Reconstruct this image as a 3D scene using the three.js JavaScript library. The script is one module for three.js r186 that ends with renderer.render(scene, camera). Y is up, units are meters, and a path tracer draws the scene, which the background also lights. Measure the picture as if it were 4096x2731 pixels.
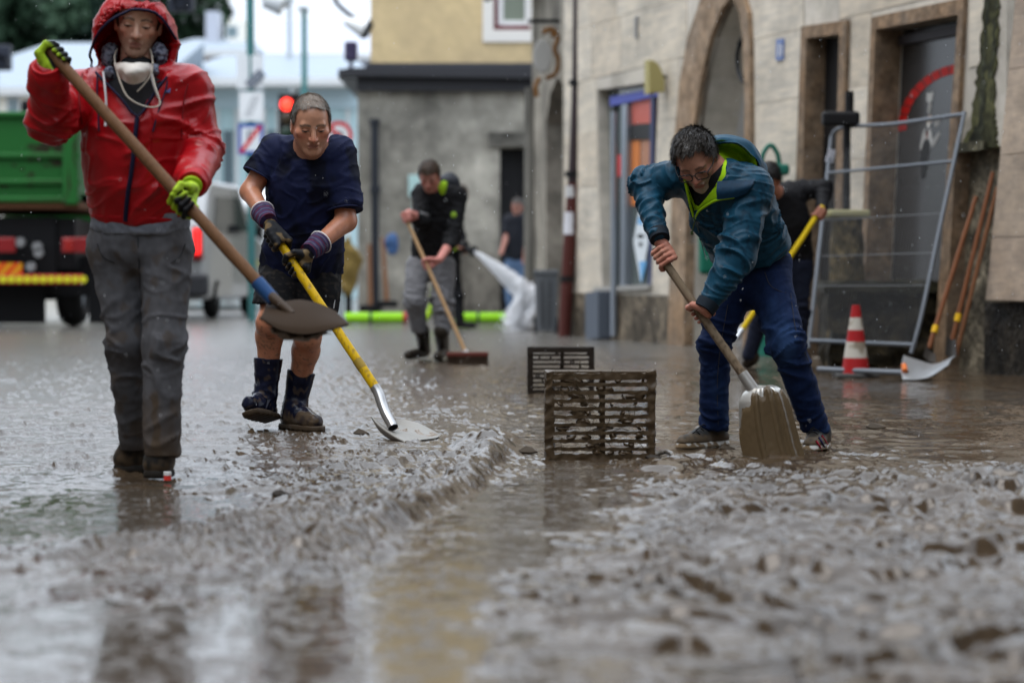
import * as THREE from 'three';
import { ImprovedNoise } from 'three/addons/math/ImprovedNoise.js';
import { mergeGeometries } from 'three/addons/utils/BufferGeometryUtils.js';
import { RoundedBoxGeometry } from 'three/addons/geometries/RoundedBoxGeometry.js';
import { FontLoader } from 'three/addons/loaders/FontLoader.js';
import { TextGeometry } from 'three/addons/geometries/TextGeometry.js';

// ---------------------------------------------------------------- camera, sky, sun, exposure
const scene = new THREE.Scene();
const EYE = 0.78, FOCAL = 9671, PITCH = Math.atan(290.5 / FOCAL);
const camera = new THREE.PerspectiveCamera(2 * Math.atan(1365.5 / FOCAL) * 180 / Math.PI, 1024 / 682, 0.3, 900);
camera.position.set(0, EYE, 0);
camera.rotation.set(-PITCH, 0, 0);
camera.focus = 10.9;
camera.userData.fStop = 1.9;
scene.add(camera);

const skyTexture = (() => {
  const W = 256, H = 128, d = new Float32Array(W * H * 4);
  for (let r = 0; r < H; r++) {
    const up = Math.sin(((r + 0.5) / H - 0.5) * Math.PI);
    const l = 0.58 * (1 + 1.75 * Math.max(0, up)) * (up < 0 ? 0.5 : 1);
    for (let c = 0; c < W; c++) {
      const i = (r * W + c) * 4;
      d[i] = l * 0.86; d[i + 1] = l * 0.95; d[i + 2] = l * 1.07; d[i + 3] = 1;
    }
  }
  const t = new THREE.DataTexture(d, W, H, THREE.RGBAFormat, THREE.FloatType);
  t.mapping = THREE.EquirectangularReflectionMapping; t.magFilter = THREE.LinearFilter; t.needsUpdate = true;
  return t;
})();
scene.background = skyTexture;
scene.environment = skyTexture;

const sun = new THREE.DirectionalLight(0xfff4e8, 0.7);
sun.position.set(-14, 40, -6);
sun.target.position.set(0, 0, -12);
sun.shadow.radius = 60;
sun.castShadow = true;
sun.shadow.mapSize.set(2048, 2048);
Object.assign(sun.shadow.camera, { left: -30, right: 30, top: 40, bottom: -40, near: 1, far: 120 });
scene.add(sun, sun.target);

const renderer = new THREE.WebGLRenderer({ antialias: true });
renderer.setSize(1024, 682);
renderer.toneMapping = THREE.LinearToneMapping;
renderer.toneMappingExposure = 1.95;
renderer.shadowMap.enabled = true;

// ---------------------------------------------------------------- measuring: picture readings -> places in the street
const V = (x, y, z) => new THREE.Vector3(x, y, z);
const KP = 4096 / 2352, CP = Math.cos(PITCH), SP = Math.sin(PITCH);
function ray(x, y) {                       // direction seen at a reading (2352 wide), scaled to one metre ahead
  const a = (x * KP - 2048) / FOCAL, b = -(y * KP - 1365.5) / FOCAL;
  const dy = b * CP - SP, dz = b * SP + CP;
  return V(a / dz, dy / dz, -1);
}
const at = (x, y, D) => ray(x, y).multiplyScalar(D).add(V(0, EYE, 0));
const onGround = (x, y) => { const r = ray(x, y); return r.multiplyScalar(EYE / -r.y).add(V(0, EYE, 0)); };
const depthOf = (y) => EYE / -ray(1176, y).y;

// ---------------------------------------------------------------- small tools
function rng(s) { let a = s >>> 0; return () => { a |= 0; a = a + 0x6D2B79F5 | 0; let t = Math.imul(a ^ a >>> 15, 1 | a); t = t + Math.imul(t ^ t >>> 7, 61 | t) ^ t; return ((t ^ t >>> 14) >>> 0) / 4294967296; }; }
const PN = new ImprovedNoise();
const noise = (x, y, z) => PN.noise(x + 137.3, y + 71.9, z + 211.7);
const fbm = (x, y, z, n = 4) => { let s = 0, a = 0.5, f = 1; for (let i = 0; i < n; i++) { s += a * noise(x * f, y * f, z * f); a *= 0.5; f *= 2.03; } return s; };
const clamp = (x, a = 0, b = 1) => Math.min(b, Math.max(a, x));
const mix = (a, b, t) => a + (b - a) * t;
const sstep = (a, b, x) => { const t = clamp((x - a) / (b - a)); return t * t * (3 - 2 * t); };
const lin = (r, g, b) => new THREE.Color().setRGB(r, g, b);
const taken = new Map();
function numbered(n) { const k = taken.get(n) ?? 0; taken.set(n, k + 1); return k ? n + '_' + String(k).padStart(3, '0') : n; }
function tag(o, label, category, group, kind) {
  if (label) o.userData.label = label;
  if (category) o.userData.category = category;
  if (group) o.userData.group = group;
  if (kind) o.userData.kind = kind;
  return o;
}
function thing(name, label, category, pos, group) {
  const g = new THREE.Group(); g.name = numbered(name); scene.add(g);
  if (pos) g.position.copy(pos);
  return tag(g, label, category, group);
}
// a mesh whose geometry is given in street coordinates, put under a parent that stands at parent.position (+ turn)
function part(name, geo, material, parent, label) {
  if (Array.isArray(geo)) geo = join(geo);
  const m = new THREE.Mesh(geo, material);
  m.name = name; m.castShadow = m.receiveShadow = true;
  if (label) m.userData.label = label;
  if (parent) {
    parent.updateWorldMatrix(true, false);
    m.applyMatrix4(parent.matrixWorld.clone().invert());
    parent.add(m);
  }
  return m;
}
function localPart(name, geo, material, parent) {           // geometry already in the parent's own frame
  if (Array.isArray(geo)) geo = join(geo);
  const m = new THREE.Mesh(geo, material);
  m.name = name; m.castShadow = m.receiveShadow = true; parent.add(m);
  return m;
}
function single(name, geo, material, label, category, group, kind) {
  const m = part(numbered(name), geo, material); scene.add(m);
  return tag(m, label, category, group, kind);
}
const structure = (name, geo, material) => single(name, geo, material, null, null, null, 'structure');
function join(list) {
  const gs = list.map((g) => { g = g.index ? g.toNonIndexed() : g; for (const k of Object.keys(g.attributes)) if (!['position', 'normal', 'uv'].includes(k)) g.deleteAttribute(k); if (!g.attributes.uv) g.setAttribute('uv', new THREE.BufferAttribute(new Float32Array(g.attributes.position.count * 2), 2)); return g; });
  return gs.length === 1 ? gs[0] : mergeGeometries(gs);
}
function box(w, h, d, x = 0, y = 0, z = 0) { return new THREE.BoxGeometry(w, h, d).translate(x, y, z); }
function rbox(w, h, d, r, x = 0, y = 0, z = 0, s = 2) { return new RoundedBoxGeometry(w, h, d, s, r).translate(x, y, z); }
function rod(a, b, r1, r2 = r1, n = 14, open = false) {
  const d = b.clone().sub(a), L = d.length();
  const g = new THREE.CylinderGeometry(r2, r1, L, n, Math.max(1, Math.round(L / 0.12)), open);
  g.translate(0, L / 2, 0).applyQuaternion(new THREE.Quaternion().setFromUnitVectors(V(0, 1, 0), d.normalize()));
  return g.translate(a.x, a.y, a.z);
}
function tube(pts, r, n = 8, seg = pts.length * 5, closed = false) { return new THREE.TubeGeometry(new THREE.CatmullRomCurve3(pts, closed, 'centripetal'), seg, r, n, closed); }
function wobble(g, amp, freq, seed = 0) {
  const p = g.attributes.position;
  for (let i = 0; i < p.count; i++) {
    const x = p.getX(i), y = p.getY(i), z = p.getZ(i);
    p.setXYZ(i, x + amp * noise(x * freq + seed, y * freq, z * freq), y + amp * noise(x * freq, y * freq + seed + 9, z * freq), z + amp * noise(x * freq, y * freq, z * freq + seed + 17));
  }
  g.computeVertexNormals(); return g;
}
// colour from place: fn(x, y, z, out[3])
function paint(g, fn) {
  const p = g.attributes.position, c = new Float32Array(p.count * 3), o = [0, 0, 0];
  for (let i = 0; i < p.count; i++) { fn(p.getX(i), p.getY(i), p.getZ(i), o, i); c[i * 3] = o[0]; c[i * 3 + 1] = o[1]; c[i * 3 + 2] = o[2]; }
  g.setAttribute('color', new THREE.BufferAttribute(c, 3)); return g;
}
function M(color, roughness = 0.7, more = {}) {
  return new THREE.MeshPhysicalMaterial({ color: Array.isArray(color) ? lin(...color) : color, roughness, side: THREE.DoubleSide, specularIntensity: roughness > 0.38 ? 0.3 : 1, ...more });
}
// ---------------------------------------------------------------- textures (all tile)
function tileNoise(seed) {
  const r = rng(seed), N = 256, v = new Float32Array(N * N); for (let i = 0; i < v.length; i++) v[i] = r();
  return (x, y, per) => {                // per: period in cells
    const xi = Math.floor(x), yi = Math.floor(y), fx = x - xi, fy = y - yi, sx = fx * fx * (3 - 2 * fx), sy = fy * fy * (3 - 2 * fy);
    const w = (a) => ((a % per) + per) % per, g = (a, b) => v[(w(b) * 131 + w(a)) % v.length + 0];
    return mix(mix(g(xi, yi), g(xi + 1, yi), sx), mix(g(xi, yi + 1), g(xi + 1, yi + 1), sx), sy);
  };
}
function makeTexture(S, fn, srgb, repeat) {   // fn(u, v) -> [r, g, b] 0..1
  const d = new Uint8Array(S * S * 4);
  for (let j = 0; j < S; j++) for (let i = 0; i < S; i++) {
    const c = fn(i / S, j / S), k = (j * S + i) * 4;
    d[k] = clamp(c[0]) * 255; d[k + 1] = clamp(c[1]) * 255; d[k + 2] = clamp(c[2]) * 255; d[k + 3] = 255;
  }
  const t = new THREE.DataTexture(d, S, S);
  t.wrapS = t.wrapT = THREE.RepeatWrapping; t.magFilter = THREE.LinearFilter; t.minFilter = THREE.LinearMipmapLinearFilter; t.generateMipmaps = true;
  if (srgb) t.colorSpace = THREE.SRGBColorSpace;
  if (repeat) t.repeat.set(...[].concat(repeat, repeat).slice(0, 2));
  t.needsUpdate = true; return t;
}
function octaves(seed, base, n, gain = 0.5) {
  const t = tileNoise(seed);
  return (u, v) => { let s = 0, a = 1, w = 0, p = base; for (let i = 0; i < n; i++) { s += a * t(u * p, v * p, p); w += a; a *= gain; p *= 2; } return s / w; };
}
function again(t, x, y = x) { const c = t.clone(); c.repeat.set(x, y); c.needsUpdate = true; return c; }
// a canvas for flat print (lettering, signs)
function print(w, h, draw) {
  const c = document.createElement('canvas'); c.width = w; c.height = h;
  draw(c.getContext('2d'), w, h);
  const t = new THREE.CanvasTexture(c); t.colorSpace = THREE.SRGBColorSpace; return t;
}
// ================================================================ ground: road, mud, water
const muddy = octaves(11, 8, 6, 0.6), grains = octaves(12, 32, 4, 0.7);
const TX = {};
TX.mudBump = makeTexture(1024, (u, v) => { const a = muddy(u, v), b = grains(u, v); const h = 0.6 * a + 0.4 * b; return [h, h, h]; });
TX.mudTone = makeTexture(512, (u, v) => { const a = muddy(v, u), k = 0.72 + 0.5 * a; return [k, k * 0.985, k * 0.965]; }, true);
TX.ripple = (() => {
  const S = 1024, h = new Float32Array(S * S), a = octaves(21, 6, 5, 0.62), r = rng(5);
  for (let j = 0; j < S; j++) for (let i = 0; i < S; i++) h[j * S + i] = 0.45 * a(i / S, j / S);
  for (let k = 0; k < 260; k++) {         // rings where rain drops fell
    const cx = r() * S, cy = r() * S, R = 5 + r() * 26, am = 0.05 + 0.12 * r(), B = R + 14 | 0;
    for (let y = -B; y <= B; y++) for (let x = -B; x <= B; x++) {
      const d = Math.hypot(x, y), w = Math.exp(-(((d - R) / 5) ** 2));
      if (w > 0.02) h[(((cy + y | 0) + S) % S) * S + ((cx + x | 0) + S) % S] += am * w * Math.cos((d - R) * 0.7);
    }
  }
  return makeTexture(S, (u, v) => { const q = h[Math.min(S - 1, v * S | 0) * S + Math.min(S - 1, u * S | 0)] + 0.25; return [q, q, q]; });
})();

function polyline(pts) {                   // distance to a line drawn on the ground, and how far along it
  const P = pts.map(([x, y]) => onGround(x, y));
  return (x, z) => {
    let best = 1e9, along = 0, acc = 0;
    for (let i = 0; i + 1 < P.length; i++) {
      const a = P[i], b = P[i + 1], dx = b.x - a.x, dz = b.z - a.z, L = Math.hypot(dx, dz), t = clamp(((x - a.x) * dx + (z - a.z) * dz) / (L * L));
      const d = Math.hypot(x - a.x - dx * t, z - a.z - dz * t);
      if (d < best) { best = d; along = acc + t * L; }
      acc += L;
    }
    return [best, along, acc];
  };
}
const ridges = [   // [line, height, half width]
  [polyline([[1165, 1030], [1120, 1060], [1060, 1118], [960, 1172], [800, 1238], [650, 1292], [520, 1330]]), 0.066, 0.06],
  [polyline([[1120, 1040], [980, 1080], [760, 1140], [520, 1205], [250, 1262], [0, 1300], [-200, 1330]]), 0.026, 0.12],
  [polyline([[900, 1150], [640, 1235], [380, 1300], [150, 1360], [-100, 1410]]), 0.022, 0.14],
  [polyline([[1000, 1035], [700, 1095], [430, 1150], [180, 1200], [-50, 1225]]), 0.018, 0.1],
  [polyline([[1090, 1080], [900, 1135], [680, 1188], [420, 1245], [160, 1285], [-100, 1320]]), 0.030, 0.05],
  [polyline([[1000, 1130], [820, 1185], [600, 1240], [330, 1310], [60, 1365]]), 0.032, 0.05],
  [polyline([[940, 1240], [760, 1305], [560, 1370], [330, 1450], [120, 1540]]), 0.022, 0.06],
  [polyline([[760, 1060], [560, 1105], [330, 1150], [90, 1178]]), 0.014, 0.045],
  [polyline([[700, 1020], [470, 1062], [220, 1098], [-20, 1115]]), 0.013, 0.045],
  [polyline([[1840, 1075], [1690, 1150], [1580, 1260], [1520, 1420]]), 0.012, 0.05],
  [polyline([[1720, 1058], [1560, 1065], [1470, 1085]]), 0.025, 0.07],
  [polyline([[1700, 1100], [1560, 1200], [1480, 1330], [1420, 1500]]), 0.014, 0.09],
];
const blobs = [   // [x, y, radius across, radius along, lift]: wet hollows (-) and heaps (+)
  [620, 1470, 0.28, 0.75, -0.22], [480, 1545, 0.25, 0.6, -0.2], [700, 1400, 0.2, 0.5, -0.16], [840, 1400, 0.22, 0.7, -0.10],
  [1130, 1260, 0.35, 1.2, -0.10], [1300, 1160, 0.4, 1.2, -0.045], [1050, 1360, 0.3, 0.8, -0.04], [1380, 1090, 0.45, 1.0, -0.05],
  [340, 1150, 0.35, 1.0, -0.14], [140, 1190, 0.4, 0.8, -0.12], [80, 1450, 0.25, 0.4, -0.14], [660, 1060, 0.35, 1.0, -0.03],
  [2100, 960, 1.2, 2.2, -0.035], [1980, 900, 1.5, 2.5, -0.03], [1420, 920, 0.8, 2.5, -0.03], [1250, 960, 0.5, 2.0, -0.03], [1330, 1000, 0.6, 1.0, -0.03],
  [1130, 1025, 0.14, 0.25, 0.085], [1090, 1035, 0.1, 0.2, 0.03], [900, 1060, 0.09, 0.15, 0.025], [1640, 1050, 0.12, 0.14, 0.02],
  [2150, 1180, 0.9, 1.6, 0.03], [2200, 1350, 0.7, 1.0, 0.03], [1850, 1250, 0.5, 1.2, 0.015], [2300, 1120, 0.6, 0.9, 0.035], [1700, 1420, 0.5, 0.7, 0.01],
].map(([x, y, a, b, l]) => { const g = onGround(x, y); return [g.x, g.z, a, b, l]; });
function terrain(x, z) {                   // height of the mud surface; water stands at 0
  const D = -z;
  const far = sstep(17, 27, D + 0.35 * Math.min(0, x) );
  let h = 0.0035 + 0.018 * fbm(x * 0.9, z * 0.55, 1.5, 3);
  const right = sstep(-0.25, 1.35, x / Math.max(1, D) * 6 + 0.6 * noise(x * 1.1, z * 0.6, 4) + 0.3 * noise(x * 4, z * 3, 9)) * (1 - sstep(8.0, 9.9, D + 0.8 * noise(x * 1.2, z, 7)));
  const left = sstep(0.25, -0.35, x + 0.3 * noise(x, z * 0.6, 3)) * sstep(8.2, 9.5, D);
  let warpx = x + 0.05 * noise(x * 6, z * 6, 3), warpz = z + 0.05 * noise(x * 6, z * 6, 8);
  const n1 = noise(warpx * 7, warpz * 5.5, 0.3), n2 = noise(warpx * 17, warpz * 15, 2.1), n3 = noise(x * 41, z * 37, 5.2), n4 = noise(x * 90, z * 80, 9.7);
  const P1 = sstep(-0.10, 0.16, n1) - 0.5, P2 = sstep(-0.10, 0.14, n2) - 0.5, P3 = sstep(-0.12, 0.2, n3) - 0.5;
  const n0 = noise(x * 2.9 + 4, z * 1.9, 6.6);
  h += mix(0.007, 0.032, right) * (sstep(-0.22, 0.22, n0) - 0.5) + mix(0.007, 0.028, right) * P1 * (0.4 + sstep(-0.3, 0.2, noise(x * 1.3, z * 1.1, 8))) + (mix(0.0045, 0.006, right) * P2 + mix(0.002, 0.0022, right) * P3 + mix(0.0003, 0.001, right) * n4) * sstep(-0.25, 0.25, noise(x * 2.2 + 9, z * 1.4, 4));
  for (const [line, height, w] of ridges) {
    const [d, al, L] = line(x + 0.03 * n1, z + 0.06 * n1);
    if (d < w * 4) {
      const ends = sstep(0, 0.25, al) * sstep(0, 0.6, L - al), g = Math.exp(-((d / w) ** 2));
      h += height * ends * g * (0.85 + 0.3 * noise(al * 3, 5, w * 20)) + (0.004 * P1 + 0.004 * P2 + 0.002 * P3 + 0.001 * n4) * Math.exp(-((d / (w * 2.6)) ** 2)) * ends;
    }
  }
  for (const [bx, bz, a, b, l] of blobs) {
    const q = ((x - bx) / a) ** 2 + ((z - bz) / b) ** 2;
    if (q < 7) h += l * Math.exp(-q) * (l > 0 ? 0.8 + 0.5 * n2 : 0.12);
  }
  // thin clods spread over the wet road on the left
  const film = 0.003 + 0.004 * noise(x * 3, z * 1.3, 2) + 0.0036 * n2 + 0.0016 * n3 + 0.0004 * n4 + 0.010 * sstep(0.24, 0.36, n2) * sstep(-0.1, 0.3, n1) + 0.008 * sstep(0.26, 0.36, n3) * sstep(-0.1, 0.3, n1);
  h = mix(h, film, left * (1 - 0.8 * sstep(0.012, 0.03, h)));
  const road = 0.006 + 0.006 * fbm(x * 0.6, z * 0.25, 6, 3) + 0.0015 * n3;
  return mix(h, Math.max(road, h * 0.25), far);
}
const groundMesh = (() => {
  const rows = [3.1]; while (rows.at(-1) < 140) { const d = rows.at(-1); rows.push(d * (d < 14 ? 1.0021 : d < 25 ? 1.004 : 1.02)); }
  const C = 780, R = rows.length, pos = new Float32Array(R * C * 3), uv = new Float32Array(R * C * 2), col = new Float32Array(R * C * 3), idx = new Uint32Array((R - 1) * (C - 1) * 6);
  let k = 0;
  for (let r = 0; r < R; r++) for (let c = 0; c < C; c++, k++) {
    const D = rows[r], half = D * 0.27 + 0.7, x = mix(-half, half, c / (C - 1)), z = -D, y = terrain(x, z);
    pos[k * 3] = x; pos[k * 3 + 1] = y; pos[k * 3 + 2] = z; uv[k * 2] = x; uv[k * 2 + 1] = z;
    // mud over asphalt: colour is what lies there
    const mud = 1 - 0.86 * sstep(17, 27, D + 0.35 * Math.min(0, x) + 1.5 * noise(x * 0.7, z * 0.4, 3));
    const t = 0.5 + 0.5 * noise(x * 2.1, z * 1.7, 12), u = 0.5 + 0.5 * noise(x * 13, z * 11, 3), q = 0.82 + 0.36 * u;
    col[k * 3] = mix(0.13, mix(0.047, 0.076, t) * q, mud); col[k * 3 + 1] = mix(0.127, mix(0.033, 0.053, t) * q, mud); col[k * 3 + 2] = mix(0.12, mix(0.0205, 0.033, t) * q, mud);
  }
  k = 0;
  for (let r = 0; r + 1 < R; r++) for (let c = 0; c + 1 < C; c++) { const a = r * C + c; idx[k++] = a; idx[k++] = a + 1; idx[k++] = a + C; idx[k++] = a + 1; idx[k++] = a + C + 1; idx[k++] = a + C; }
  const g = new THREE.BufferGeometry();
  g.setAttribute('position', new THREE.BufferAttribute(pos, 3)); g.setAttribute('uv', new THREE.BufferAttribute(uv, 2)); g.setAttribute('color', new THREE.BufferAttribute(col, 3));
  g.setIndex(new THREE.BufferAttribute(idx, 1)); g.computeVertexNormals();
  // three degrees of wetness, from standing slurry to the thin film on the open road
  const mats = [0.12, 0.19, 0.25].map((rough) => M(0xffffff, rough, { vertexColors: true, map: again(TX.mudTone, 0.7), bumpMap: again(TX.mudBump, 1.6), bumpScale: 0.003, ior: rough < 0.15 ? 1.43 : 1.58 }));
  const bins = [[], [], []], q = rng(8);
  for (let i = 0; i < idx.length; i += 6) {
    const a = idx[i] * 3, x = pos[a], z = pos[a + 2], D = -z, thin = Math.max(sstep(0.5, -0.7, x + 0.35 * noise(x, z * 0.6, 3)) * sstep(8.4, 10.5, D), sstep(15, 22, D)), w = thin * 2.4 + (q() - 0.5) * 0.9 + 0.5 * noise(x * 5, z * 3, 2), b = w < 0.7 ? 0 : w < 1.55 ? 1 : 2;
    for (let k = 0; k < 6; k++) bins[b].push(idx[i + k]);
  }
  let start = 0; const all = new Uint32Array(idx.length); bins.forEach((b, k) => { all.set(b, start); g.addGroup(start, b.length, k); start += b.length; });
  g.setIndex(new THREE.BufferAttribute(all, 1));
  return structure('muddy_road', g, mats);
})();
{
  const g = new THREE.PlaneGeometry(900, 900).rotateX(-Math.PI / 2).translate(0, -0.09, 0);
  structure('ground', g, M([0.10, 0.098, 0.094], 0.6));
  const w = new THREE.PlaneGeometry(36, 60, 1, 1).rotateX(-Math.PI / 2).translate(0, 0, -28);
  const p = w.attributes.position, uv = w.attributes.uv; for (let i = 0; i < p.count; i++) uv.setXY(i, p.getX(i), p.getZ(i));
  structure('water', w, M([0.078, 0.061, 0.045], 0.06, { bumpMap: again(TX.ripple, 1.1), bumpScale: 0.007, ior: 1.5 }));
}
// ================================================================ buildings
const stainA = octaves(31, 5, 6, 0.62), stainB = octaves(32, 24, 4, 0.6), stoneN = octaves(33, 10, 6, 0.7), streakN = tileNoise(34);
TX.plaster = makeTexture(512, (u, v) => { const a = stainA(u, v), b = stainB(u, v), st = streakN(u * 48, v * 5, 48 * 5) - 0.5; const k = 0.66 + 0.36 * a + 0.12 * (b - 0.5) + 0.05 * st; return [k, k * 0.985, k * (0.955 + 0.03 * b)]; }, true);
TX.travertine = makeTexture(512, (u, v) => { const a = stainA(u, v), l = octLine(u, v); const k = 0.70 + 0.22 * a + 0.16 * (l - 0.5); return [k, k * (0.975 - 0.02 * l), k * (0.94 - 0.05 * l)]; }, true);
function octLine(u, v) { return 0.6 * streakN(u * 6, v * 40, 40) + 0.4 * streakN(u * 14 + 3, v * 96, 96); }
TX.rough = makeTexture(512, (u, v) => { const a = stoneN(u, v), b = stainB(v, u), k = 0.25 + 0.95 * a * a + 0.25 * (b - 0.5); return [k, k * 0.97, k * 0.9]; }, true);
TX.roughBump = makeTexture(512, (u, v) => { const h = 0.7 * stoneN(u, v) + 0.3 * stainB(u, v); return [h, h, h]; });
TX.granite = makeTexture(512, (u, v) => { const a = stoneN(u, v), b = stainB(u, v), c = stainA(v, u); const k = 0.50 + 0.42 * a + 0.3 * (b - 0.5); return [k * 1.02, k * mix(0.86, 0.98, c), k * mix(0.70, 0.95, c)]; }, true);
TX.grey = makeTexture(512, (u, v) => { const a = stainA(u, v), b = stainB(u, v), s = streakN(u * 20, v * 3, 60); const k = 0.40 + 0.5 * a + 0.2 * (b - 0.5) + 0.12 * (s - 0.5); return [k, k * 0.985, k * 0.95]; }, true);
TX.ochre = makeTexture(512, (u, v) => { const a = stainA(u, v), b = stainB(u, v); const k = 0.80 + 0.2 * a + 0.1 * (b - 0.5); return [k, k * 0.985, k * (0.96 - 0.05 * a)]; }, true);
const bumpy = (t, r, s) => ({ bumpMap: again(t, r), bumpScale: s });
const MT = {
  plaster: M([0.72, 0.68, 0.60], 0.8, { map: again(TX.plaster, 0.33), ...bumpy(TX.roughBump, 1.5, 0.004) }),
  cladding: M([0.62, 0.52, 0.42], 0.7, { map: again(TX.travertine, 0.6), ...bumpy(TX.roughBump, 2, 0.004) }),
  surround: M([0.40, 0.345, 0.28], 0.75, { map: again(TX.granite, 0.9), ...bumpy(TX.roughBump, 2, 0.01) }),
  archStone: M([0.50, 0.44, 0.365], 0.75, { map: again(TX.granite, 0.6), ...bumpy(TX.roughBump, 2, 0.008) }),
  rubble: M([0.5, 0.45, 0.37], 0.8, { map: again(TX.rough, 0.8), ...bumpy(TX.roughBump, 1.2, 0.05) }),
  plinth: M([0.42, 0.36, 0.30], 0.6, { map: again(TX.rough, 0.5), ...bumpy(TX.roughBump, 1, 0.02) }),
  plinthDark: M([0.085, 0.072, 0.06], 0.55, { map: again(TX.rough, 0.7), ...bumpy(TX.roughBump, 1.5, 0.03) }),
  grey: M([0.78, 0.75, 0.69], 0.85, { map: again(TX.grey, 0.28), ...bumpy(TX.roughBump, 0.8, 0.012) }),
  ochre: M([0.72, 0.575, 0.37], 0.85, { map: again(TX.ochre, 0.3), ...bumpy(TX.roughBump, 0.9, 0.01) }),
  passage: M([0.74, 0.74, 0.73], 0.8, { map: again(TX.plaster, 0.3) }),
  slate: M([0.045, 0.045, 0.05], 0.45),
  dark: M([0.012, 0.011, 0.011], 0.6),
  pipeDark: M([0.035, 0.024, 0.026], 0.4),
  pipeRed: M([0.075, 0.022, 0.018], 0.45),
  white: M([0.78, 0.78, 0.77], 0.5),
  glass: M([0.02, 0.025, 0.025], 0.08),
  steel: M([0.55, 0.57, 0.60], 0.32, { metalness: 0.9 }),
  zinc: M([0.30, 0.33, 0.37], 0.42, { metalness: 0.7 }),
  black: M([0.012, 0.012, 0.013], 0.45),
};
// --- the frontage on the right: a vertical plane that runs from the near corner (A) to the drain pipe (B)
const WA = onGround(2265, 856), WB = onGround(1296, 771);
const WU = WA.clone().sub(WB).setY(0), WLEN = WU.length(); WU.normalize();
const WN = V(WU.z, 0, -WU.x); if (WN.z < 0 && WN.x > 0) WN.negate(); if (WN.x > 0) WN.negate();   // out to the street
function onWall(x, y, out = 0) {           // reading -> (along, up) on the frontage, `out` metres in front of it
  const r = ray(x, y), o = V(0, EYE, 0), b = WB.clone().addScaledVector(WN, out), t = b.clone().sub(o).dot(WN) / r.dot(WN);
  const p = o.addScaledVector(r, t); return [p.clone().sub(b).dot(WU), p.y];
}
const wallMatrix = new THREE.Matrix4().makeBasis(WU, V(0, 1, 0), V(0, 0, 0).crossVectors(WU, V(0, 1, 0))).setPosition(WB);
const wallOut = V(0, 0, 0).crossVectors(WU, V(0, 1, 0)).dot(WN) > 0 ? 1 : -1;       // sign of local z that points to the street
const atWall = (u, v, w = 0) => V(u, v, w * wallOut).applyMatrix4(wallMatrix);
function wallUV(g) { return g; }
function slab(outline, holes, from, to, uvs = true) {   // a plate on the frontage between `from` and `to` metres in front of it
  const s = new THREE.Shape(outline.map(([u, v]) => new THREE.Vector2(u, v)));
  for (const h of holes) s.holes.push(new THREE.Path(h.map(([u, v]) => new THREE.Vector2(u, v))));
  const g = new THREE.ExtrudeGeometry(s, { depth: Math.abs(to - from), bevelEnabled: false, curveSegments: 24 });
  const lo = wallOut > 0 ? Math.min(from, to) : -Math.max(from, to);
  return g.translate(0, 0, lo).applyMatrix4(wallMatrix);
}
const quad = (pts, out = 0) => pts.map(([x, y]) => onWall(x, y, out));
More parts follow.
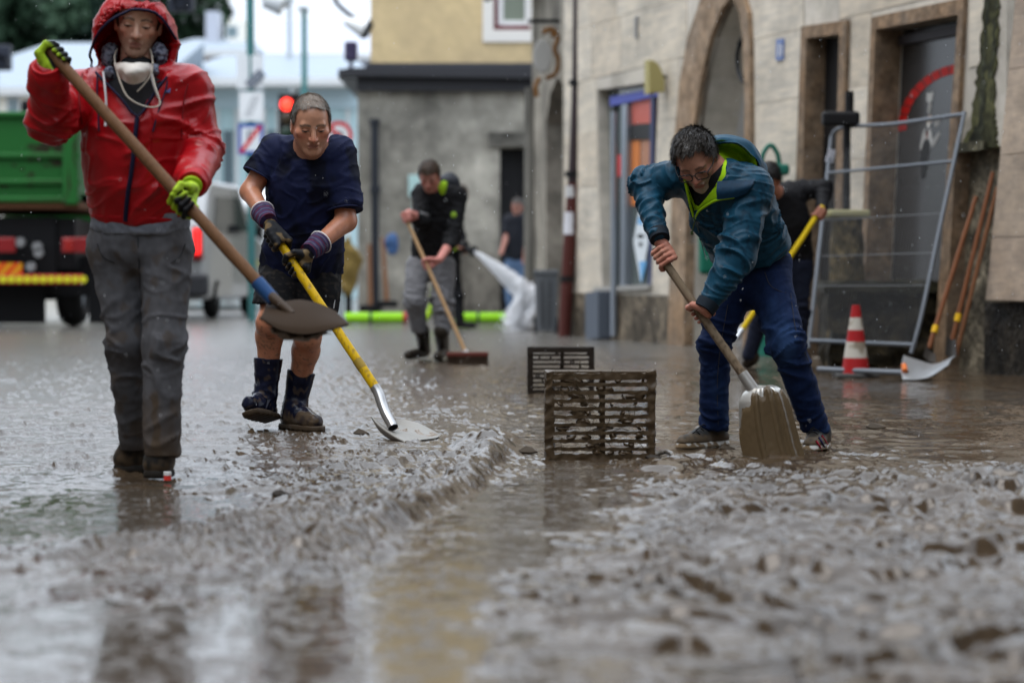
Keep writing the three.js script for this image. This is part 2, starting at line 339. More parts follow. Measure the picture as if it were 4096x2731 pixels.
{
  const front = thing('shop_house', 'cream plastered house with stone arch gateway and two stone framed doorways', 'house', WB.clone());
  const H = 9.5;
  // openings, read off the frontage
  const shop = quad([[1372, 206], [1513, 186], [1497, 655], [1383, 660]]);
  const archIn = [[1580, 790], [1584, 560], [1590, 420], [1602, 300], [1620, 180], [1642, 85], [1668, 18], [1690, -8], [1708, 28], [1716, 90], [1719, 170], [1721, 300], [1720, 470], [1716, 800]];
  const archOut = [[1543, 796], [1549, 560], [1554, 420], [1560, 300], [1570, 190], [1588, 90], [1618, 0], [1668, -62], [1708, -40], [1728, 30], [1732, 100], [1733, 200], [1734, 320], [1733, 480], [1728, 804]];
  const smallOut = quad([[1850, 61], [1955, 46], [1930, 815], [1823, 806]]), smallIn = quad([[1862, 88], [1938, 78], [1918, 814], [1842, 808]]);
  const bigOut = quad([[2012, 40], [2226, -5], [2178, 838], [1977, 820]]), bigIn = quad([[2022, 68], [2212, 33], [2152, 836], [1988, 822]]);
  const AI = quad(archIn), AO = quad(archOut);
  const close = (p) => { const q = p.map((a) => [...a]); q[0][1] = -0.1; q[q.length - 1][1] = -0.1; return q; };
  const drop = (p) => { const q = p.map((a) => [...a]); q[2][1] = q[3][1] = -0.1; return q; };
  const plasterEnd = onWall(2290, 345)[0];
  const [uPlinthA] = onWall(1310, 700), edgeR = onWall(2310, 345)[0];
  // base of the plaster: plinth line on the left part, masonry laid bare on the right part
  const pl = 0.5;
  const rub0 = onWall(2200, 345), rubB = onWall(2176, 838)[0];
  const outline = [[0, H], [0, pl], [AO[0][0] + 0.02, pl], [AO[0][0] + 0.02, 0], [rubB, 0], [rub0[0], rub0[1]], [WLEN + 0.3, rub0[1]], [WLEN + 0.3, H]];
  const wall = part('wall', slab(outline, [shop, close(AI).map(([u, v]) => [u, Math.max(v, 0.001)]), drop(smallIn).map(([u, v]) => [u, Math.max(v, 0.001)]), drop(bigIn).map(([u, v]) => [u, Math.max(v, 0.001)])], -0.42, 0), MT.plaster, front);
  part('plinth', slab([[0, -0.1], [AO[0][0] + 0.03, -0.1], [AO[0][0] + 0.03, pl], [0, pl]], [], -0.42, 0.025), MT.plinth, front);
  // bare masonry between the big doorway and the corner: rough stones, each its own
  const bed = part('masonry', slab([[rubB + 0.003, -0.1], [WLEN + 0.3, -0.1], [WLEN + 0.3, rub0[1] - 0.004], [rub0[0] + 0.003, rub0[1] - 0.004]], [], -0.42, -0.09), MT.rubble, front);
  const r = rng(77), stoneMats = [0, 1, 2, 3].map((k) => M([[0.42, 0.38, 0.31], [0.55, 0.52, 0.47], [0.28, 0.24, 0.19], [0.36, 0.27, 0.18]][k], 0.7, { map: again(TX.rough, 1.4), ...bumpy(TX.roughBump, 2, 0.02) }));
  const stoneGeos = [0, 1, 2, 3, 4].map((k) => wobble(new THREE.IcosahedronGeometry(1, 2), 0.42, 1.6, k * 7));
  for (let v = 0.05; v < rub0[1] - 0.05;) {
    const h = 0.10 + 0.10 * r();
    for (let u = mix(rubB, rub0[0], v / rub0[1]) + 0.01; u < WLEN + 0.25;) {
      const w = 0.10 + 0.16 * r();
      const m = new THREE.Mesh(stoneGeos[r() * 5 | 0], stoneMats[r() * 4 | 0]);
      m.name = 'stone'; m.castShadow = m.receiveShadow = true;
      m.scale.set(w * 0.56, h * 0.56, 0.075 + 0.05 * r()); m.quaternion.setFromRotationMatrix(wallMatrix);
      m.position.copy(atWall(u + w / 2, Math.min(v + h / 2, rub0[1] - 0.06), -0.10)).sub(front.position);
      bed.add(m); u += w;
    }
    v += h;
  }
  // facing slabs with open joints, fitted round the openings
  {
    const tones = [0, 1, 2, 3].map((k) => M([[0.80, 0.77, 0.71], [0.82, 0.795, 0.735], [0.79, 0.745, 0.67], [0.83, 0.805, 0.75]][k], 0.75, { map: again(TX.travertine, 0.5 + 0.07 * k), ...bumpy(TX.roughBump, 1.7, 0.003) })), q = rng(17);
    const opens = [shop, AO, smallOut, bigOut];
    const spanAt = (p, v0, v1) => { let lo = 1e9, hi = -1e9; for (let i = 0; i < p.length; i++) { const [a, va] = p[i], [b, vb] = p[(i + 1) % p.length]; for (let k = 0; k <= 20; k++) { const v = mix(va, vb, k / 20), u = mix(a, b, k / 20); if (v >= v0 && v <= v1) { lo = Math.min(lo, u); hi = Math.max(hi, u); } } } return lo < hi ? [lo - 0.02, hi + 0.02] : null; };
    let n = 0;
    for (let row = 0; row < 8; row++) {
      const v0 = pl + 0.01 + row * 0.6, v1 = v0 + 0.593;
      let free = [[0.01, v1 < rub0[1] - 0.1 ? rubB - 0.05 : WLEN]];
      for (const o of opens) { const s = spanAt(o, v0 - 0.02, v1 + 0.02); if (s) free = free.flatMap(([a, b]) => s[1] < a || s[0] > b ? [[a, b]] : [[a, s[0]], [s[1], b]]).filter(([a, b]) => b - a > 0.06); }
      if (v0 < rub0[1] + 0.06 && v1 > rub0[1] - 0.1) free = free.map(([a, b]) => [a, Math.min(b, rubB - 0.05)]).filter(([a, b]) => b - a > 0.06);
      for (const [a, b] of free) { const m = Math.max(1, Math.round((b - a) / (0.9 + 0.3 * q()))); for (let k = 0; k < m; k++) { const ua = mix(a, b, k / m) + 0.004, ub = mix(a, b, (k + 1) / m) - 0.004; part('facing_slab', slab([[ua, v0], [ub, v0], [ub, v1], [ua, v1]], [], 0.0005, 0.006 + 0.003 * q()), tones[(n++ * 7 + row * 3) % 4], wall); } }
    }
    // dried mud splashed up the foot of the wall, with a ragged edge
    const splash = M([0.20, 0.155, 0.11], 0.7, { map: again(TX.rough, 1.3) });
    for (const [a, b] of [[AO.at(-1)[0] + 0.06, smallOut[3][0] - 0.06], [smallOut[2][0] + 0.06, bigOut[3][0] - 0.06]]) { const top = []; for (let k = 0; k <= 26; k++) top.push([mix(b, a, k / 26), 0.34 + 0.16 * fbm(k * 0.31, a, 3, 3) + 0.10 * q()]); part('mud_splash', slab([[a, 0], [b, 0], ...top], [], 0.001, 0.012), splash, wall); }
  }
  // stone surrounds
  part('arch_surround', slab(close(AO), [close(AI).map(([u, v], i, a) => [u, v < 0 ? -0.099 : v])], -0.06, 0.045), MT.archStone, front);
  const frame = (o, i) => slab(drop(o), [drop(i).map(([u, v]) => [u, v < 0 ? -0.099 : v])], -0.2, 0.04);
  part('door_surround', frame(smallOut, smallIn), MT.surround, front);
  part('door_surround', frame(bigOut, bigIn), MT.surround, front);
  // the gateway behind the arch: a vaulted white passage
  const u0 = AI[0][0], u1 = AI.at(-1)[0], top = Math.max(...AI.map((p) => p[1]));
  const pass = part('gateway_passage', [box(0.1, top + 1.2, 5).translate(u0 - 0.05, top / 2 + 0.55, 0), box(0.1, top + 1.2, 5).translate(u1 + 0.15, top / 2 + 0.55, 0), box(u1 - u0 + 0.6, 0.1, 0.5).translate((u0 + u1) / 2, top + 0.9, 2.25 * wallOut)].map((g) => g.translate(0, 0, -2.95 * wallOut).applyMatrix4(wallMatrix)), MT.passage, front);
  // doors and glazing
  const inset = (p, w) => p;
  const leaf = (name, p, w, m, label) => part(name, slab(drop(p).map(([u, v]) => [u, Math.max(v, 0.0)]), [], w - 0.05, w), m, front, label);
  leaf('door', smallIn, -0.15, MT.dark, 'dark narrow door in a stone frame');
  const big = leaf('door', bigIn, -0.21, M([0.035, 0.033, 0.032], 0.25), 'dark glazed door with red lettering and white figures');
  // shop front: frame, glass, posters
  const glazing = part('shop_window', slab(shop, [], -0.16, -0.13), M([0.10, 0.12, 0.115], 0.08), front, 'shop window with blue head and orange displays inside');
  const sp = (pts, w0, w1, m, n) => part(n, slab(quad(pts), [], w0, w1), m, glazing);
  sp([[1385, 222], [1511, 197], [1511, 216], [1385, 243]], -0.13, -0.08, M([0.10, 0.12, 0.42], 0.5), 'head_panel');
  sp([[1416, 240], [1428, 238], [1424, 658], [1412, 659]], -0.13, -0.06, MT.zinc, 'mullion');
  sp([[1384, 218], [1392, 217], [1400, 659], [1392, 660]], -0.13, -0.09, M([0.06, 0.065, 0.06], 0.5), 'frame');
  sp([[1478, 210], [1486, 209], [1480, 655], [1472, 655]], -0.13, -0.08, M([0.05, 0.06, 0.12], 0.5), 'frame');
  sp([[1428, 232], [1474, 224], [1474, 282], [1428, 285]], -0.128, -0.118, M([0.50, 0.13, 0.10], 0.5), 'poster');
  sp([[1487, 222], [1509, 217], [1506, 284], [1485, 286]], -0.128, -0.118, M([0.62, 0.15, 0.05], 0.5), 'poster');
  sp([[1427, 322], [1446, 321], [1443, 470], [1425, 472]], -0.128, -0.118, M([0.60, 0.20, 0.06], 0.5), 'poster');
  sp([[1449, 321], [1471, 320], [1468, 440], [1447, 442]], -0.128, -0.118, M([0.38, 0.19, 0.12], 0.5), 'poster');
  sp([[1485, 328], [1503, 327], [1500, 372], [1484, 374]], -0.128, -0.118, M([0.62, 0.18, 0.06], 0.5), 'poster');
  sp([[1389, 356], [1409, 355], [1408, 404], [1388, 406]], -0.128, -0.118, M([0.50, 0.05, 0.05], 0.5), 'poster');
  sp([[1428, 290], [1486, 286], [1485, 318], [1427, 320]], -0.13, -0.10, M([0.03, 0.03, 0.03], 0.5), 'transom');
  const flag = quad([[1450, 462], [1460, 520], [1467, 555], [1459, 600], [1450, 648], [1441, 600], [1433, 555], [1440, 515]]);
  part('banner', slab(flag, [], -0.116, -0.108), M([0.62, 0.66, 0.68], 0.6), glazing);
  sp([[1447, 600], [1464, 600], [1452, 650]], -0.107, -0.105, M([0.14, 0.36, 0.62], 0.6), 'banner_panel');
  sp([[1446, 498], [1455, 498], [1457, 515], [1443, 515]], -0.107, -0.105, M([0.14, 0.36, 0.62], 0.6), 'banner_panel');
  sp([[1443, 538], [1458, 538], [1458, 546], [1443, 546]], -0.107, -0.105, MT.black, 'banner_lettering');
  sp([[1447, 556], [1454, 556], [1454, 566], [1447, 566]], -0.107, -0.105, MT.black, 'banner_lettering');
  sp([[1372, 660], [1500, 653], [1500, 663], [1372, 671]], -0.13, 0.05, M([0.30, 0.29, 0.27], 0.6), 'sill');
  // print on the big door
  const doorPrint = print(512, 1024, (c, w, h) => {
    c.clearRect(0, 0, w, h);
    c.strokeStyle = '#a81d18'; c.lineWidth = 74; c.setLineDash([62, 9]); c.beginPath(); c.arc(455, 520, 395, Math.PI * 0.97, Math.PI * 1.52); c.stroke(); c.setLineDash([]);
    const blob = (x, y, a, b, t, col) => { c.fillStyle = col; c.beginPath(); c.ellipse(x, y, a, b, t, 0, 7); c.fill(); };
    blob(282, 322, 26, 38, 0, '#a9a7a2'); blob(270, 296, 12, 22, -0.3, '#a9a7a2'); blob(298, 296, 12, 22, 0.3, '#b0aea9'); blob(284, 400, 15, 52, 0.1, '#8f8d88');
    blob(292, 505, 26, 44, 0.05, '#a08d7c'); blob(292, 540, 16, 22, 0, '#c2bfb8'); blob(372, 515, 28, 46, -0.1, '#7d7b77'); blob(372, 548, 20, 16, 0, '#8e8c88');
    blob(250, 650, 16, 88, 0.12, '#9a9893'); blob(326, 640, 15, 80, -0.35, '#b3b1ac'); blob(288, 668, 22, 60, 0, '#b9b6b0'); blob(290, 622, 8, 34, 0, '#6a3026'); blob(380, 668, 20, 70, 0.5, '#908e8a'); blob(288, 770, 40, 120, 0, '#151515'); blob(300, 880, 30, 100, 0, '#131313');
  });
  {
    const bi = quad([[2070, 130], [2205, 105], [2165, 470], [2055, 480]], -0.395);
    const P = [[2062, 150], [2206, 120], [2168, 420], [2052, 430]].map(([x, y]) => { const [u, v] = onWall(x, y, -0.206); return atWall(u, v, -0.206); });
    const g = new THREE.BufferGeometry(); g.setAttribute('position', new THREE.BufferAttribute(new Float32Array([P[3], P[2], P[1], P[0]].flatMap((p) => p.toArray())), 3));
    g.setAttribute('uv', new THREE.BufferAttribute(new Float32Array([0, 0, 1, 0, 1, 1, 0, 1]), 2)); g.setIndex([0, 1, 2, 0, 2, 3]); g.computeVertexNormals();
    part('door_print', g, M(0xffffff, 0.6, { map: doorPrint, transparent: true }), big);
  }
  part('door_transom', slab(quad([[2075, 84], [2210, 58], [2210, 78], [2074, 104]], -0.2), [], -0.21, -0.16), M([0.05, 0.045, 0.05], 0.5), big);
  // ledge where the plaster ends
  part('ledge', slab([[rub0[0] + 0.02, rub0[1] - 0.02], [WLEN + 0.02, rub0[1] - 0.02], [WLEN + 0.02, rub0[1] + 0.05], [rub0[0] + 0.02, rub0[1] + 0.05]], [], -0.1, 0.045), M([0.38, 0.37, 0.28], 0.8, { map: again(TX.rough, 0.8) }), front);
  // green and black run-off stain on the plaster by the corner: matter with its own outline
  const stain = (pts, m, k) => { const p = quad(pts, 0.012); part('algae_stain', slab(p, [], 0.001, 0.0105 + 0.002 * k), m, wall); };
  const mossy = M([0.22, 0.23, 0.12], 0.9, { map: again(TX.rough, 0.6) }), mossDark = M([0.13, 0.145, 0.10], 0.9, { map: again(TX.rough, 1.1) });
  const wavy = (l, rr, y0, y1, n, sd) => { const q = rng(sd), a = [], b = []; for (let i = 0; i <= n; i++) { const t = i / n, y = mix(y0, y1, t); a.push([l(t) + 9 * (q() - 0.5), y]); b.push([rr(t) + 9 * (q() - 0.5), y]); } return [...a, ...b.reverse()]; };
  stain(wavy((t) => mix(2263, 2238, t) - 10 * t * t, (t) => mix(2297, 2272, t) + 8 * t, -20, 300, 26, 3), mossy, 1);
  stain(wavy((t) => mix(2255, 2205, t), (t) => mix(2280, 2293, t), 245, 338, 18, 4), mossy, 1.6);
  stain(wavy((t) => mix(2266, 2246, t), (t) => mix(2276, 2258, t), -20, 330, 26, 5), mossDark, 2.2);
  stain(wavy((t) => mix(2290, 2272, t), (t) => mix(2297, 2279, t), -20, 180, 18, 6), mossDark, 2.2);
  stain(wavy((t) => mix(2240, 2222, t), (t) => mix(2262, 2254, t), 290, 338, 12, 8), mossDark, 2.6);
  // lamp sign, house number, bracket, weathered joints
  const yl = at(1507, 165, 0); const [lu, lv] = onWall(1500, 180, 0.15);
  const lamp = thing('shop_sign', 'small yellowed box sign above the shop window', 'sign', atWall(lu, lv, 0.0));
  const sg = new THREE.Shape(); sg.moveTo(0, -0.13); sg.lineTo(0.15, -0.15); sg.lineTo(0.15, 0.17); sg.quadraticCurveTo(0.04, 0.17, 0.0, -0.03); sg.closePath();
  part('panel', new THREE.ExtrudeGeometry(sg, { depth: 0.13, bevelEnabled: true, bevelSize: 0.012, bevelThickness: 0.012, bevelSegments: 2 }).rotateY(-Math.PI / 2).translate(0.07, 0, 0).applyMatrix4(new THREE.Matrix4().makeBasis(WU, V(0, 1, 0), WN).setPosition(atWall(lu, lv, 0.06))), M([0.36, 0.31, 0.13], 0.5), lamp);
  part('bracket', rod(atWall(lu, lv + 0.02, -0.02), atWall(lu, lv + 0.02, 0.08), 0.02), MT.black, lamp);
  const num = quad([[1788, 91], [1805, 88], [1804, 137], [1787, 140]]);
  const plate = single('street_name_plate', slab(num, [], 0.002, 0.02), M([0.07, 0.12, 0.30], 0.35), 'small blue enamel plate on the cream wall beside the arch', 'plate');
  const pp = [[1791, 97], [1802, 95], [1801, 132], [1790, 134]].map(([x, y]) => { const [u, v] = onWall(x, y, 0.021); return atWall(u, v, 0.0215); });
  part('plate_lettering', [rod(pp[0].clone().lerp(pp[3], 0.1), pp[0].clone().lerp(pp[3], 0.9), 0.008), rod(pp[0].clone().lerp(pp[1], 0.5).lerp(pp[3].clone().lerp(pp[2], 0.5), 0.15), pp[0].clone().lerp(pp[1], 0.5).lerp(pp[3].clone().lerp(pp[2], 0.5), 0.85), 0.008)], MT.white, plate);
  // wrought-iron ring bracket inside the arch
  const br = [[1700, 95], [1694, 130], [1696, 160], [1706, 186], [1716, 190]].map(([x, y]) => { const [u, v] = onWall(x, y, -0.1); return atWall(u, v, -0.1); });
  single('iron_bracket', [tube(br, 0.022), rod(br[0], br[0].clone().add(V(0.14, 0.05, 0)), 0.03, 0.05), rod(br[0].clone().add(V(0.05, 0.1, 0)), br[0].clone().add(V(0.05, -0.06, 0)), 0.04)], MT.black, 'curled black wrought iron bracket inside the stone arch', 'bracket');
  const hk = onWall(1467, 40), hook = atWall(hk[0], hk[1], 0.03);
  single('wall_hook', [rod(hook, hook.clone().add(V(0, -0.22, 0)), 0.018), rod(hook, hook.clone().addScaledVector(WN, -0.06), 0.018)], M([0.3, 0.3, 0.3], 0.5), 'small grey hook high on the cream wall', 'hook');
}
// --- corner pier / neighbouring house at the right edge, clad in slabs, nearest to the camera
{
  const e0 = onWall(2290, 500, 0.12), pier = thing('clad_house', 'house corner clad in pinkish stone slabs over a dark plinth at the right edge', 'house', atWall(e0[0], 0, 0));
  const seams = [-20, 165, 357, 545, 690], left = (y) => mix(2333, 2264, clamp(y / 692, -0.1, 1));
  part('core', slab([onWall(2268, 690, 0.10), onWall(2760, 716, 0.10), onWall(2760, -300, 0.10), onWall(2338, -60, 0.10)], [], -0.5, 0.10), M([0.22, 0.19, 0.16], 0.9), pier);
  const tone = [0, 1, 2].map((k) => M([[0.60, 0.51, 0.44], [0.63, 0.54, 0.465], [0.57, 0.49, 0.42]][k], 0.7, { map: again(TX.travertine, 0.9), ...bumpy(TX.roughBump, 2, 0.004) }));
  let n = 0;
  for (let r = 0; r + 1 < seams.length; r++) {
    const rows = [left, () => 2430, () => 2560, () => 2690];
    for (let c = 0; c + 1 < rows.length; c++) {
      const y0 = seams[r], y1 = seams[r + 1], L = rows[c], R = rows[c + 1], drop = (x, y) => y + (x - 2290) * (y - 617) * 0.00040;
      const q = quad([[L(y0) + 1.2, drop(L(y0), y0) + 1], [R(y0) - 1.2, drop(R(y0), y0) + 1], [R(y1) - 1.2, drop(R(y1), y1) - 1], [L(y1) + 1.2, drop(L(y1), y1) - 1]], 0.13);
      part('cladding_slab', slab(q, [], 0.102, 0.13 + 0.003 * (n % 3)), tone[(n++ * 5 + r) % 3], pier);
    }
  }
  part('plinth', slab([[onWall(2262, 700, 0.07)[0], -0.1], [onWall(2760, 720, 0.07)[0], -0.1], [onWall(2760, 716, 0.07)[0], onWall(2268, 694, 0.07)[1]], [onWall(2262, 700, 0.07)[0], onWall(2268, 694, 0.07)[1]]], [], -0.5, 0.07), MT.plinthDark, pier);
}
// --- narrow old house beyond the drain pipe: dark eave, hanging sign, dark arched door
{
  const D0 = 30.0, D1 = 34.5;
  const A = at(1306, 765, 29.2).setY(0), B = at(1222, 745, 34.0).setY(0);
  const U = A.clone().sub(B), L = U.length(); U.normalize(); const N = V(U.z, 0, -U.x); if (N.x > 0) N.negate();
  const m = new THREE.Matrix4().makeBasis(U, V(0, 1, 0), V(0, 0, 0).crossVectors(U, V(0, 1, 0))).setPosition(B), sg = V(0, 0, 0).crossVectors(U, V(0, 1, 0)).dot(N) > 0 ? 1 : -1;
  const house = thing('narrow_house', 'narrow weathered grey house with a dark arched doorway beyond the drain pipe', 'house', B.clone());
  const plate = (pts, holes, a, b) => { const s = new THREE.Shape(pts.map((p) => new THREE.Vector2(...p))); for (const h of holes) s.holes.push(new THREE.Path(h.map((p) => new THREE.Vector2(...p)))); return new THREE.ExtrudeGeometry(s, { depth: Math.abs(b - a), bevelEnabled: false }).translate(0, 0, sg > 0 ? Math.min(a, b) : -Math.max(a, b)).applyMatrix4(m); };
  const d0 = 0.42 * L, d1 = 0.86 * L, door = [[d0, 0.001], [d1, 0.001], [d1, 3.05], [mix(d0, d1, 0.7), 3.2], [mix(d0, d1, 0.25), 3.05], [d0, 2.7]];
  part('wall', plate([[0, 0], [L, 0], [L, 7], [0, 7]], [door], -0.4, 0), M([0.70, 0.65, 0.58], 0.85, { map: again(TX.grey, 0.35) }), house);
  part('door', plate(door, [], -0.36, -0.3), M([0.035, 0.033, 0.035], 0.4), house);
  part('door_jamb', plate([[mix(d0, d1, 0.62), 0.1], [mix(d0, d1, 0.78), 0.1], [mix(d0, d1, 0.78), 3.0], [mix(d0, d1, 0.62), 3.0]], [], -0.3, -0.22), M([0.26, 0.07, 0.08], 0.6), house);
  part('door_jamb', plate([[mix(d0, d1, 0.8), 0.1], [mix(d0, d1, 0.95), 0.1], [mix(d0, d1, 0.95), 2.6], [mix(d0, d1, 0.8), 2.6]], [], -0.3, -0.22), M([0.20, 0.23, 0.30], 0.5), house);
  part('eave', plate([[-0.3, 4.62], [L + 0.2, 5.0], [L + 0.2, 5.5], [-0.3, 5.5]], [], -0.4, 0.55), MT.slate, house);
  part('gutter', rod(B.clone().addScaledVector(U, -0.35).addScaledVector(N, 0.6).setY(4.62), B.clone().addScaledVector(U, L).addScaledVector(N, 0.6).setY(5.06), 0.07), M([0.3, 0.3, 0.3], 0.5), house);
  part('corner_post', rod(B.clone().addScaledVector(U, 0.22).addScaledVector(N, 0.02).setY(0), B.clone().addScaledVector(U, 0.22).addScaledVector(N, 0.02).setY(3.3), 0.12, 0.11), M([0.36, 0.35, 0.33], 0.85, { map: again(TX.grey, 0.8) }), house);
  // hanging sign of gilt scrollwork round a pale shield
  const C = at(1250, 130, 30.2), hs = thing('hanging_sign', 'pale shield shop sign in rusty gilt scrollwork under the dark eave', 'sign', C.clone());
  const sh = new THREE.Shape(); sh.absellipse(0, 0, 0.10, 0.19, 0, Math.PI * 2);
  part('shield', new THREE.ExtrudeGeometry(sh, { depth: 0.05, bevelEnabled: true, bevelSize: 0.02, bevelThickness: 0.02 }).translate(C.x - 0.02, C.y, C.z), M([0.36, 0.35, 0.33], 0.6), hs);
  const gilt = M([0.20, 0.09, 0.025], 0.6);
  part('scrollwork', [tube([V(.08, .28, 0), V(.17, .24, 0), V(.13, .1, 0), V(.18, -.06, 0), V(.13, -.22, 0), V(.02, -.27, 0)].map((p) => p.add(C)), 0.03), tube([V(-.02, .3, 0), V(.08, .34, 0), V(.16, .28, 0)].map((p) => p.add(C)), 0.035), tube([V(-.05, -.26, 0), V(-.1, -.36, 0), V(-.09, -.5, 0)].map((p) => p.add(C)), 0.03)], gilt, hs);
  part('arm', rod(C.clone().add(V(-0.2, 0.44, 0)), C.clone().add(V(0.4, 0.44, 0)), 0.025), MT.black, hs);
}
// --- drain pipe on the corner of the cream house
{
  const q = [[1333, -20], [1327, 200], [1318, 420], [1306, 600], [1297, 772]].map(([x, y]) => at(x, y, 27.75));
  const pipe = thing('drain_pipe', 'dark rain pipe turning rust red near the ground with pale stickers', 'pipe', q[4].clone().setY(0));
  q[4].y = 0; q[0].y += 2;
  part('upper_pipe', tube([q[0], q[1], q[2]], 0.07, 12), MT.pipeDark, pipe);
  part('lower_pipe', tube([q[2], q[3], q[4]], 0.074, 12), MT.pipeRed, pipe);
  for (const y of [190, 400, 640]) { const c = at(mix(1333, 1297, (y + 20) / 792), y, 27.75); part('clamp', new THREE.CylinderGeometry(0.085, 0.085, 0.06, 14).translate(c.x, c.y, c.z), MT.black, pipe); }
  for (const [y, c] of [[500, [0.62, 0.62, 0.66]], [525, [0.66, 0.66, 0.7]], [440, [0.5, 0.5, 0.5]]]) { const p = at(mix(1333, 1297, (y + 20) / 792) - 3, y, 27.75); part('sticker', new THREE.CylinderGeometry(0.079, 0.079, 0.13, 14, 1, true, -0.9, 1.7).translate(p.x + 0.012, p.y, p.z), M(c, 0.6), pipe); }
}
// zinc post box by the shop window, small down pipe
{
  const a = onWall(1412, 660, 0.06), p0 = atWall(a[0], a[1], 0.07), p1 = atWall(onWall(1410, 750, 0.07)[0], 0.05, 0.07);
  single('thin_down_pipe', tube([p0.clone().add(V(0, 1.9, 0)), p0, p1], 0.035, 10), MT.zinc, 'thin grey down pipe beside the shop window', 'pipe');
  const c = onWall(1387, 720, 0.1);
  single('cabinet', slab(quad([[1372, 672], [1402, 668], [1402, 776], [1372, 780]], 0.04).map(([u, v]) => [u, Math.max(0, v)]), [], 0.03, 0.18), M([0.10, 0.115, 0.14], 0.5), 'grey metal utility cabinet standing against the plinth under the shop window', 'cabinet');
}
// --- grey corner house straight ahead with the ochre upper storey
{
  const Df = 37.5, s = 5553 / Df, X = (x) => (x - 1176) / s, Y = (y) => EYE + (617 - y) / s;
  const house = thing('corner_house', 'grey rendered corner house with dark slate ledge and ochre upper storey', 'house', V(X(1000), 0, -Df));
  const x0 = X(822), x1 = X(1420), Z = -Df, dep = 7;
  const dx0 = X(1148), dx1 = X(1210), dy = Y(340);
  const face = (pts, holes, z0, z1) => { const sp = new THREE.Shape(pts.map((p) => new THREE.Vector2(...p))); for (const h of holes) sp.holes.push(new THREE.Path(h.map((p) => new THREE.Vector2(...p)))); return new THREE.ExtrudeGeometry(sp, { depth: z1 - z0, bevelEnabled: false }).translate(0, 0, z0); };
  part('wall', [face([[x0, 0], [x1, 0], [x1, Y(165)], [x0, Y(165)]], [[[dx0, 0.001], [dx1, 0.001], [dx1, dy], [dx0, dy]]], Z - 0.4, Z), box(0.4, Y(165), dep, x0 + 0.2, Y(165) / 2, Z - 0.4 - dep / 2)], MT.grey, house);
  part('door', box(dx1 - dx0, dy, 0.06, (dx0 + dx1) / 2, dy / 2, Z - 0.3), M([0.022, 0.022, 0.024], 0.5), house, 'dark door at the end of the grey wall');
  part('lintel', box(dx1 - dx0 + 0.35, 0.22, 0.1, (dx0 + dx1) / 2, dy + 0.13, Z + 0.03), M([0.30, 0.29, 0.27], 0.85, { map: again(TX.grey, 0.5) }), house);
  const led = part('ledge', [face([[X(778), Y(178)], [x1, Y(186)], [x1, Y(160)], [X(800), Y(160)]], [], Z - 0.3, Z + 0.30), box(0.3, 0.14, dep, X(800), Y(170), Z - dep / 2), box(x1 - x0, 0.2, 0.15, (x0 + x1) / 2, Y(196), Z + 0.06)], MT.slate, house);
  part('lean_to_roof', face([[X(838), Y(160)], [x1, Y(160)], [x1, Y(147)], [X(846), Y(147)]], [], Z - 1.2, Z + 0.1), M([0.06, 0.06, 0.068], 0.4), house);
  const wx0 = X(1108), wx1 = X(1222), wy0 = Y(90), wy1 = Y(-150), up = 9.5;
  part('upper_wall', [face([[X(846), Y(150)], [x1, Y(150)], [x1, up], [X(852), up]], [[[wx0, wy0], [wx1, wy0], [wx1, wy1], [wx0, wy1]]], Z - 1.0, Z - 0.6), box(0.3, up - Y(150), dep, X(848) + 0.15, (up + Y(150)) / 2, Z - 1 - dep / 2)], MT.ochre, house);
  const win = part('window', face([[wx0, wy0], [wx1, wy0], [wx1, wy1], [wx0, wy1]], [[[X(1133), Y(62)], [wx1 - 0.02, Y(62)], [wx1 - 0.02, wy1 - 0.1], [X(1133), wy1 - 0.1]]], Z - 0.75, Z - 0.57), M([0.74, 0.71, 0.66], 0.7), house);
  part('window_frame', face([[X(1133), Y(62)], [wx1, Y(62)], [wx1, wy1], [X(1133), wy1]], [[[X(1143), Y(50)], [wx1 - 0.01, Y(50)], [wx1 - 0.01, wy1 - 0.1], [X(1143), wy1 - 0.1]]], Z - 0.78, Z - 0.68), M([0.14, 0.03, 0.035], 0.5), win);
  part('sash', face([[X(1143), Y(50)], [wx1, Y(50)], [wx1, wy1], [X(1143), wy1]], [[[X(1156), Y(38)], [X(1206), Y(38)], [X(1206), wy1 - 0.1], [X(1156), wy1 - 0.1]]], Z - 0.8, Z - 0.72), MT.white, win);
  part('pane', box(X(1207) - X(1155), wy1 - Y(38), 0.02, (X(1155) + X(1207)) / 2, (wy1 + Y(38)) / 2, Z - 0.78), M([0.22, 0.25, 0.20], 0.06), win);
  part('stucco_patch', face([[X(1016), 0], [X(1148), 0], [X(1148), 1.0], [X(1016), 1.1]], [], Z + 0.001, Z + 0.012), M([0.40, 0.37, 0.33], 0.85, { map: again(TX.grey, 0.6) }), house);
  // rain pipe of this house
  single('iron_rain_pipe', [rod(V(X(863), 0, Z + 0.12), V(X(862), Y(280), Z + 0.12), 0.06), new THREE.CylinderGeometry(0.085, 0.085, 0.1, 12).translate(X(863), Y(436), Z + 0.12), new THREE.CylinderGeometry(0.085, 0.075, 0.1, 12).translate(X(862), Y(282), Z + 0.12)], M([0.03, 0.033, 0.04], 0.45), 'black iron rain pipe on the grey corner house', 'pipe');
  const cam = at(806, 118, Df);
  single('flower_pot', [rbox(0.2, 0.3, 0.2, 0.04, cam.x, cam.y, cam.z), rod(cam.clone().add(V(0, -0.3, 0)), cam, 0.03)], M([0.06, 0.05, 0.10], 0.5), 'small dark flower pot on the end of the slate ledge', 'pot');
  // street lamp on a bent arm from the ochre wall
  const arm = [[766, -20], [772, 5], [795, 28], [830, 55], [846, 72]].map(([x, y]) => at(x, y, Df - 0.3));
  const sl = thing('wall_lamp', 'street lamp with pale shade on a bent dark arm from the ochre wall', 'lamp', arm[4].clone());
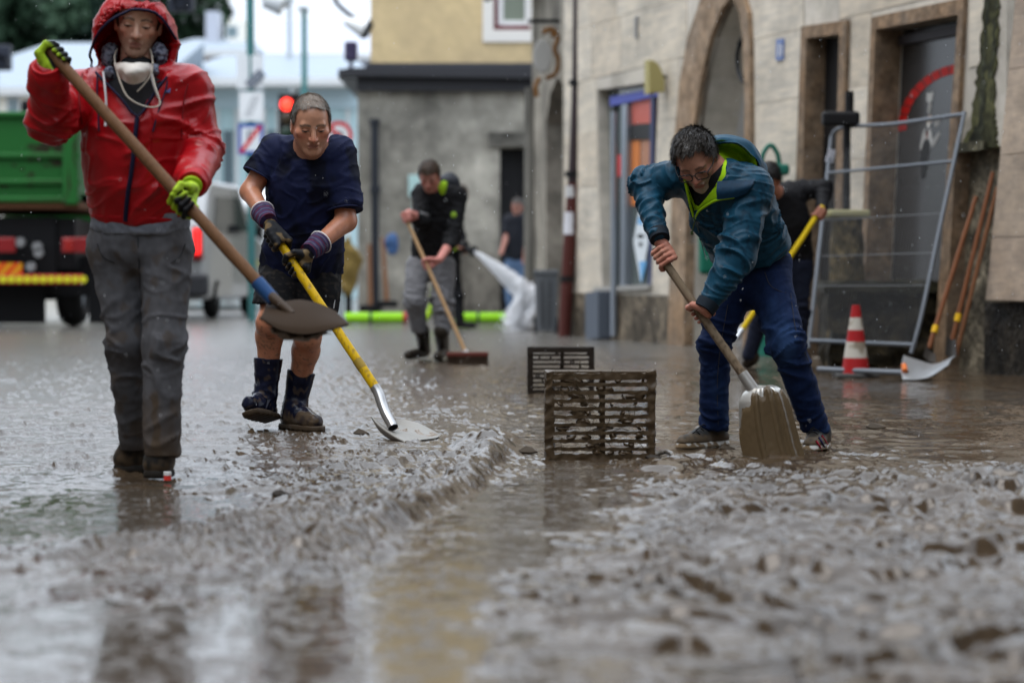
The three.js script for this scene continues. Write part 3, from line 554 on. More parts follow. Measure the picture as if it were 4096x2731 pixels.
  part('arm', tube(arm, 0.035, 8), M([0.06, 0.065, 0.08], 0.5), sl);
  part('shade', rod(at(792, 48, Df - 0.35), at(842, 68, Df - 0.35), 0.06, 0.16, 16), MT.white, sl);
  part('cap', rod(at(838, 66, Df - 0.35), at(850, 72, Df - 0.35), 0.17, 0.12, 16), MT.black, sl);
}

// --- unseen house fronts added beside and behind the viewer to close off the sky
for (const [x0, x1, z0, z1, h, l] of [[-13, 13, 6, 9, 11, 'added unseen house front across the end of the street behind the viewer'], [-13, -8.5, 5.9, -20, 10.5, 'added unseen row house front along the left side of the street beside the viewer'], [5.2, 9, 5.9, -12, 10, 'added unseen house front continuing the right side of the street beside the viewer']]) {
  const t = thing('added_street_house', l, 'house', V((x0 + x1) / 2, 0, (z0 + z1) / 2));
  part('wall', box(Math.abs(x1 - x0), h, Math.abs(z1 - z0), (x0 + x1) / 2, h / 2, (z0 + z1) / 2), M([0.36, 0.33, 0.29], 0.85, { map: again(TX.plaster, 0.2) }), t);
  part('roof', box(Math.abs(x1 - x0) + 0.6, 0.4, Math.abs(z1 - z0) + 0.6, (x0 + x1) / 2, h + 0.2, (z0 + z1) / 2), MT.slate, t);
}
// ================================================================ far left: truck, cars, signs, roofs, trees
const MF = {
  green: M([0.022, 0.135, 0.030], 0.45, { map: makeTexture(256, (u, v) => { const a = stainA(u, v), rust = sstep(0.60, 0.68, a + 0.25 * (stainB(u, v) - 0.5)); return [mix(0.9, 1.0, rust), mix(0.92, 0.42, rust), mix(0.9, 0.6, rust)]; }, true) }),
  rust: M([0.10, 0.045, 0.022], 0.8), chassis: M([0.008, 0.008, 0.009], 0.6), tyre: M([0.012, 0.012, 0.012], 0.75),
  redLens: M([0.5, 0.01, 0.01], 0.25, { emissive: lin(0.9, 0.02, 0.02), emissiveIntensity: 1.2 }),
  redOff: M([0.22, 0.012, 0.014], 0.25), silver: M([0.40, 0.40, 0.40], 0.3, { metalness: 0.35, clearcoat: 0.6 }), carWhite: M([0.80, 0.82, 0.84], 0.3, { clearcoat: 0.6 }),
  carGlass: M([0.03, 0.035, 0.04], 0.06), teal: M([0.06, 0.18, 0.18], 0.5), pole: M([0.36, 0.40, 0.42], 0.45), paleWall: M([0.60, 0.61, 0.61], 0.7), roofPale: M([0.62, 0.68, 0.74], 0.45),
  aqua: M([0.42, 0.58, 0.61], 0.4), blueGrey: M([0.46, 0.48, 0.54], 0.6), cream: M([0.80, 0.77, 0.68], 0.7),
};
function farFrame(D) { const s = 5553 / D; return { s, X: (x) => (x - 1176) / s, Y: (y) => EYE + (617 - y) / s, Z: -D }; }
const bx = (x0, x1, y0, y1, z0, z1) => box(Math.abs(x1 - x0), Math.abs(y1 - y0), Math.abs(z1 - z0), (x0 + x1) / 2, (y0 + y1) / 2, (z0 + z1) / 2);
const rb = (x0, x1, y0, y1, z0, z1, r) => rbox(Math.abs(x1 - x0), Math.abs(y1 - y0), Math.abs(z1 - z0), r, (x0 + x1) / 2, (y0 + y1) / 2, (z0 + z1) / 2, 3);
function wheel(parent, x, y, z, r, w) {
  const t = part('tyre', new THREE.TorusGeometry(r - w * 0.42, w * 0.42, 12, 28).scale(1, 1, 1.25).rotateY(Math.PI / 2).translate(x, y, z), MF.tyre, parent);
  part('rim', new THREE.CylinderGeometry(r * 0.6, r * 0.6, w * 0.7, 24).rotateZ(Math.PI / 2).translate(x, y, z), MT.zinc, t);
}
// --- green tipper lorry, seen from behind
{
  const { X, Y, Z } = farFrame(31.5), t = thing('tipper_lorry', 'rusty green tipper lorry seen from behind, left of the street', 'lorry', V(X(60), 0, Z));
  const x0 = X(-190), x1 = X(182), yt = Y(258), yb = Y(462);
  const bed = part('tipper_bed', [bx(x0, x1, yb, yt, Z, Z - 0.12), bx(x0, x0 + 0.1, yb, yt, Z - 0.12, Z - 4.5), bx(x1 - 0.1, x1, yb, yt, Z - 0.12, Z - 4.5), bx(x0, x1, yb, yb + 0.1, Z - 0.12, Z - 4.5)], MF.green, t);
  for (const y of [264, 358, 418, 458]) part('rib', rb(x0 - 0.02, x1 + 0.02, Y(y + 7), Y(y - 7), Z + 0.07, Z, 0.03), MF.green, bed);
  for (const x of [x0 + 0.08, x1 - 0.1]) part('corner_post', rb(x - 0.1, x + 0.1, yb - 0.05, yt + 0.02, Z + 0.09, Z - 0.05, 0.03), MF.green, bed);
  part('lower_rail', rb(x0, x1, Y(480), Y(463), Z + 0.02, Z - 4.4, 0.02), MF.rust, t);
  part('chassis', [bx(x0 + 0.35, x1 - 0.35, 0.62, yb - 0.2, Z - 0.2, Z - 5.5), bx(x0 + 0.1, x1 - 0.1, 0.78, 1.45, Z - 0.25, Z - 0.8), bx(x0 + 0.05, x0 + 0.65, 0.35, 1.1, Z - 0.9, Z - 5)], MF.chassis, t);
  const bar = part('underrun_bar', rb(x0, x1 + 0.05, Y(652), Y(630), Z + 0.06, Z - 0.06, 0.02), M([0.42, 0.05, 0.03], 0.5), t);
  for (let k = 0; k < 21; k++) { const cx = x0 + 0.09 + k * 0.104; part('reflector_disc', new THREE.CylinderGeometry(0.047, 0.047, 0.014, 16).rotateX(Math.PI / 2).translate(cx, Y(641), Z + 0.068), M([0.62, 0.60, 0.03], 0.4), bar); }
  part('warning_board', bx(X(-60), X(52), Y(632), Y(603), Z + 0.05, Z + 0.02), M(0xffffff, 0.5, { map: print(256, 64, (c, w, h) => { c.fillStyle = '#c8371a'; c.fillRect(0, 0, w, h); c.strokeStyle = '#c98a1c'; c.lineWidth = 26; for (let i = -1; i < 5; i++) { c.beginPath(); c.moveTo(i * 64, h + 10); c.lineTo(i * 64 + 80, -10); c.stroke(); } }) }), t);
  for (const x of [X(5), X(178)]) { const l = part('tail_lamp', rb(x - 0.2, x + 0.18, Y(580), Y(545), Z + 0.06, Z - 0.02, 0.02), MF.redOff, t); part('lens', rb(x - 0.16, x - 0.05, Y(577), Y(549), Z + 0.075, Z + 0.05, 0.01), M([0.30, 0.015, 0.012], 0.25), l); }
  for (const [x, y] of [[46, 556], [85, 566], [88, 580], [70, 612]]) part('coupling', new THREE.CylinderGeometry(0.06, 0.06, 0.1, 14).rotateX(Math.PI / 2).translate(X(x), Y(y), Z - 0.02), M([0.22, 0.22, 0.22], 0.4), t);
  for (const x of [x0 + 0.3, x1 - 0.3]) wheel(t, x, 0.5, Z - 1.2, 0.5, 0.34);
  for (const [a, b] of [[x0, X(84)], [X(186), x1 + 0.25]]) part('mudguard', bx(a, b, 0.06, 0.95, Z - 0.55, Z - 0.58), MF.chassis, t);
  part('cross_member', bx(X(80), X(190), 0.42, 0.95, Z - 0.6, Z - 0.7), MF.chassis, t);
  part('rear_axle', rb(x0 + 0.4, x1 - 0.3, 0.36, 0.78, Z - 1.0, Z - 1.4, 0.1), MF.chassis, t);
  part('cab', rb(x0 + 0.1, x1 - 0.1, 0.7, 2.9, Z - 4.8, Z - 6.4, 0.15), MF.green, t);
  single('grab_bucket', [rod(V(X(8), Y(262), Z - 1.5), V(X(30), Y(225), Z - 1.5), 0.16, 0.10), rod(V(X(30), Y(225), Z - 1.5), V(X(52), Y(250), Z - 1.5), 0.07), rbox(0.28, 0.3, 0.3, 0.05, X(24), Y(240), Z - 1.5)], MF.chassis, 'black grab bucket showing above the green lorry bed', 'grab');
}
// --- grey people carrier, rear and right flank
{
  const { X, Y, Z } = farFrame(37.0), t = thing('people_carrier', 'silver people carrier with a lit tail lamp behind the walking man', 'car', V(X(440), 0, Z));
  const x1 = X(470), x0 = x1 - 1.78, turn = 0.11;
  const g = new THREE.Group();
  const sh = new THREE.Shape(); // flank outline, z back to front
  [[0.0, 0.32], [0.02, 0.9], [0.10, 1.15], [0.38, 1.72], [0.6, 1.80], [2.4, 1.80], [3.25, 1.22], [4.2, 1.02], [4.42, 0.7], [4.42, 0.32]].forEach(([a, b], i) => i ? sh.lineTo(a, b) : sh.moveTo(a, b)); sh.closePath();
  const R = (geo) => geo.applyMatrix4(new THREE.Matrix4().makeTranslation(x1, 0, Z).multiply(new THREE.Matrix4().makeRotationY(-turn)).multiply(new THREE.Matrix4().makeScale(1, 1.15, 1)));
  const body = part('body', R(new THREE.ExtrudeGeometry(sh, { depth: 1.64, bevelEnabled: true, bevelSize: 0.06, bevelThickness: 0.07, bevelSegments: 4 }).rotateY(Math.PI / 2).translate(-1.71, 0, 0)), MF.silver, t);
  part('side_window', R(new THREE.ExtrudeGeometry(new THREE.Shape([[0.55, 1.16], [0.70, 1.66], [2.35, 1.68], [3.0, 1.22]].map((p) => new THREE.Vector2(...p))), { depth: 0.012, bevelEnabled: false }).rotateY(Math.PI / 2).translate(0.001, 0, 0)), MF.carGlass, body);
  part('rear_window', R(box(1.3, 0.5, 0.02).rotateX(-0.46).translate(-0.86, 1.44, -0.19)), MF.carGlass, body);
  part('rear_bumper', R(rbox(1.86, 0.3, 0.18, 0.06, -0.86, 0.46, 0.06)), M([0.05, 0.05, 0.055], 0.6), body);
  for (const k of [0, 1]) { const l = part('tail_lamp', R(rbox(0.17, 0.46, 0.12, 0.03, k ? -1.62 : -0.10, 1.02, 0.045)), MF.redOff, t); part('lit_lens', R(rbox(0.12, 0.34, 0.05, 0.03, k ? -1.62 : -0.10, 1.04, 0.10)), MF.redLens, l); }
  const mir = part('mirror', R(rbox(0.2, 0.17, 0.1, 0.04, 0.2, 1.22, -2.75)), MT.black, t);
  for (const z of [-0.85, -3.5]) for (const x of [-0.1, -1.6]) { const p = V(x, 0.33, z); const q = R(new THREE.BufferGeometry().setFromPoints([p])).attributes.position; wheel(t, q.getX(0), 0.33, q.getZ(0), 0.33, 0.22); }
}
// --- white van further on
{
  const { X, Y, Z } = farFrame(46), t = thing('white_van', 'white van parked beyond the silver car', 'van', V(X(560), 0, Z));
  const sh = new THREE.Shape([[0, 0.3], [0, 1.95], [0.25, 2.2], [3.2, 2.25], [4.2, 1.35], [5.1, 1.1], [5.25, 0.3]].map((p) => new THREE.Vector2(...p)));
  const R = (geo) => geo.rotateY(0.22).translate(X(640), 0, Z);
  const body = part('body', R(new THREE.ExtrudeGeometry(sh, { depth: 1.8, bevelEnabled: true, bevelSize: 0.08, bevelThickness: 0.08, bevelSegments: 3 }).rotateY(Math.PI / 2).translate(-1.9, 0, 0)), MF.carWhite, t);
  part('side_window', R(bx(-2.02, -1.99, 1.25, 1.85, -2.9, -3.9)), MF.carGlass, body);
  part('rear_window', R(bx(-1.7, -0.3, 1.3, 1.85, 0.085, 0.06)), MF.carGlass, body);
  part('tail_lamp', R(bx(-1.93, -1.75, 0.95, 1.3, 0.1, 0.06)), MF.redOff, body);
  for (const z of [-1, -4.2]) wheel(t, X(640) - 1.85 + z * 0.2, 0.34, Z + z, 0.34, 0.22);
}
// --- light car under the truck's far side and barrier tape
{
  const { X, Y, Z } = farFrame(42);
  const a = at(440, 588, 42), b = at(640, 604, 41), tp = new THREE.PlaneGeometry(b.x - a.x, 0.10, 30, 1).translate((a.x + b.x) / 2, 0, -41.5);
  const p = tp.attributes.position; for (let i = 0; i < p.count; i++) { const k = (p.getX(i) - a.x) / (b.x - a.x); p.setY(i, p.getY(i) + mix(a.y, b.y, k) - 0.08 * Math.sin(k * Math.PI)); }
  single('barrier_tape', tp, M([0.55, 0.60, 0.06], 0.5), 'thin yellow barrier tape strung across the street between the men', 'tape');
}
// --- traffic light and signs on poles
{
  const { X, Y, Z } = farFrame(40);
  const tl = thing('traffic_light', 'traffic light showing red behind the man in the navy shirt', 'traffic light', V(X(668), 0, Z));
  part('pole', rod(V(X(672), 0, Z - 0.1), V(X(672), Y(200), Z - 0.1), 0.05), MF.pole, tl);
  part('housing', rb(X(640), X(690), Y(330), Y(215), Z + 0.05, Z - 0.2, 0.04), MT.black, tl);
  const lens = part('red_lamp', new THREE.SphereGeometry(0.1, 20, 12).scale(1, 1, 0.35).translate(X(660), Y(241), Z + 0.06), M([0.6, 0.02, 0.01], 0.3, { emissive: lin(1, 0.03, 0.015), emissiveIntensity: 2.4 }), tl);
  part('green_lamp', new THREE.SphereGeometry(0.1, 20, 12).scale(1, 1, 0.35).translate(X(660), Y(305), Z + 0.06), M([0.01, 0.03, 0.015], 0.3), tl);
  part('amber_lamp', new THREE.SphereGeometry(0.1, 20, 12).scale(1, 1, 0.35).translate(X(660), Y(273), Z + 0.06), M([0.04, 0.025, 0.01], 0.3), tl);
}
{
  const { X, Y, Z } = farFrame(36), s = thing('zone_sign', 'blue and white zone end sign with a red slash on a teal pole', 'sign', V(X(578), 0, Z));
  part('pole', rod(V(X(577), 0, Z - 0.06), V(X(575), Y(-40), Z - 0.06), 0.06), MF.teal, s);
  part('zone_plate', bx(X(547), X(606), Y(355), Y(285), Z, Z - 0.02), M(0xffffff, 0.5, { map: print(256, 300, (c, w, h) => { c.fillStyle = '#e4e8ec'; c.fillRect(0, 0, w, h); c.strokeStyle = '#3a55a8'; c.lineWidth = 34; c.strokeRect(17, 17, w - 34, h - 34); c.fillStyle = '#5f6068'; c.fillRect(92, 66, 20, 150); c.fillRect(92, 66, 74, 20); c.fillRect(146, 66, 20, 74); c.fillRect(92, 122, 74, 18); c.strokeStyle = '#d42a2c'; c.lineWidth = 40; c.beginPath(); c.moveTo(30, h - 20); c.lineTo(w - 30, 20); c.stroke(); }) }), s);
  part('upper_plate', bx(X(550), X(606), Y(278), Y(212), Z, Z - 0.02), M(0xffffff, 0.5, { map: print(256, 300, (c, w, h) => { c.fillStyle = '#eceef0'; c.fillRect(0, 0, w, h); c.strokeStyle = '#9a9ca0'; c.lineWidth = 12; for (let k = 0; k < 3; k++) { c.beginPath(); c.moveTo(60 + k * 30, h - 40); c.lineTo(150 + k * 30, 40); c.stroke(); } }) }), s);
  part('arrow_plate', [bx(X(552), X(598), Y(200), Y(178), Z + 0.02, Z)].map((g) => g.translate(-X(575), -Y(170), 0).rotateZ(0.75).translate(X(575), Y(168), 0)), M([0.20, 0.22, 0.26], 0.5), s);
  part('arrow_backing', bx(X(545), X(606), Y(205), Y(128), Z - 0.005, Z - 0.02), M([0.78, 0.80, 0.82], 0.5), s);
}
{
  const { X, Y, Z } = farFrame(36.8), s = thing('turn_sign', 'round white no turning sign with a red ring beside the grey house', 'sign', V(X(779), 0, Z));
  const c = V(X(778), Y(311), Z);
  part('pole', rod(V(X(781), 0, Z - 0.06), V(X(781), Y(285), Z - 0.06), 0.035), MF.pole, s);
  part('plate', new THREE.CylinderGeometry(0.21, 0.21, 0.015, 32).rotateX(Math.PI / 2).translate(c.x, c.y, c.z), M([0.72, 0.72, 0.72], 0.5), s);
  part('ring', new THREE.RingGeometry(0.155, 0.215, 36).translate(c.x, c.y, c.z + 0.012), M([0.58, 0.035, 0.045], 0.5), s);
  part('slash', box(0.055, 0.34, 0.004).rotateZ(0.8).translate(c.x, c.y, c.z + 0.014), M([0.58, 0.035, 0.045], 0.5), s);
  part('arrow', [box(0.05, 0.14, 0.004, 0.04, -0.05), box(0.11, 0.05, 0.004, 0, 0.03), new THREE.CylinderGeometry(0.055, 0.055, 0.004, 3).rotateX(Math.PI / 2).rotateZ(Math.PI / 2).translate(-0.07, 0.03, 0)].map((g) => g.toNonIndexed().translate(c.x, c.y, c.z + 0.0105)), MT.black, s);
}
for (const [x, D, top, r, label] of [[700, 52, 22, 0.06, 'tall teal lamp post right of the red traffic light'], [666, 70, 0, 0.07, 'slender grey lamp post far behind the traffic light']]) {
  const { X, Y, Z } = farFrame(D), t = thing('lamp_post', label, 'lamp post', V(X(x), 0, Z));
  part('post', rod(V(X(x), 0, Z), V(X(x), Y(top), Z), r * 1.3, r), r < 0.065 ? MF.teal : MF.pole, t);
  part('lamp_head', rb(X(x - 14), X(x + 10), Y(top + 5), Y(top - 4), Z + 0.2, Z - 0.2, 0.03), MF.pole, t);
}
{ // signals hung over the street, and at the left edge
  const { X, Y, Z } = farFrame(44);
  for (const [x0, x1, y0, y1, l] of [[387, 446, -60, 29, 'dark back of a signal head hanging over the street above the red hood'], [-12, 25, 104, 162, 'dark signal head at the left edge above the lorry']]) {
    const t = thing('signal_head', l, 'signal head', V(X((x0 + x1) / 2), 0, Z));
    part('housing', rb(X(x0), X(x1), Y(y1), Y(y0), Z, Z - 0.25, 0.04), M([0.03, 0.035, 0.05], 0.5), t);
    part('visor', new THREE.CylinderGeometry(0.14, 0.14, 0.12, 20, 1, true).rotateX(Math.PI / 2).translate(X((x0 + x1) / 2), Y(mix(y0, y1, 0.72)), Z + 0.06), MT.black, t);
    part('hanger', y0 < 0 ? rod(V(X((x0 + x1) / 2), Y(y0), Z - 0.1), V(X((x0 + x1) / 2), 9, Z - 0.1), 0.03) : rod(V(X(x0), 0, Z - 0.12), V(X(x0), Y(y0), Z - 0.12), 0.05), MF.pole, t);
  }
  const lampAt = [[590, -20], [618, 2], [655, 12], [662, 6]].map(([x, y]) => at(x, y, 42));
  single('hanging_lamp', [tube(lampAt, 0.05), rod(at(605, 4, 42), at(648, 16, 42), 0.1, 0.16)], M([0.42, 0.45, 0.48], 0.4), 'pale street lamp head at the top edge above the traffic light', 'lamp');
}
// --- buildings across the river
function roofHouse(name, label, D, x0, x1, yEave, ridge, wallM, roofM, extra) {
  const { X, Y, Z } = farFrame(D), t = thing(name, label, 'building', V(X((x0 + x1) / 2), 0, Z));
  const wx0 = X(x0), wx1 = X(x1), ye = Y(yEave), deep = 9;
  part('wall', bx(wx0, wx1, 0, ye, Z, Z - deep), wallM, t);
  const [rx0, rx1, ry] = ridge, a = 0.35;
  const p = [V(wx0 - a, ye, Z + a), V(wx1 + a, ye, Z + a), V(X(rx1), Y(ry), Z - deep / 2), V(X(rx0), Y(ry), Z - deep / 2), V(wx0 - a, ye, Z - deep - a), V(wx1 + a, ye, Z - deep - a)];
  const g = new THREE.BufferGeometry(); g.setAttribute('position', new THREE.BufferAttribute(new Float32Array([0, 1, 2, 0, 2, 3, 4, 0, 3, 1, 5, 2, 4, 3, 2, 4, 2, 5].flatMap((i) => p[i].toArray())), 3)); g.computeVertexNormals();
  const roof = part('roof', g, roofM, t);
  part('eave', bx(wx0 - a - 0.02, wx1 + a + 0.02, ye - 0.18, ye + 0.02, Z + a + 0.02, Z + 0.01), MF.paleWall, roof);
  for (const [wx, wy, w, h, m] of extra ?? []) { const w1 = part('window', bx(X(wx), X(wx + w), Y(wy + h), Y(wy), Z + 0.05, Z - 0.02), MT.white, t); part('pane', bx(X(wx + w * 0.1), X(wx + w * 0.9), Y(wy + h * 0.92), Y(wy + h * 0.08), Z + 0.07, Z + 0.04), m ?? M([0.16, 0.22, 0.24], 0.1), w1); }
  return t;
}
const roofTin = M([0.27, 0.315, 0.36], 0.55), bluePane = M([0.12, 0.17, 0.2], 0.12);
roofHouse('long_roof_house', 'long pale building with a low silvery roof behind the lorry', 62, -160, 320, 205, [40, 420, 62], MF.cream, roofTin, [[18, 222, 30, 60], [70, 222, 30, 60], [122, 222, 30, 60, M([0.5, 0.4, 0.12], 0.4)], [170, 222, 26, 60], [206, 222, 26, 60]]);
roofHouse('white_shop_block', 'white flat fronted shop block with an aqua glazed ground floor', 66, 395, 830, 182, [470, 790, 96], M([0.62, 0.64, 0.65], 0.6), roofTin);
{
  const { X, Y, Z } = farFrame(65), t = thing('aqua_shopfront', 'aqua glazed shopfront with pale mullions across the far street', 'shopfront', V(X(600), 0, Z));
  part('glazing', bx(X(430), X(818), 0, Y(208), Z, Z - 0.3), MF.aqua, t);
  part('fascia', bx(X(425), X(822), Y(250), Y(205), Z + 0.1, Z - 0.3), M([0.46, 0.59, 0.65], 0.5), t);
  for (const x of [445, 500, 545, 608, 640, 690, 742, 800]) part('mullion', bx(X(x - 4), X(x + 4), 0, Y(208), Z + 0.06, Z - 0.1), MF.paleWall, t);
  for (const x of [514, 614, 700]) part('dark_door', bx(X(x), X(x + 22), 0, Y(300), Z + 0.05, Z - 0.1), M([0.08, 0.12, 0.14], 0.3), t);
  part('canopy', bx(X(420), X(826), Y(205), Y(196), Z + 1.2, Z - 0.3), MF.paleWall, t);
}
roofHouse('grey_hall', 'tall grey blue hall with a shallow roof on the far side', 88, 600, 850, 128, [610, 1000, 18], MF.blueGrey, M([0.42, 0.44, 0.50], 0.5));
roofHouse('white_gable_house', 'white house with a pale roof and dark vents left of the teal pole', 78, 380, 566, 118, [405, 545, 60], MF.paleWall, roofTin, [[470, 130, 18, 40, M([0.3, 0.2, 0.15], 0.5)], [520, 60, 30, 30]]);
// chimneys
for (const [x, y0, y1, w, D, l] of [[480, 100, 20, 30, 80, 'grey chimney stack on the white gable house'], [536, 115, 40, 34, 80, 'cream chimney stack beside the grey one']]) { const { X, Y, Z } = farFrame(D); single('chimney_stack', bx(X(x - w / 2), X(x + w / 2), Y(y0), Y(y1), Z - 1, Z - 2), y1 < 30 ? MF.blueGrey : MF.cream, l, 'chimney'); }
// --- wooded slope: trees one can tell apart
{
  const leafMats = [0, 1, 2].map((k) => M([[0.030, 0.060, 0.034], [0.040, 0.075, 0.042], [0.024, 0.050, 0.036]][k], 0.7)), bark = M([0.05, 0.04, 0.03], 0.9);
  const r = rng(404), leaf = new THREE.PlaneGeometry(0.55, 0.4, 1, 1);
  [[20, 72, 95, 'broad dark tree at the top left corner'], [95, 60, 100, 'tall dark tree left of the red hood'], [170, 75, 98, 'rounded dark tree just left of the red hood'], [240, 68, 104, 'dark tree behind the red hood'], [420, 78, 110, 'far tree right of the red hood']].forEach(([x, yb, D, label], n) => {
    const { X, Y, Z } = farFrame(D), base = V(X(x), 0, Z), hgt = Y(-40 - 25 * r()), t = thing('slope_tree', label, 'tree', base.clone(), 'trees on the far slope');
    part('trunk', [rod(base, base.clone().add(V(0.2, hgt * 0.6, 0)), 0.35, 0.18), rod(base.clone().add(V(0.1, hgt * 0.4, 0)), base.clone().add(V(1.6, hgt * 0.8, 0.5)), 0.14, 0.06), rod(base.clone().add(V(0.1, hgt * 0.45, 0)), base.clone().add(V(-1.5, hgt * 0.82, -0.4)), 0.14, 0.06)], bark, t);
    const pos = [], clumps = []; for (let k = 0; k < 26; k++) { const a = r() * 7, q = Math.sqrt(r()); clumps.push(V(Math.cos(a) * q * 2.4, hgt * (0.52 + 0.46 * r()), Math.sin(a) * q * 2.0)); }
    const gs = []; const m4 = new THREE.Matrix4(), e = new THREE.Euler(), qn = new THREE.Quaternion();
    for (let k = 0; k < 2600; k++) { const c = clumps[r() * clumps.length | 0], d = V(r() - 0.5, r() - 0.5, r() - 0.5).normalize().multiplyScalar(0.95 * Math.cbrt(r())); e.set(r() * 6, r() * 6, r() * 6); m4.compose(base.clone().add(c).add(d), qn.setFromEuler(e), V(1, 1, 1).multiplyScalar(0.6 + 0.7 * r())); for (const i of [0, 1, 2, 2, 1, 3]) { const v = V(0, 0, 0).fromBufferAttribute(leaf.attributes.position, i).applyMatrix4(m4); pos.push(v.x, v.y, v.z); } }
    const g = new THREE.BufferGeometry(); g.setAttribute('position', new THREE.BufferAttribute(new Float32Array(pos), 3)); g.computeVertexNormals();
    part('crown', g, leafMats[n % 3], t);
  });
  const { X, Y, Z } = farFrame(125), hillG = new THREE.PlaneGeometry(160, 30, 60, 14), p = hillG.attributes.position;
  for (let i = 0; i < p.count; i++) { const x = p.getX(i), k = p.getY(i) / 30 + 0.5; p.setXYZ(i, x + X(300), k * (9 + 6 * sstep(10, -40, x) + 2.5 * noise(x * 0.12, 1, 3)), Z - k * 40 + 3 * noise(x * 0.3, k * 4, 7)); }
  hillG.computeVertexNormals();
  structure('wooded_hill', hillG, M([0.05, 0.085, 0.06], 0.9, { map: again(TX.rough, 20, 6) }));
}
// ================================================================ modelling figures: joined distance fields
const sq = Math.sqrt;
const cone = (a, b, ra, rb) => { const dx = b.x - a.x, dy = b.y - a.y, dz = b.z - a.z, L2 = dx * dx + dy * dy + dz * dz || 1e-9, ax = a.x, ay = a.y, az = a.z; return (x, y, z) => { const px = x - ax, py = y - ay, pz = z - az; let t = (px * dx + py * dy + pz * dz) / L2; t = t < 0 ? 0 : t > 1 ? 1 : t; const ex = px - dx * t, ey = py - dy * t, ez = pz - dz * t; return sq(ex * ex + ey * ey + ez * ez) - (ra + (rb - ra) * t); }; };
const ell = (c, rx, ry, rz) => (x, y, z) => { const a = (x - c.x) / rx, b = (y - c.y) / ry, d = (z - c.z) / rz, k0 = sq(a * a + b * b + d * d), e = a / rx, f = b / ry, g = d / rz, k1 = sq(e * e + f * f + g * g); return k1 < 1e-9 ? -Math.min(rx, ry, rz) : k0 * (k0 - 1) / k1; };
// a trunk: list of [point, half width, half depth] with the direction of its width
function trunk(list, side) {
  const segs = [];
  for (let i = 0; i + 1 < list.length; i++) {
    const [a, aw, ad] = list[i], [b, bw, bd] = list[i + 1], d = b.clone().sub(a), L = d.length(); d.normalize();
    const s = side.clone().addScaledVector(d, -side.dot(d)).normalize(), f = V(0, 0, 0).crossVectors(s, d);
    segs.push([a, d, L, s, f, aw, bw, ad, bd]);
  }
  return (x, y, z) => {
    let best = 1e9;
    for (const [a, d, L, s, f, aw, bw, ad, bd] of segs) {
      const px = x - a.x, py = y - a.y, pz = z - a.z, h = px * d.x + py * d.y + pz * d.z, t = clamp(h / L), over = h - t * L;
      const w = aw + (bw - aw) * t, e = ad + (bd - ad) * t, u = (px * s.x + py * s.y + pz * s.z) / w, v = (px * f.x + py * f.y + pz * f.z) / e, m = Math.min(w, e), o = over / (m * 0.75);
      const k = sq(u * u + v * v + o * o), gg = sq((u / w) ** 2 + (v / e) ** 2 + (o / (m * 0.75)) ** 2), q = gg < 1e-6 ? -m : k * (k - 1) / gg;
      if (q < best) best = q;
    }
    return best;
  };
}
const blend = (k, ...fs) => { fs = fs.flat(); return (x, y, z) => { let d = fs[0](x, y, z); for (let i = 1; i < fs.length; i++) { const b = fs[i](x, y, z), h = clamp(0.5 + 0.5 * (b - d) / k); d = b + (d - b) * h - k * h * (1 - h); } return d; }; };
const carve = (k, f, ...cuts) => (x, y, z) => { let d = f(x, y, z); for (const c of cuts) { const b = -c(x, y, z), h = clamp(0.5 - 0.5 * (b - d) / k); d = b + (d - b) * h + k * h * (1 - h); } return d; };
const grow = (f, r) => (x, y, z) => f(x, y, z) - r;
const under = (p, n) => (x, y, z) => (x - p.x) * n.x + (y - p.y) * n.y + (z - p.z) * n.z;       // half space, inside where < 0
const both = (f, g) => (x, y, z) => Math.max(f(x, y, z), g(x, y, z));
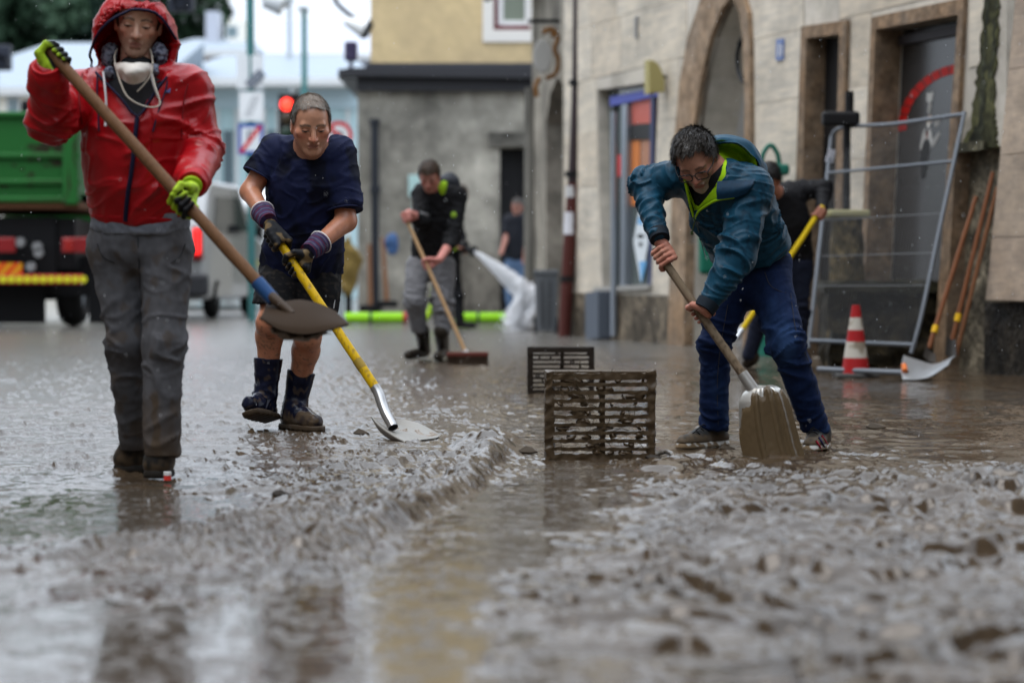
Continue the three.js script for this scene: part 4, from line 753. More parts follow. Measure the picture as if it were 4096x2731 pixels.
// inside of an outline read off the picture, as a field at the given distance (metres)
function outlineField(pts, D, front) {
  const s = 5553 / D;
  return (x, y, z) => {
    const d = -z * CP - (y - EYE) * SP, X = (FOCAL * x / d + 2048) / KP, Y = (1365.5 - FOCAL * ((y - EYE) * CP - z * SP) / d) / KP;
    let best = 1e9, inside = false;
    for (let i = 0, j = pts.length - 1; i < pts.length; j = i++) {
      const [xi, yi] = pts[i], [xj, yj] = pts[j], ex = xj - xi, ey = yj - yi, t = clamp(((X - xi) * ex + (Y - yi) * ey) / (ex * ex + ey * ey)), q = Math.hypot(X - xi - ex * t, Y - yi - ey * t);
      if (q < best) best = q;
      if ((yi > Y) !== (yj > Y) && X < (xj - xi) * (Y - yi) / (yj - yi) + xi) inside = !inside;
    }
    return Math.max((inside ? -best : best) / s, front - z);
  };
}
function skin3(fn, lo, hi, c) {             // surface nets
  const nx = Math.ceil((hi.x - lo.x) / c) + 2, ny = Math.ceil((hi.y - lo.y) / c) + 2, nz = Math.ceil((hi.z - lo.z) / c) + 2, N = nx * ny * nz, f = new Float32Array(N), B = 5, slack = B * c * 1.25 + 0.01;
  for (let k0 = 0; k0 < nz; k0 += B) for (let j0 = 0; j0 < ny; j0 += B) for (let i0 = 0; i0 < nx; i0 += B) {
    const d = fn(lo.x + (i0 + B / 2) * c, lo.y + (j0 + B / 2) * c, lo.z + (k0 + B / 2) * c), near = Math.abs(d) < slack;
    for (let k = k0; k < Math.min(nz, k0 + B); k++) for (let j = j0; j < Math.min(ny, j0 + B); j++) for (let i = i0; i < Math.min(nx, i0 + B); i++) f[(k * ny + j) * nx + i] = near ? fn(lo.x + i * c, lo.y + j * c, lo.z + k * c) : d;
  }
  const ids = new Int32Array(N).fill(-1), pos = [], idx = [], E = [[0, 1], [2, 3], [4, 5], [6, 7], [0, 2], [1, 3], [4, 6], [5, 7], [0, 4], [1, 5], [2, 6], [3, 7]], v = new Float32Array(8);
  for (let k = 0; k + 1 < nz; k++) for (let j = 0; j + 1 < ny; j++) for (let i = 0; i + 1 < nx; i++) {
    let m = 0; for (let q = 0; q < 8; q++) { v[q] = f[((k + (q >> 2)) * ny + j + ((q >> 1) & 1)) * nx + i + (q & 1)]; if (v[q] < 0) m |= 1 << q; }
    if (m === 0 || m === 255) continue;
    let x = 0, y = 0, z = 0, n = 0;
    for (const [a, b] of E) if ((v[a] < 0) !== (v[b] < 0)) { const t = v[a] / (v[a] - v[b]); x += (a & 1) + ((b & 1) - (a & 1)) * t; y += ((a >> 1) & 1) + (((b >> 1) & 1) - ((a >> 1) & 1)) * t; z += (a >> 2) + ((b >> 2) - (a >> 2)) * t; n++; }
    ids[(k * ny + j) * nx + i] = pos.length / 3; pos.push(lo.x + (i + x / n) * c, lo.y + (j + y / n) * c, lo.z + (k + z / n) * c);
  }
  const sx = 1, sy = nx, sz = nx * ny;
  const quadAt = (a, b, c2, d, flip) => { if (a < 0 || b < 0 || c2 < 0 || d < 0) return; flip ? idx.push(a, c2, b, b, c2, d) : idx.push(a, b, c2, b, d, c2); };
  for (let k = 1; k + 1 < nz; k++) for (let j = 1; j + 1 < ny; j++) for (let i = 1; i + 1 < nx; i++) {
    const o = (k * ny + j) * nx + i, s = f[o] < 0;
    if (s !== (f[o + sx] < 0)) quadAt(ids[o - sy - sz], ids[o - sz], ids[o - sy], ids[o], !s);
    if (s !== (f[o + sy] < 0)) quadAt(ids[o - sx - sz], ids[o - sz], ids[o - sx], ids[o], s);
    if (s !== (f[o + sz] < 0)) quadAt(ids[o - sx - sy], ids[o - sy], ids[o - sx], ids[o], !s);
  }
  const g = new THREE.BufferGeometry(); g.setAttribute('position', new THREE.BufferAttribute(new Float32Array(pos), 3)); g.setIndex(idx); g.computeVertexNormals();
  return g;
}
function around(pts, m) { const b = new THREE.Box3().setFromPoints(pts); b.expandByScalar(m); return [b.min, b.max]; }
// cloth creases: rings along limbs, stronger at joints; chains = [[p0, p1, p2 ...], ...]
function creases(g, chains, amp, seed, o = {}) {
  const p = g.attributes.position, n = g.attributes.normal, bones = [];
  const { along = 17, round = 7, joint = 1, base = 0.45, drape = 0.5 } = o;
  for (const ch of chains) { let acc = 0; for (let i = 0; i + 1 < ch.length; i++) { const d = ch[i + 1].clone().sub(ch[i]), L = d.length(); d.normalize(); bones.push([ch[i], d, L, acc, i > 0, i + 2 < ch.length]); acc += L; } }
  for (let i = 0; i < p.count; i++) {
    const x = p.getX(i), y = p.getY(i), z = p.getZ(i); let best = 1e9, l = 0, near = 9;
    for (const [a, d, L, acc, j0, j1] of bones) {
      const h = (x - a.x) * d.x + (y - a.y) * d.y + (z - a.z) * d.z, t = clamp(h, 0, L), q = (x - a.x - d.x * t) ** 2 + (y - a.y - d.y * t) ** 2 + (z - a.z - d.z * t) ** 2;
      if (q < best) { best = q; l = acc + h; near = Math.min(j0 ? Math.abs(h) : 9, j1 ? Math.abs(L - h) : 9); }
    }
    const w = 0.05 * noise(x * 5 + seed, y * 5, z * 5), k = base + joint * Math.exp(-((near / 0.11) ** 2));
    const msk = sstep(-0.25, 0.3, noise(x * 4.5 + seed * 2, y * 4.5, z * 4.5)), rr = noise((l + w) * along + seed * 3, (x + seed) * round, (z + y * 0.3) * round), r2 = noise((l - w * 1.5 + 0.25 * (x - z)) * along * 1.9 + seed * 5, (y + seed) * round * 0.8, (x + z) * round * 0.8), ring = msk * (1.5 * Math.max(0, 1 - 3.6 * Math.abs(rr)) ** 1.5 - 0.2) + 0.75 * (1 - msk * 0.5) * Math.max(0, 1 - 4.5 * Math.abs(r2)) ** 1.6;
    const soft = noise(x * 6 + seed, y * 3.2 + x * 2, z * 6), fine = noise(x * 30, y * 24 + seed, z * 30);
    const q = amp * (k * ring + drape * soft + 0.16 * fine);
    p.setXYZ(i, x + n.getX(i) * q, y + n.getY(i) * q, z + n.getZ(i) * q);
  }
  g.computeVertexNormals(); return g;
}
function towards(fn, x, y, near, far) {      // first point on a surface along the sight line of a reading
  const r = ray(x, y); let D = near;
  for (let i = 0; i < 160 && D < far; i++) { const px = r.x * D, py = EYE + r.y * D, d = fn(px, py, -D); if (d < 0.001) break; D += Math.max(0.002, d * 0.6); }
  return V(r.x * D, EYE + r.y * D, -D);
}
const draped = (fn, pts, near, far, lift = 0.003) => pts.map(([x, y]) => { const p = towards(fn, x, y, near, far); return p.addScaledVector(V(-p.x, EYE - p.y, -p.z).normalize(), lift); });
// sheet through rows of points, with thickness
function sheet(rows, nu, nv, th) {
  const cs = rows.map((r) => new THREE.CatmullRomCurve3(r, false, 'centripetal')), P = [];
  for (let i = 0; i <= nu; i++) { const col = new THREE.CatmullRomCurve3(cs.map((c) => c.getPoint(i / nu)), false, 'centripetal'); for (let j = 0; j <= nv; j++) P.push(col.getPoint(j / nv)); }
  const mk = (off, flip) => { const g = new THREE.BufferGeometry(), idx = []; g.setAttribute('position', new THREE.BufferAttribute(new Float32Array(P.flatMap((p) => p.toArray())), 3)); for (let i = 0; i < nu; i++) for (let j = 0; j < nv; j++) { const a = i * (nv + 1) + j, b = a + nv + 1; flip ? idx.push(a, a + 1, b, a + 1, b + 1, b) : idx.push(a, b, a + 1, a + 1, b, b + 1); } g.setIndex(idx); g.computeVertexNormals(); const p = g.attributes.position, n = g.attributes.normal; for (let i = 0; i < p.count; i++) p.setXYZ(i, p.getX(i) + n.getX(i) * off, p.getY(i) + n.getY(i) * off, p.getZ(i) + n.getZ(i) * off); return g; };
  return th ? [mk(th / 2, false), mk(th / 2, true)] : [mk(0, false)];
}
// ---------------------------------------------------------------- heads
function headFrame(pos, yaw, pitch, roll, s = 1) { const d = Math.PI / 180; return new THREE.Matrix4().compose(pos, new THREE.Quaternion().setFromEuler(new THREE.Euler(pitch * d, yaw * d, roll * d, 'ZXY')), V(s, s, s)); }
function headGeometry(o = {}) {
  const { jawW = 0.056, cheek = 1, noseL = 1, eyes = 'down', tone = [0.40, 0.21, 0.14], lip = [0.36, 0.12, 0.10], brow = [0.05, 0.035, 0.025], stubble = 0, stubbleTone = [0.12, 0.09, 0.075], beard = 0, beardTone = [0.30, 0.27, 0.23], heavy = 0, scalp = null, scalpTone = [0.2, 0.17, 0.14], seed = 1, ruddy = 0.5, cell = 0.003 } = o;
  const S = (x) => [V(x, 0, 0), V(-x, 0, 0)], pair = (fn) => [fn(1), fn(-1)];
  let f = blend(0.022, ell(V(0, 0.03, -0.012), 0.077, 0.092, 0.098), ell(V(0, -0.028, 0.02), 0.062 + heavy * 0.006, 0.078, 0.062), cone(V(0, -0.045, 0.008), V(0, -0.094, 0.05), jawW + heavy * 0.006, 0.027 + heavy * 0.006));
  f = blend(0.014, f, ...pair((k) => ell(V(k * 0.042, -0.016, 0.05), 0.025 * cheek, 0.02, 0.024)), cone(V(-0.037, 0.021, 0.068), V(0.037, 0.021, 0.068), 0.014, 0.014), ell(V(0, -0.1, 0.062), 0.021, 0.017, 0.02), ...pair((k) => cone(V(k * 0.054, -0.035, 0.0), V(k * 0.022, -0.095, 0.052), 0.02, 0.016)));
  f = carve(0.012, f, ...pair((k) => ell(V(k * 0.032, 0.001, 0.0975), 0.0215, 0.013, 0.019)));
  f = blend(0.0035, f, ...pair((k) => ell(V(k * 0.032, -0.001, 0.0705), 0.0145, 0.0125, 0.0135)));
  f = blend(0.009, f, cone(V(0, 0.013, 0.081), V(0, -0.031 * noseL, 0.101 * (0.5 + 0.5 * noseL)), 0.0082, 0.0118), ...pair((k) => ell(V(k * 0.0125, -0.034 * noseL, 0.089), 0.0085, 0.0078, 0.011)));
  f = blend(0.006, f, cone(V(-0.019, -0.0605, 0.0785), V(0.019, -0.0605, 0.0785), 0.0068, 0.0068), cone(V(0, -0.059, 0.083), V(0, -0.06, 0.083), 0.006, 0.006), cone(V(-0.015, -0.073, 0.0785), V(0.015, -0.073, 0.0785), 0.0078, 0.0078));
  f = carve(0.004, f, cone(V(-0.022, -0.0668, 0.0905), V(0.022, -0.0668, 0.0905), 0.0042, 0.0042), ...pair((k) => cone(V(k * 0.021, -0.04, 0.094), V(k * 0.036, -0.066, 0.078), 0.0032, 0.003)), ...pair((k) => cone(V(k * 0.02, -0.0155, 0.093), V(k * 0.042, -0.0185, 0.081), 0.003, 0.0025)));
  f = blend(0.006, f, ...pair((k) => ell(V(k * 0.079, -0.008, -0.008), 0.0095, 0.033, 0.02)), cone(V(0, -0.07, -0.03), V(0, -0.135, -0.045), 0.05, 0.056));
  f = carve(0.004, f, ...pair((k) => ell(V(k * 0.089, -0.004, -0.003), 0.0065, 0.021, 0.012)));
  const g = skin3(f, V(-0.1, -0.2, -0.125), V(0.1, 0.135, 0.125), cell);
  const eyeY = -0.001;
  paint(g, (x, y, z, c) => {
    const ax = Math.abs(x), n = noise(x * 60, y * 60 + seed, z * 60), n2 = noise(x * 240, y * 240, z * 240 + seed), big = noise(x * 18 + seed, y * 18, z * 18);
    let k = 1 + 0.10 * n + 0.14 * big; c[0] = tone[0] * k; c[1] = tone[1] * k; c[2] = tone[2] * k;
    const red = ruddy * (Math.exp(-(((ax - 0.045) / 0.024) ** 2 + ((y + 0.024) / 0.024) ** 2)) + Math.exp(-((ax / 0.016) ** 2 + ((y + 0.033) / 0.016) ** 2)) + 0.7 * Math.exp(-(((ax - 0.082) / 0.02) ** 2))) * (z > -0.04 ? 1 : 0);
    c[0] *= 1 + 0.12 * red; c[1] *= 1 - 0.22 * red; c[2] *= 1 - 0.22 * red;
    const to = (t, w) => { w = clamp(w); c[0] = mix(c[0], t[0], w); c[1] = mix(c[1], t[1], w); c[2] = mix(c[2], t[2], w); };
    const lower = sstep(-0.036, -0.058, y + 0.5 * Math.max(0, 0.05 - z) - 0.02 * (ax > 0.045 ? 1 : 0)) * sstep(-0.03, 0.0, z) * (1 - Math.exp(-((ax / 0.026) ** 4 + ((y + 0.066) / 0.008) ** 4)));
    if (stubble) to(stubbleTone, stubble * lower * (0.75 + 0.8 * n2));
    if (beard) to(beardTone, beard * Math.max(lower, sstep(0.05, 0.065, ax) * sstep(-0.004, -0.03, y) * sstep(-0.03, 0.0, z)) * (0.8 + 1.0 * n2));
    if (scalp) to(scalpTone, 0.75 * sstep(-0.006, 0.012, scalp(x, y, z) + 0.010 * n2) * (0.8 + 0.5 * n2));
    if (z > 0.04) {
      if (Math.abs(y + 0.0665) < 0.0115 && ax < 0.0245) { const w = 1 - ((ax / 0.0245) ** 2 + ((y + 0.0665) / 0.0115) ** 2); if (w > 0) to(Math.abs(y + 0.0668) < 0.0022 ? lip.map((q) => q * 0.4) : lip, Math.min(0.75, w * 2)); }
      const by = 0.0215 + 0.0045 * Math.sin(clamp((ax - 0.012) / 0.042) * Math.PI) - 0.0025 * clamp((ax - 0.03) / 0.02);
      if (ax > 0.011 && ax < 0.055) to(brow, sstep(0.0062, 0.003, Math.abs(y - by)) * (0.75 + 0.6 * n2));
      const ex = (ax - 0.032) / 0.0155;
      if (Math.abs(ex) < 1) {
        const up = eyes === 'open' ? eyeY + 0.0055 * (1 - ex * ex) : eyeY + 0.0008 * (1 - ex * ex), lo = eyeY - 0.0060 * (1 - ex * ex);
        if (y < up && y > lo && z > 0.07) { to([0.36, 0.31, 0.28], 1); if (Math.abs(ax - 0.032) < 0.0064) to([0.03, 0.022, 0.016], 1); }
        to([0.03, 0.015, 0.012], sstep(0.0036, 0.0012, Math.abs(y - up)) * 0.95);
        to(tone.map((q, i) => q * [0.62, 0.5, 0.48][i]), 0.5 * sstep(0.0022, 0.0006, Math.abs(y - 0.0085 + 0.002 * ex * ex)));
      }
      const nx = (ax - 0.0085) / 0.0045, ny = (y + 0.0405 * noseL) / 0.003; if (nx * nx + ny * ny < 1) to([0.05, 0.02, 0.015], 0.85);
    }
  });
  g.deleteAttribute('uv'); return g;
}
// hair: a cap that follows the skull plus many locks; region(x, y, z) > 0 where hair grows
function hairGeometry(region, o) {
  const { tone, tone2 = tone, thick = 0.012, n = 2600, len = 0.035, width = 0.0032, comb = V(0, -1, 0.2), lift = 0.35, seed = 3, patch = () => 0, cap = true } = o, r = rng(seed), gs = [];
  const C = V(0, 0.03, -0.012), R = [0.078, 0.093, 0.099];
  const out = [];
  const col = (x, y, z, c) => { const w = clamp(patch(x, y, z)), v = 0.7 + 0.6 * (0.5 + 0.5 * noise(x * 130 + seed, y * 60, z * 130)); for (let i = 0; i < 3; i++) c[i] = mix(tone[i], tone2[i], w) * v; };
  if (cap) {
    const outer = ell(C, R[0] + thick, R[1] + thick, R[2] + thick);
    const f = (x, y, z) => Math.max(outer(x, y, z) + 0.005 * noise(x * 40, y * 40, z * 40 + seed) + 0.0025 * noise(x * 130, y * 130, z * 60), -region(x, y, z));
    const g = skin3(f, V(-0.11, -0.13, -0.13), V(0.11, 0.15, 0.12), 0.003); paint(g, col); out.push(g.toNonIndexed());
  }
  const pos = [], cols = [], c = [0, 0, 0];
  for (let k = 0, tries = 0; k < n && tries < n * 30; tries++) {
    const a = r() * Math.PI * 2, u = r() * 2 - 1, s = sq(1 - u * u), d = V(s * Math.cos(a), u, s * Math.sin(a)), p = V(C.x + d.x * (R[0] + thick * 0.8), C.y + d.y * (R[1] + thick * 0.8), C.z + d.z * (R[2] + thick * 0.8));
    if (region(p.x, p.y, p.z) <= 0) continue; k++;
    const nrm = V(d.x / R[0], d.y / R[1], d.z / R[2]).normalize(), cb = typeof comb === 'function' ? comb(p) : comb, t = cb.clone().addScaledVector(nrm, -cb.dot(nrm)).normalize().add(V(r() - 0.5, r() - 0.5, r() - 0.5).multiplyScalar(0.55)).addScaledVector(nrm, lift * (0.4 + 1.2 * r())).normalize();
    const L = len * (0.55 + 0.8 * r()), side = V(0, 0, 0).crossVectors(t, nrm).normalize().multiplyScalar(width * (0.6 + 0.6 * r()));
    const p1 = p.clone().addScaledVector(t, L * 0.5), p2 = p.clone().addScaledVector(t, L).addScaledVector(nrm, -lift * L * 0.45);
    const A = p.clone().add(side), B = p.clone().sub(side), A1 = p1.clone().addScaledVector(side, 0.8), B1 = p1.clone().addScaledVector(side, -0.8);
    for (const v of [A, B, A1, B, B1, A1, A1, B1, p2]) { pos.push(v.x, v.y, v.z); col(p.x, p.y, p.z, c); const q = 0.75 + 0.5 * ((k * 37) % 11) / 11; cols.push(c[0] * q, c[1] * q, c[2] * q); }
  }
  const g = new THREE.BufferGeometry(); g.setAttribute('position', new THREE.BufferAttribute(new Float32Array(pos), 3)); g.setAttribute('color', new THREE.BufferAttribute(new Float32Array(cols), 3)); g.computeVertexNormals(); out.push(g);
  for (const q of out) q.deleteAttribute('uv');
  return mergeGeometries(out);
}
// ---------------------------------------------------------------- hands closed on a shaft
// c: point on the shaft, u: direction along it from the little finger to the forefinger, wrist, r: shaft radius, turn: +1/-1 which way the fingers curl
function gripField(c, u, wrist, r, turn, fat = 1) {
  u = u.clone().normalize();
  const a = wrist.clone().sub(c); a.addScaledVector(u, -a.dot(u)).normalize();
  const n = V(0, 0, 0).crossVectors(u, a).multiplyScalar(turn), P = (off, R, deg) => c.clone().addScaledVector(u, off).addScaledVector(a, R * Math.cos(deg * Math.PI / 180)).addScaledVector(n, R * Math.sin(deg * Math.PI / 180));
  const fingers = [], palm = [], W = wrist;
  [0.033, 0.0115, -0.010, -0.0305].forEach((o, i) => {
    const t = [0.0092, 0.0096, 0.0092, 0.0082][i] * fat, R = r + t * 0.92, k = P(o * fat, R + 0.017, 38), p1 = P(o * fat * 0.98, R + 0.007, 98), p2 = P(o * fat * 0.95, R + 0.001, 168), tip = P(o * fat * 0.92, R, [232, 238, 236, 228][i]);
    fingers.push(blend(0.004, cone(k, p1, t * 1.12, t), cone(p1, p2, t, t * 0.94), cone(p2, tip, t * 0.94, t * 0.82)));
    palm.push(cone(W.clone().lerp(P(o * 0.55, r + 0.03, 20), 0.18), k, 0.021 * fat, 0.0125 * fat));
  });
  const t0 = W.clone().lerp(P(0.02, r + 0.03, -35), 0.35), t1 = P(0.036 * fat, r + 0.024, -48), t2 = P(0.042 * fat, r + 0.012, -108), t3 = P(0.036 * fat, r + 0.010, -160);
  const thumb = blend(0.006, cone(t0, t1, 0.019 * fat, 0.0138 * fat), cone(t1, t2, 0.0125 * fat, 0.0112 * fat), cone(t2, t3, 0.0112 * fat, 0.0092 * fat));
  const pf = blend(0.014, palm, cone(P(-0.028, r + 0.016, 0), P(0.03, r + 0.016, 0), 0.013 * fat, 0.013 * fat));
  const body = blend(0.010, pf, thumb);
  const f = (x, y, z) => { let d = body(x, y, z); for (const q of fingers) { const b = q(x, y, z), k = 0.0035, h = clamp(0.5 + 0.5 * (b - d) / k); d = b + (d - b) * h - k * h * (1 - h); } return d; };
  f.points = [W, c, P(0.06, 0.06, 0), P(-0.06, 0.06, 0), P(0, 0.07, 90), P(0, 0.07, 180), P(0, 0.07, 270)];
  return f;
}
const gripGeometry = (f, cell = 0.003, m = 0.035) => skin3(f, ...around(f.points, m), cell);
function skinPaint(tone, seed, ruddy = 0.2, mud = 0) { return (x, y, z, c) => { const k = 1 + 0.16 * noise(x * 40 + seed, y * 40, z * 40) + 0.1 * noise(x * 150, y * 150, z * 150), q = 1 - ruddy * (0.5 + 0.5 * noise(x * 22, y * 22 + seed, z * 22)), m = mud ? mud * sstep(0.27, 0.36, noise(x * 75, y * 62 + seed, z * 75) + 0.15 * noise(x * 9, y * 9, z * 9)) : 0; c[0] = mix(tone[0] * k, 0.07, m); c[1] = mix(tone[1] * k * q, 0.05, m); c[2] = mix(tone[2] * k * q, 0.034, m); }; }
const bare = (...gs) => mergeGeometries(gs.map((g) => { g = g.index ? g.toNonIndexed() : g; for (const k of Object.keys(g.attributes)) if (!['position', 'normal', 'color'].includes(k)) g.deleteAttribute(k); return g; }));
const SKIN = M(0xffffff, 0.42, { vertexColors: true, specularIntensity: 0.5 }), HAIR = M(0xffffff, 0.45, { vertexColors: true, specularIntensity: 0.4 });
const clothMat = (rough, more = {}) => M(0xffffff, rough, { vertexColors: true, specularIntensity: 0.22, ...more });
// spade shaft with a worn surface
function shaft(a, b, r1, r2, tone, spots, seed, wear = 0.5) {
  const g = rod(a, b, r1, r2, 18); const L = a.distanceTo(b), q = new THREE.Vector3(), d = b.clone().sub(a).normalize();
  const n2 = new THREE.CylinderGeometry(r2, r1, L, 18, Math.round(L / 0.012)).translate(0, L / 2, 0); wobble(n2, 0.0014, 9, seed);
  n2.applyQuaternion(new THREE.Quaternion().setFromUnitVectors(V(0, 1, 0), d)).translate(a.x, a.y, a.z);
  paint(n2, (x, y, z, c) => { q.set(x - a.x, y - a.y, z - a.z); const l = q.dot(d), k = 0.85 + 0.3 * (0.5 + 0.5 * noise(l * 6 + seed, x * 120, z * 120)), w = wear * sstep(0.22, 0.42, noise(l * 34 + seed, x * 60, y * 60) + 0.25 * noise(l * 5, seed, 3) + 0.12 * noise(l * 110, x * 200, y * 200)); for (let i = 0; i < 3; i++) c[i] = mix(tone[i] * k, spots[i], w); });
  return n2;
}
// ================================================================ man in the teal jacket, bent over a scoop shovel
{
  const D = 10.4, Q = (x, y, d = 0) => at(x, y, D + d);
  const man = thing('person', 'person in a teal softshell jacket with lime lining bending over a scoop shovel', 'person', onGround(1740, 1030));
  // shovel line
  const hTop = Q(1514, 583, -0.30), hBot = Q(1722, 882, -0.42), hDir = hBot.clone().sub(hTop).normalize();
  const onShaft = (k) => hTop.clone().lerp(hBot, k);
  const gripR = onShaft(0.0).addScaledVector(hDir, 0.015), gripL = onShaft(0.455);
  // joints
  const pel = Q(1735, 612, 0.06), chest = Q(1692, 495, -0.08), upper = Q(1672, 432, -0.16), neck = Q(1652, 402, -0.20);
  const shR = Q(1578, 402, -0.13), elR = Q(1482, 424, -0.08), wrR = Q(1512, 534, -0.27);
  const shL = Q(1722, 440, -0.22), elL = Q(1694, 592, -0.32), wrL = Q(1628, 694, -0.38);
  const hipR = Q(1690, 640, 0.08), knR = Q(1643, 790, 0.0), anR = Q(1642, 990, 0.06);
  const hipL = Q(1764, 640, 0.0), knL = Q(1808, 790, -0.16), anL = Q(1874, 985, -0.06);
  const side = V(1, -0.12, 0.25);
  // --- jeans
  const jeansF = both(blend(0.035, trunk([[pel.clone().add(V(0, 0.03, 0)), 0.165, 0.12], [pel.clone().add(V(-0.01, -0.10, 0)), 0.16, 0.115]], side), cone(hipR, knR, 0.092, 0.066), cone(knR, anR, 0.065, 0.060), cone(hipL, knL, 0.098, 0.076), cone(knL, anL, 0.075, 0.056)), (x, y, z) => 0.082 - y);
  const jg = skin3(jeansF, ...around([pel, hipR, hipL, knR, knL, anR, anL], 0.22), 0.0075);
  creases(jg, [[hipR, knR, anR.clone().add(V(0, -0.05, 0))], [hipL, knL, anL.clone().add(V(0, -0.05, 0))]], 0.010, 4, { along: 16, round: 5, base: 0.3, joint: 1.3, drape: 0.6 });
  creases(jg, [[knR.clone().lerp(anR, 0.5), anR, anR.clone().add(V(0, -0.2, 0))], [knL.clone().lerp(anL, 0.5), anL, anL.clone().add(V(0.03, -0.2, 0))]], 0.008, 9, { along: 21, round: 4, base: 0, joint: 1.2, drape: 0 });
  paint(jg, (x, y, z, c) => { const n = noise(x * 9, y * 5, z * 9), f = noise(x * 70, y * 45, z * 70), fade = 0.55 * Math.exp(-(((y - knL.y - 0.02) / 0.13) ** 2 + ((x - knL.x + 0.03) / 0.06) ** 2)) + 0.25 * sstep(0.1, 0.4, n), k = 0.85 + 0.2 * n + 0.22 * f; c[0] = mix(0.0085, 0.030, fade) * k; c[1] = mix(0.020, 0.068, fade) * k; c[2] = mix(0.068, 0.165, fade) * k; });
  const jeans = part('jeans', jg, clothMat(0.8), man);
  const seamM = M([0.045, 0.045, 0.05], 0.8);
  for (const pts of [[[1813, 632], [1820, 700], [1832, 770], [1858, 830], [1876, 890], [1893, 970]], [[1672, 700], [1655, 800], [1648, 880], [1650, 975]], [[1757, 625], [1770, 655], [1790, 668], [1806, 672]]]) part('seam', tube(draped(jeansF, pts, D - 0.6, D + 0.4, 0.003), 0.0016, 5, 60), seamM, jeans);
  // --- shoes
  const shoe = (an, heel, toe, top, label) => {
    const f = blend(0.02, cone(heel.clone().add(V(0, 0.035, 0)), toe.clone().add(V(0, 0.022, 0)), 0.038, 0.030), cone(an, heel.clone().lerp(toe, 0.15).add(V(0, 0.06, 0)), 0.046, 0.044), cone(heel.clone().lerp(toe, 0.18).add(V(0, 0.085, 0)), heel.clone().lerp(toe, 0.7).add(V(0, 0.035, 0)), 0.04, 0.034), cone(heel.clone().lerp(toe, 0.6).add(V(0, 0.024, 0)), toe.clone().add(V(0, 0.018, 0)), 0.044, 0.032));
    const g = skin3((x, y, z) => Math.max(f(x, y, z), heel.y + 0.022 - y), ...around([an, heel, toe], 0.08), 0.005);
    paint(g, (x, y, z, c) => { const k = 0.8 + 0.3 * noise(x * 60, y * 60, z * 60), m = 0.8 * sstep(0.05, 0.02, y - heel.y - 0.02 + 0.02 * noise(x * 50, y * 50, z * 50)); c[0] = mix(0.045 * k, 0.13, m); c[1] = mix(0.047 * k, 0.095, m); c[2] = mix(0.050 * k, 0.06, m); });
    const s = part('shoe', g, clothMat(0.6), man, label);
    const sf = blend(0.02, cone(heel, toe, 0.040, 0.034), cone(heel.clone().lerp(toe, 0.55), toe, 0.047, 0.034));
    part('sole', paint(skin3((x, y, z) => Math.max(sf(x, y, z), Math.abs(y - heel.y - 0.012 - 0.0) - 0.0135), ...around([heel, toe], 0.07), 0.0045), (x, y, z, c) => { const m = sstep(-0.1, 0.15, noise(x * 40, y * 60, z * 40) + (0.018 - (y - heel.y)) * 25); c[0] = mix(0.62, 0.22, m); c[1] = mix(0.61, 0.155, m); c[2] = mix(0.58, 0.09, m); }), clothMat(0.5), s);
    return [s, f];
  };
  const gy = 0.012;
  const hR = Q(1656, 1024, 0.12).setY(gy), tR = Q(1572, 1030, -0.05).setY(gy), hL = Q(1890, 1020, 0.0).setY(gy), tL = Q(1864, 1040, -0.16).setY(gy);
  const [sR, fR] = shoe(anR.clone().setY(0.10), hR, tR, 0, 'muddy grey sneaker seen from the side'), [sL, fL] = shoe(anL.clone().setY(0.10), hL, tL, 0, 'grey sneaker with red and navy stripes');
  const lace = (f, sh, a, b, n, w) => { for (let i = 0; i < n; i++) { const p = a.clone().lerp(b, i / (n - 1)); part('lace', tube([V(-w, 0.0, 0), V(0, 0.012, 0.004), V(w, 0, 0)].map((q) => q.add(p)), 0.0028, 6, 10), MT.black, sh); } };
  lace(fL, sL, hL.clone().lerp(tL, 0.35).add(V(-0.005, 0.105, 0.03)), hL.clone().lerp(tL, 0.75).add(V(-0.01, 0.066, 0.03)), 5, 0.022);
  lace(fR, sR, hR.clone().lerp(tR, 0.28).add(V(0.0, 0.112, 0.03)), hR.clone().lerp(tR, 0.7).add(V(0, 0.058, 0.03)), 5, 0.018);
  const stripe = (pts, m) => part('stripe', tube(draped(fL, pts, D - 0.5, D + 0.3, 0.004), 0.0045, 5, 16), m, sL);
  stripe([[1888, 1000], [1896, 1012], [1903, 1026]], M([0.35, 0.02, 0.04], 0.5)); stripe([[1881, 1004], [1889, 1016], [1896, 1030]], M([0.02, 0.022, 0.08], 0.5)); stripe([[1875, 1012], [1882, 1022], [1888, 1034]], M([0.35, 0.02, 0.04], 0.5));
  // --- t-shirt
  const ribs = [[pel, 0.15, 0.11], [chest, 0.165, 0.12], [upper, 0.165, 0.115], [neck, 0.075, 0.07]];
  const teeF = trunk(ribs.map(([p, a, b]) => [p, a, b]), side);
  part('t_shirt', paint(skin3(teeF, ...around([chest, upper, neck], 0.24), 0.009), (x, y, z, c) => { const k = 0.8 + 0.4 * noise(x * 50, y * 50, z * 50); c[0] = 0.018 * k; c[1] = 0.020 * k; c[2] = 0.022 * k; }), clothMat(0.9), man);
  // --- jacket
  const shell = blend(0.045, trunk([[pel.clone().add(V(0.005, 0.012, 0)), 0.176, 0.135], [chest, 0.182, 0.142], [upper, 0.185, 0.13], [neck.clone().add(V(0.01, 0.0, 0.0)), 0.10, 0.085]], side), cone(upper.clone().lerp(shR, 0.3), shR, 0.085, 0.082), cone(shL.clone().lerp(upper, 0.3), shL, 0.095, 0.088));
  const sleeves = blend(0.02, cone(shR, elR, 0.080, 0.066), cone(elR, wrR, 0.062, 0.043), cone(shL, elL, 0.088, 0.080), cone(elL, wrL, 0.076, 0.046));
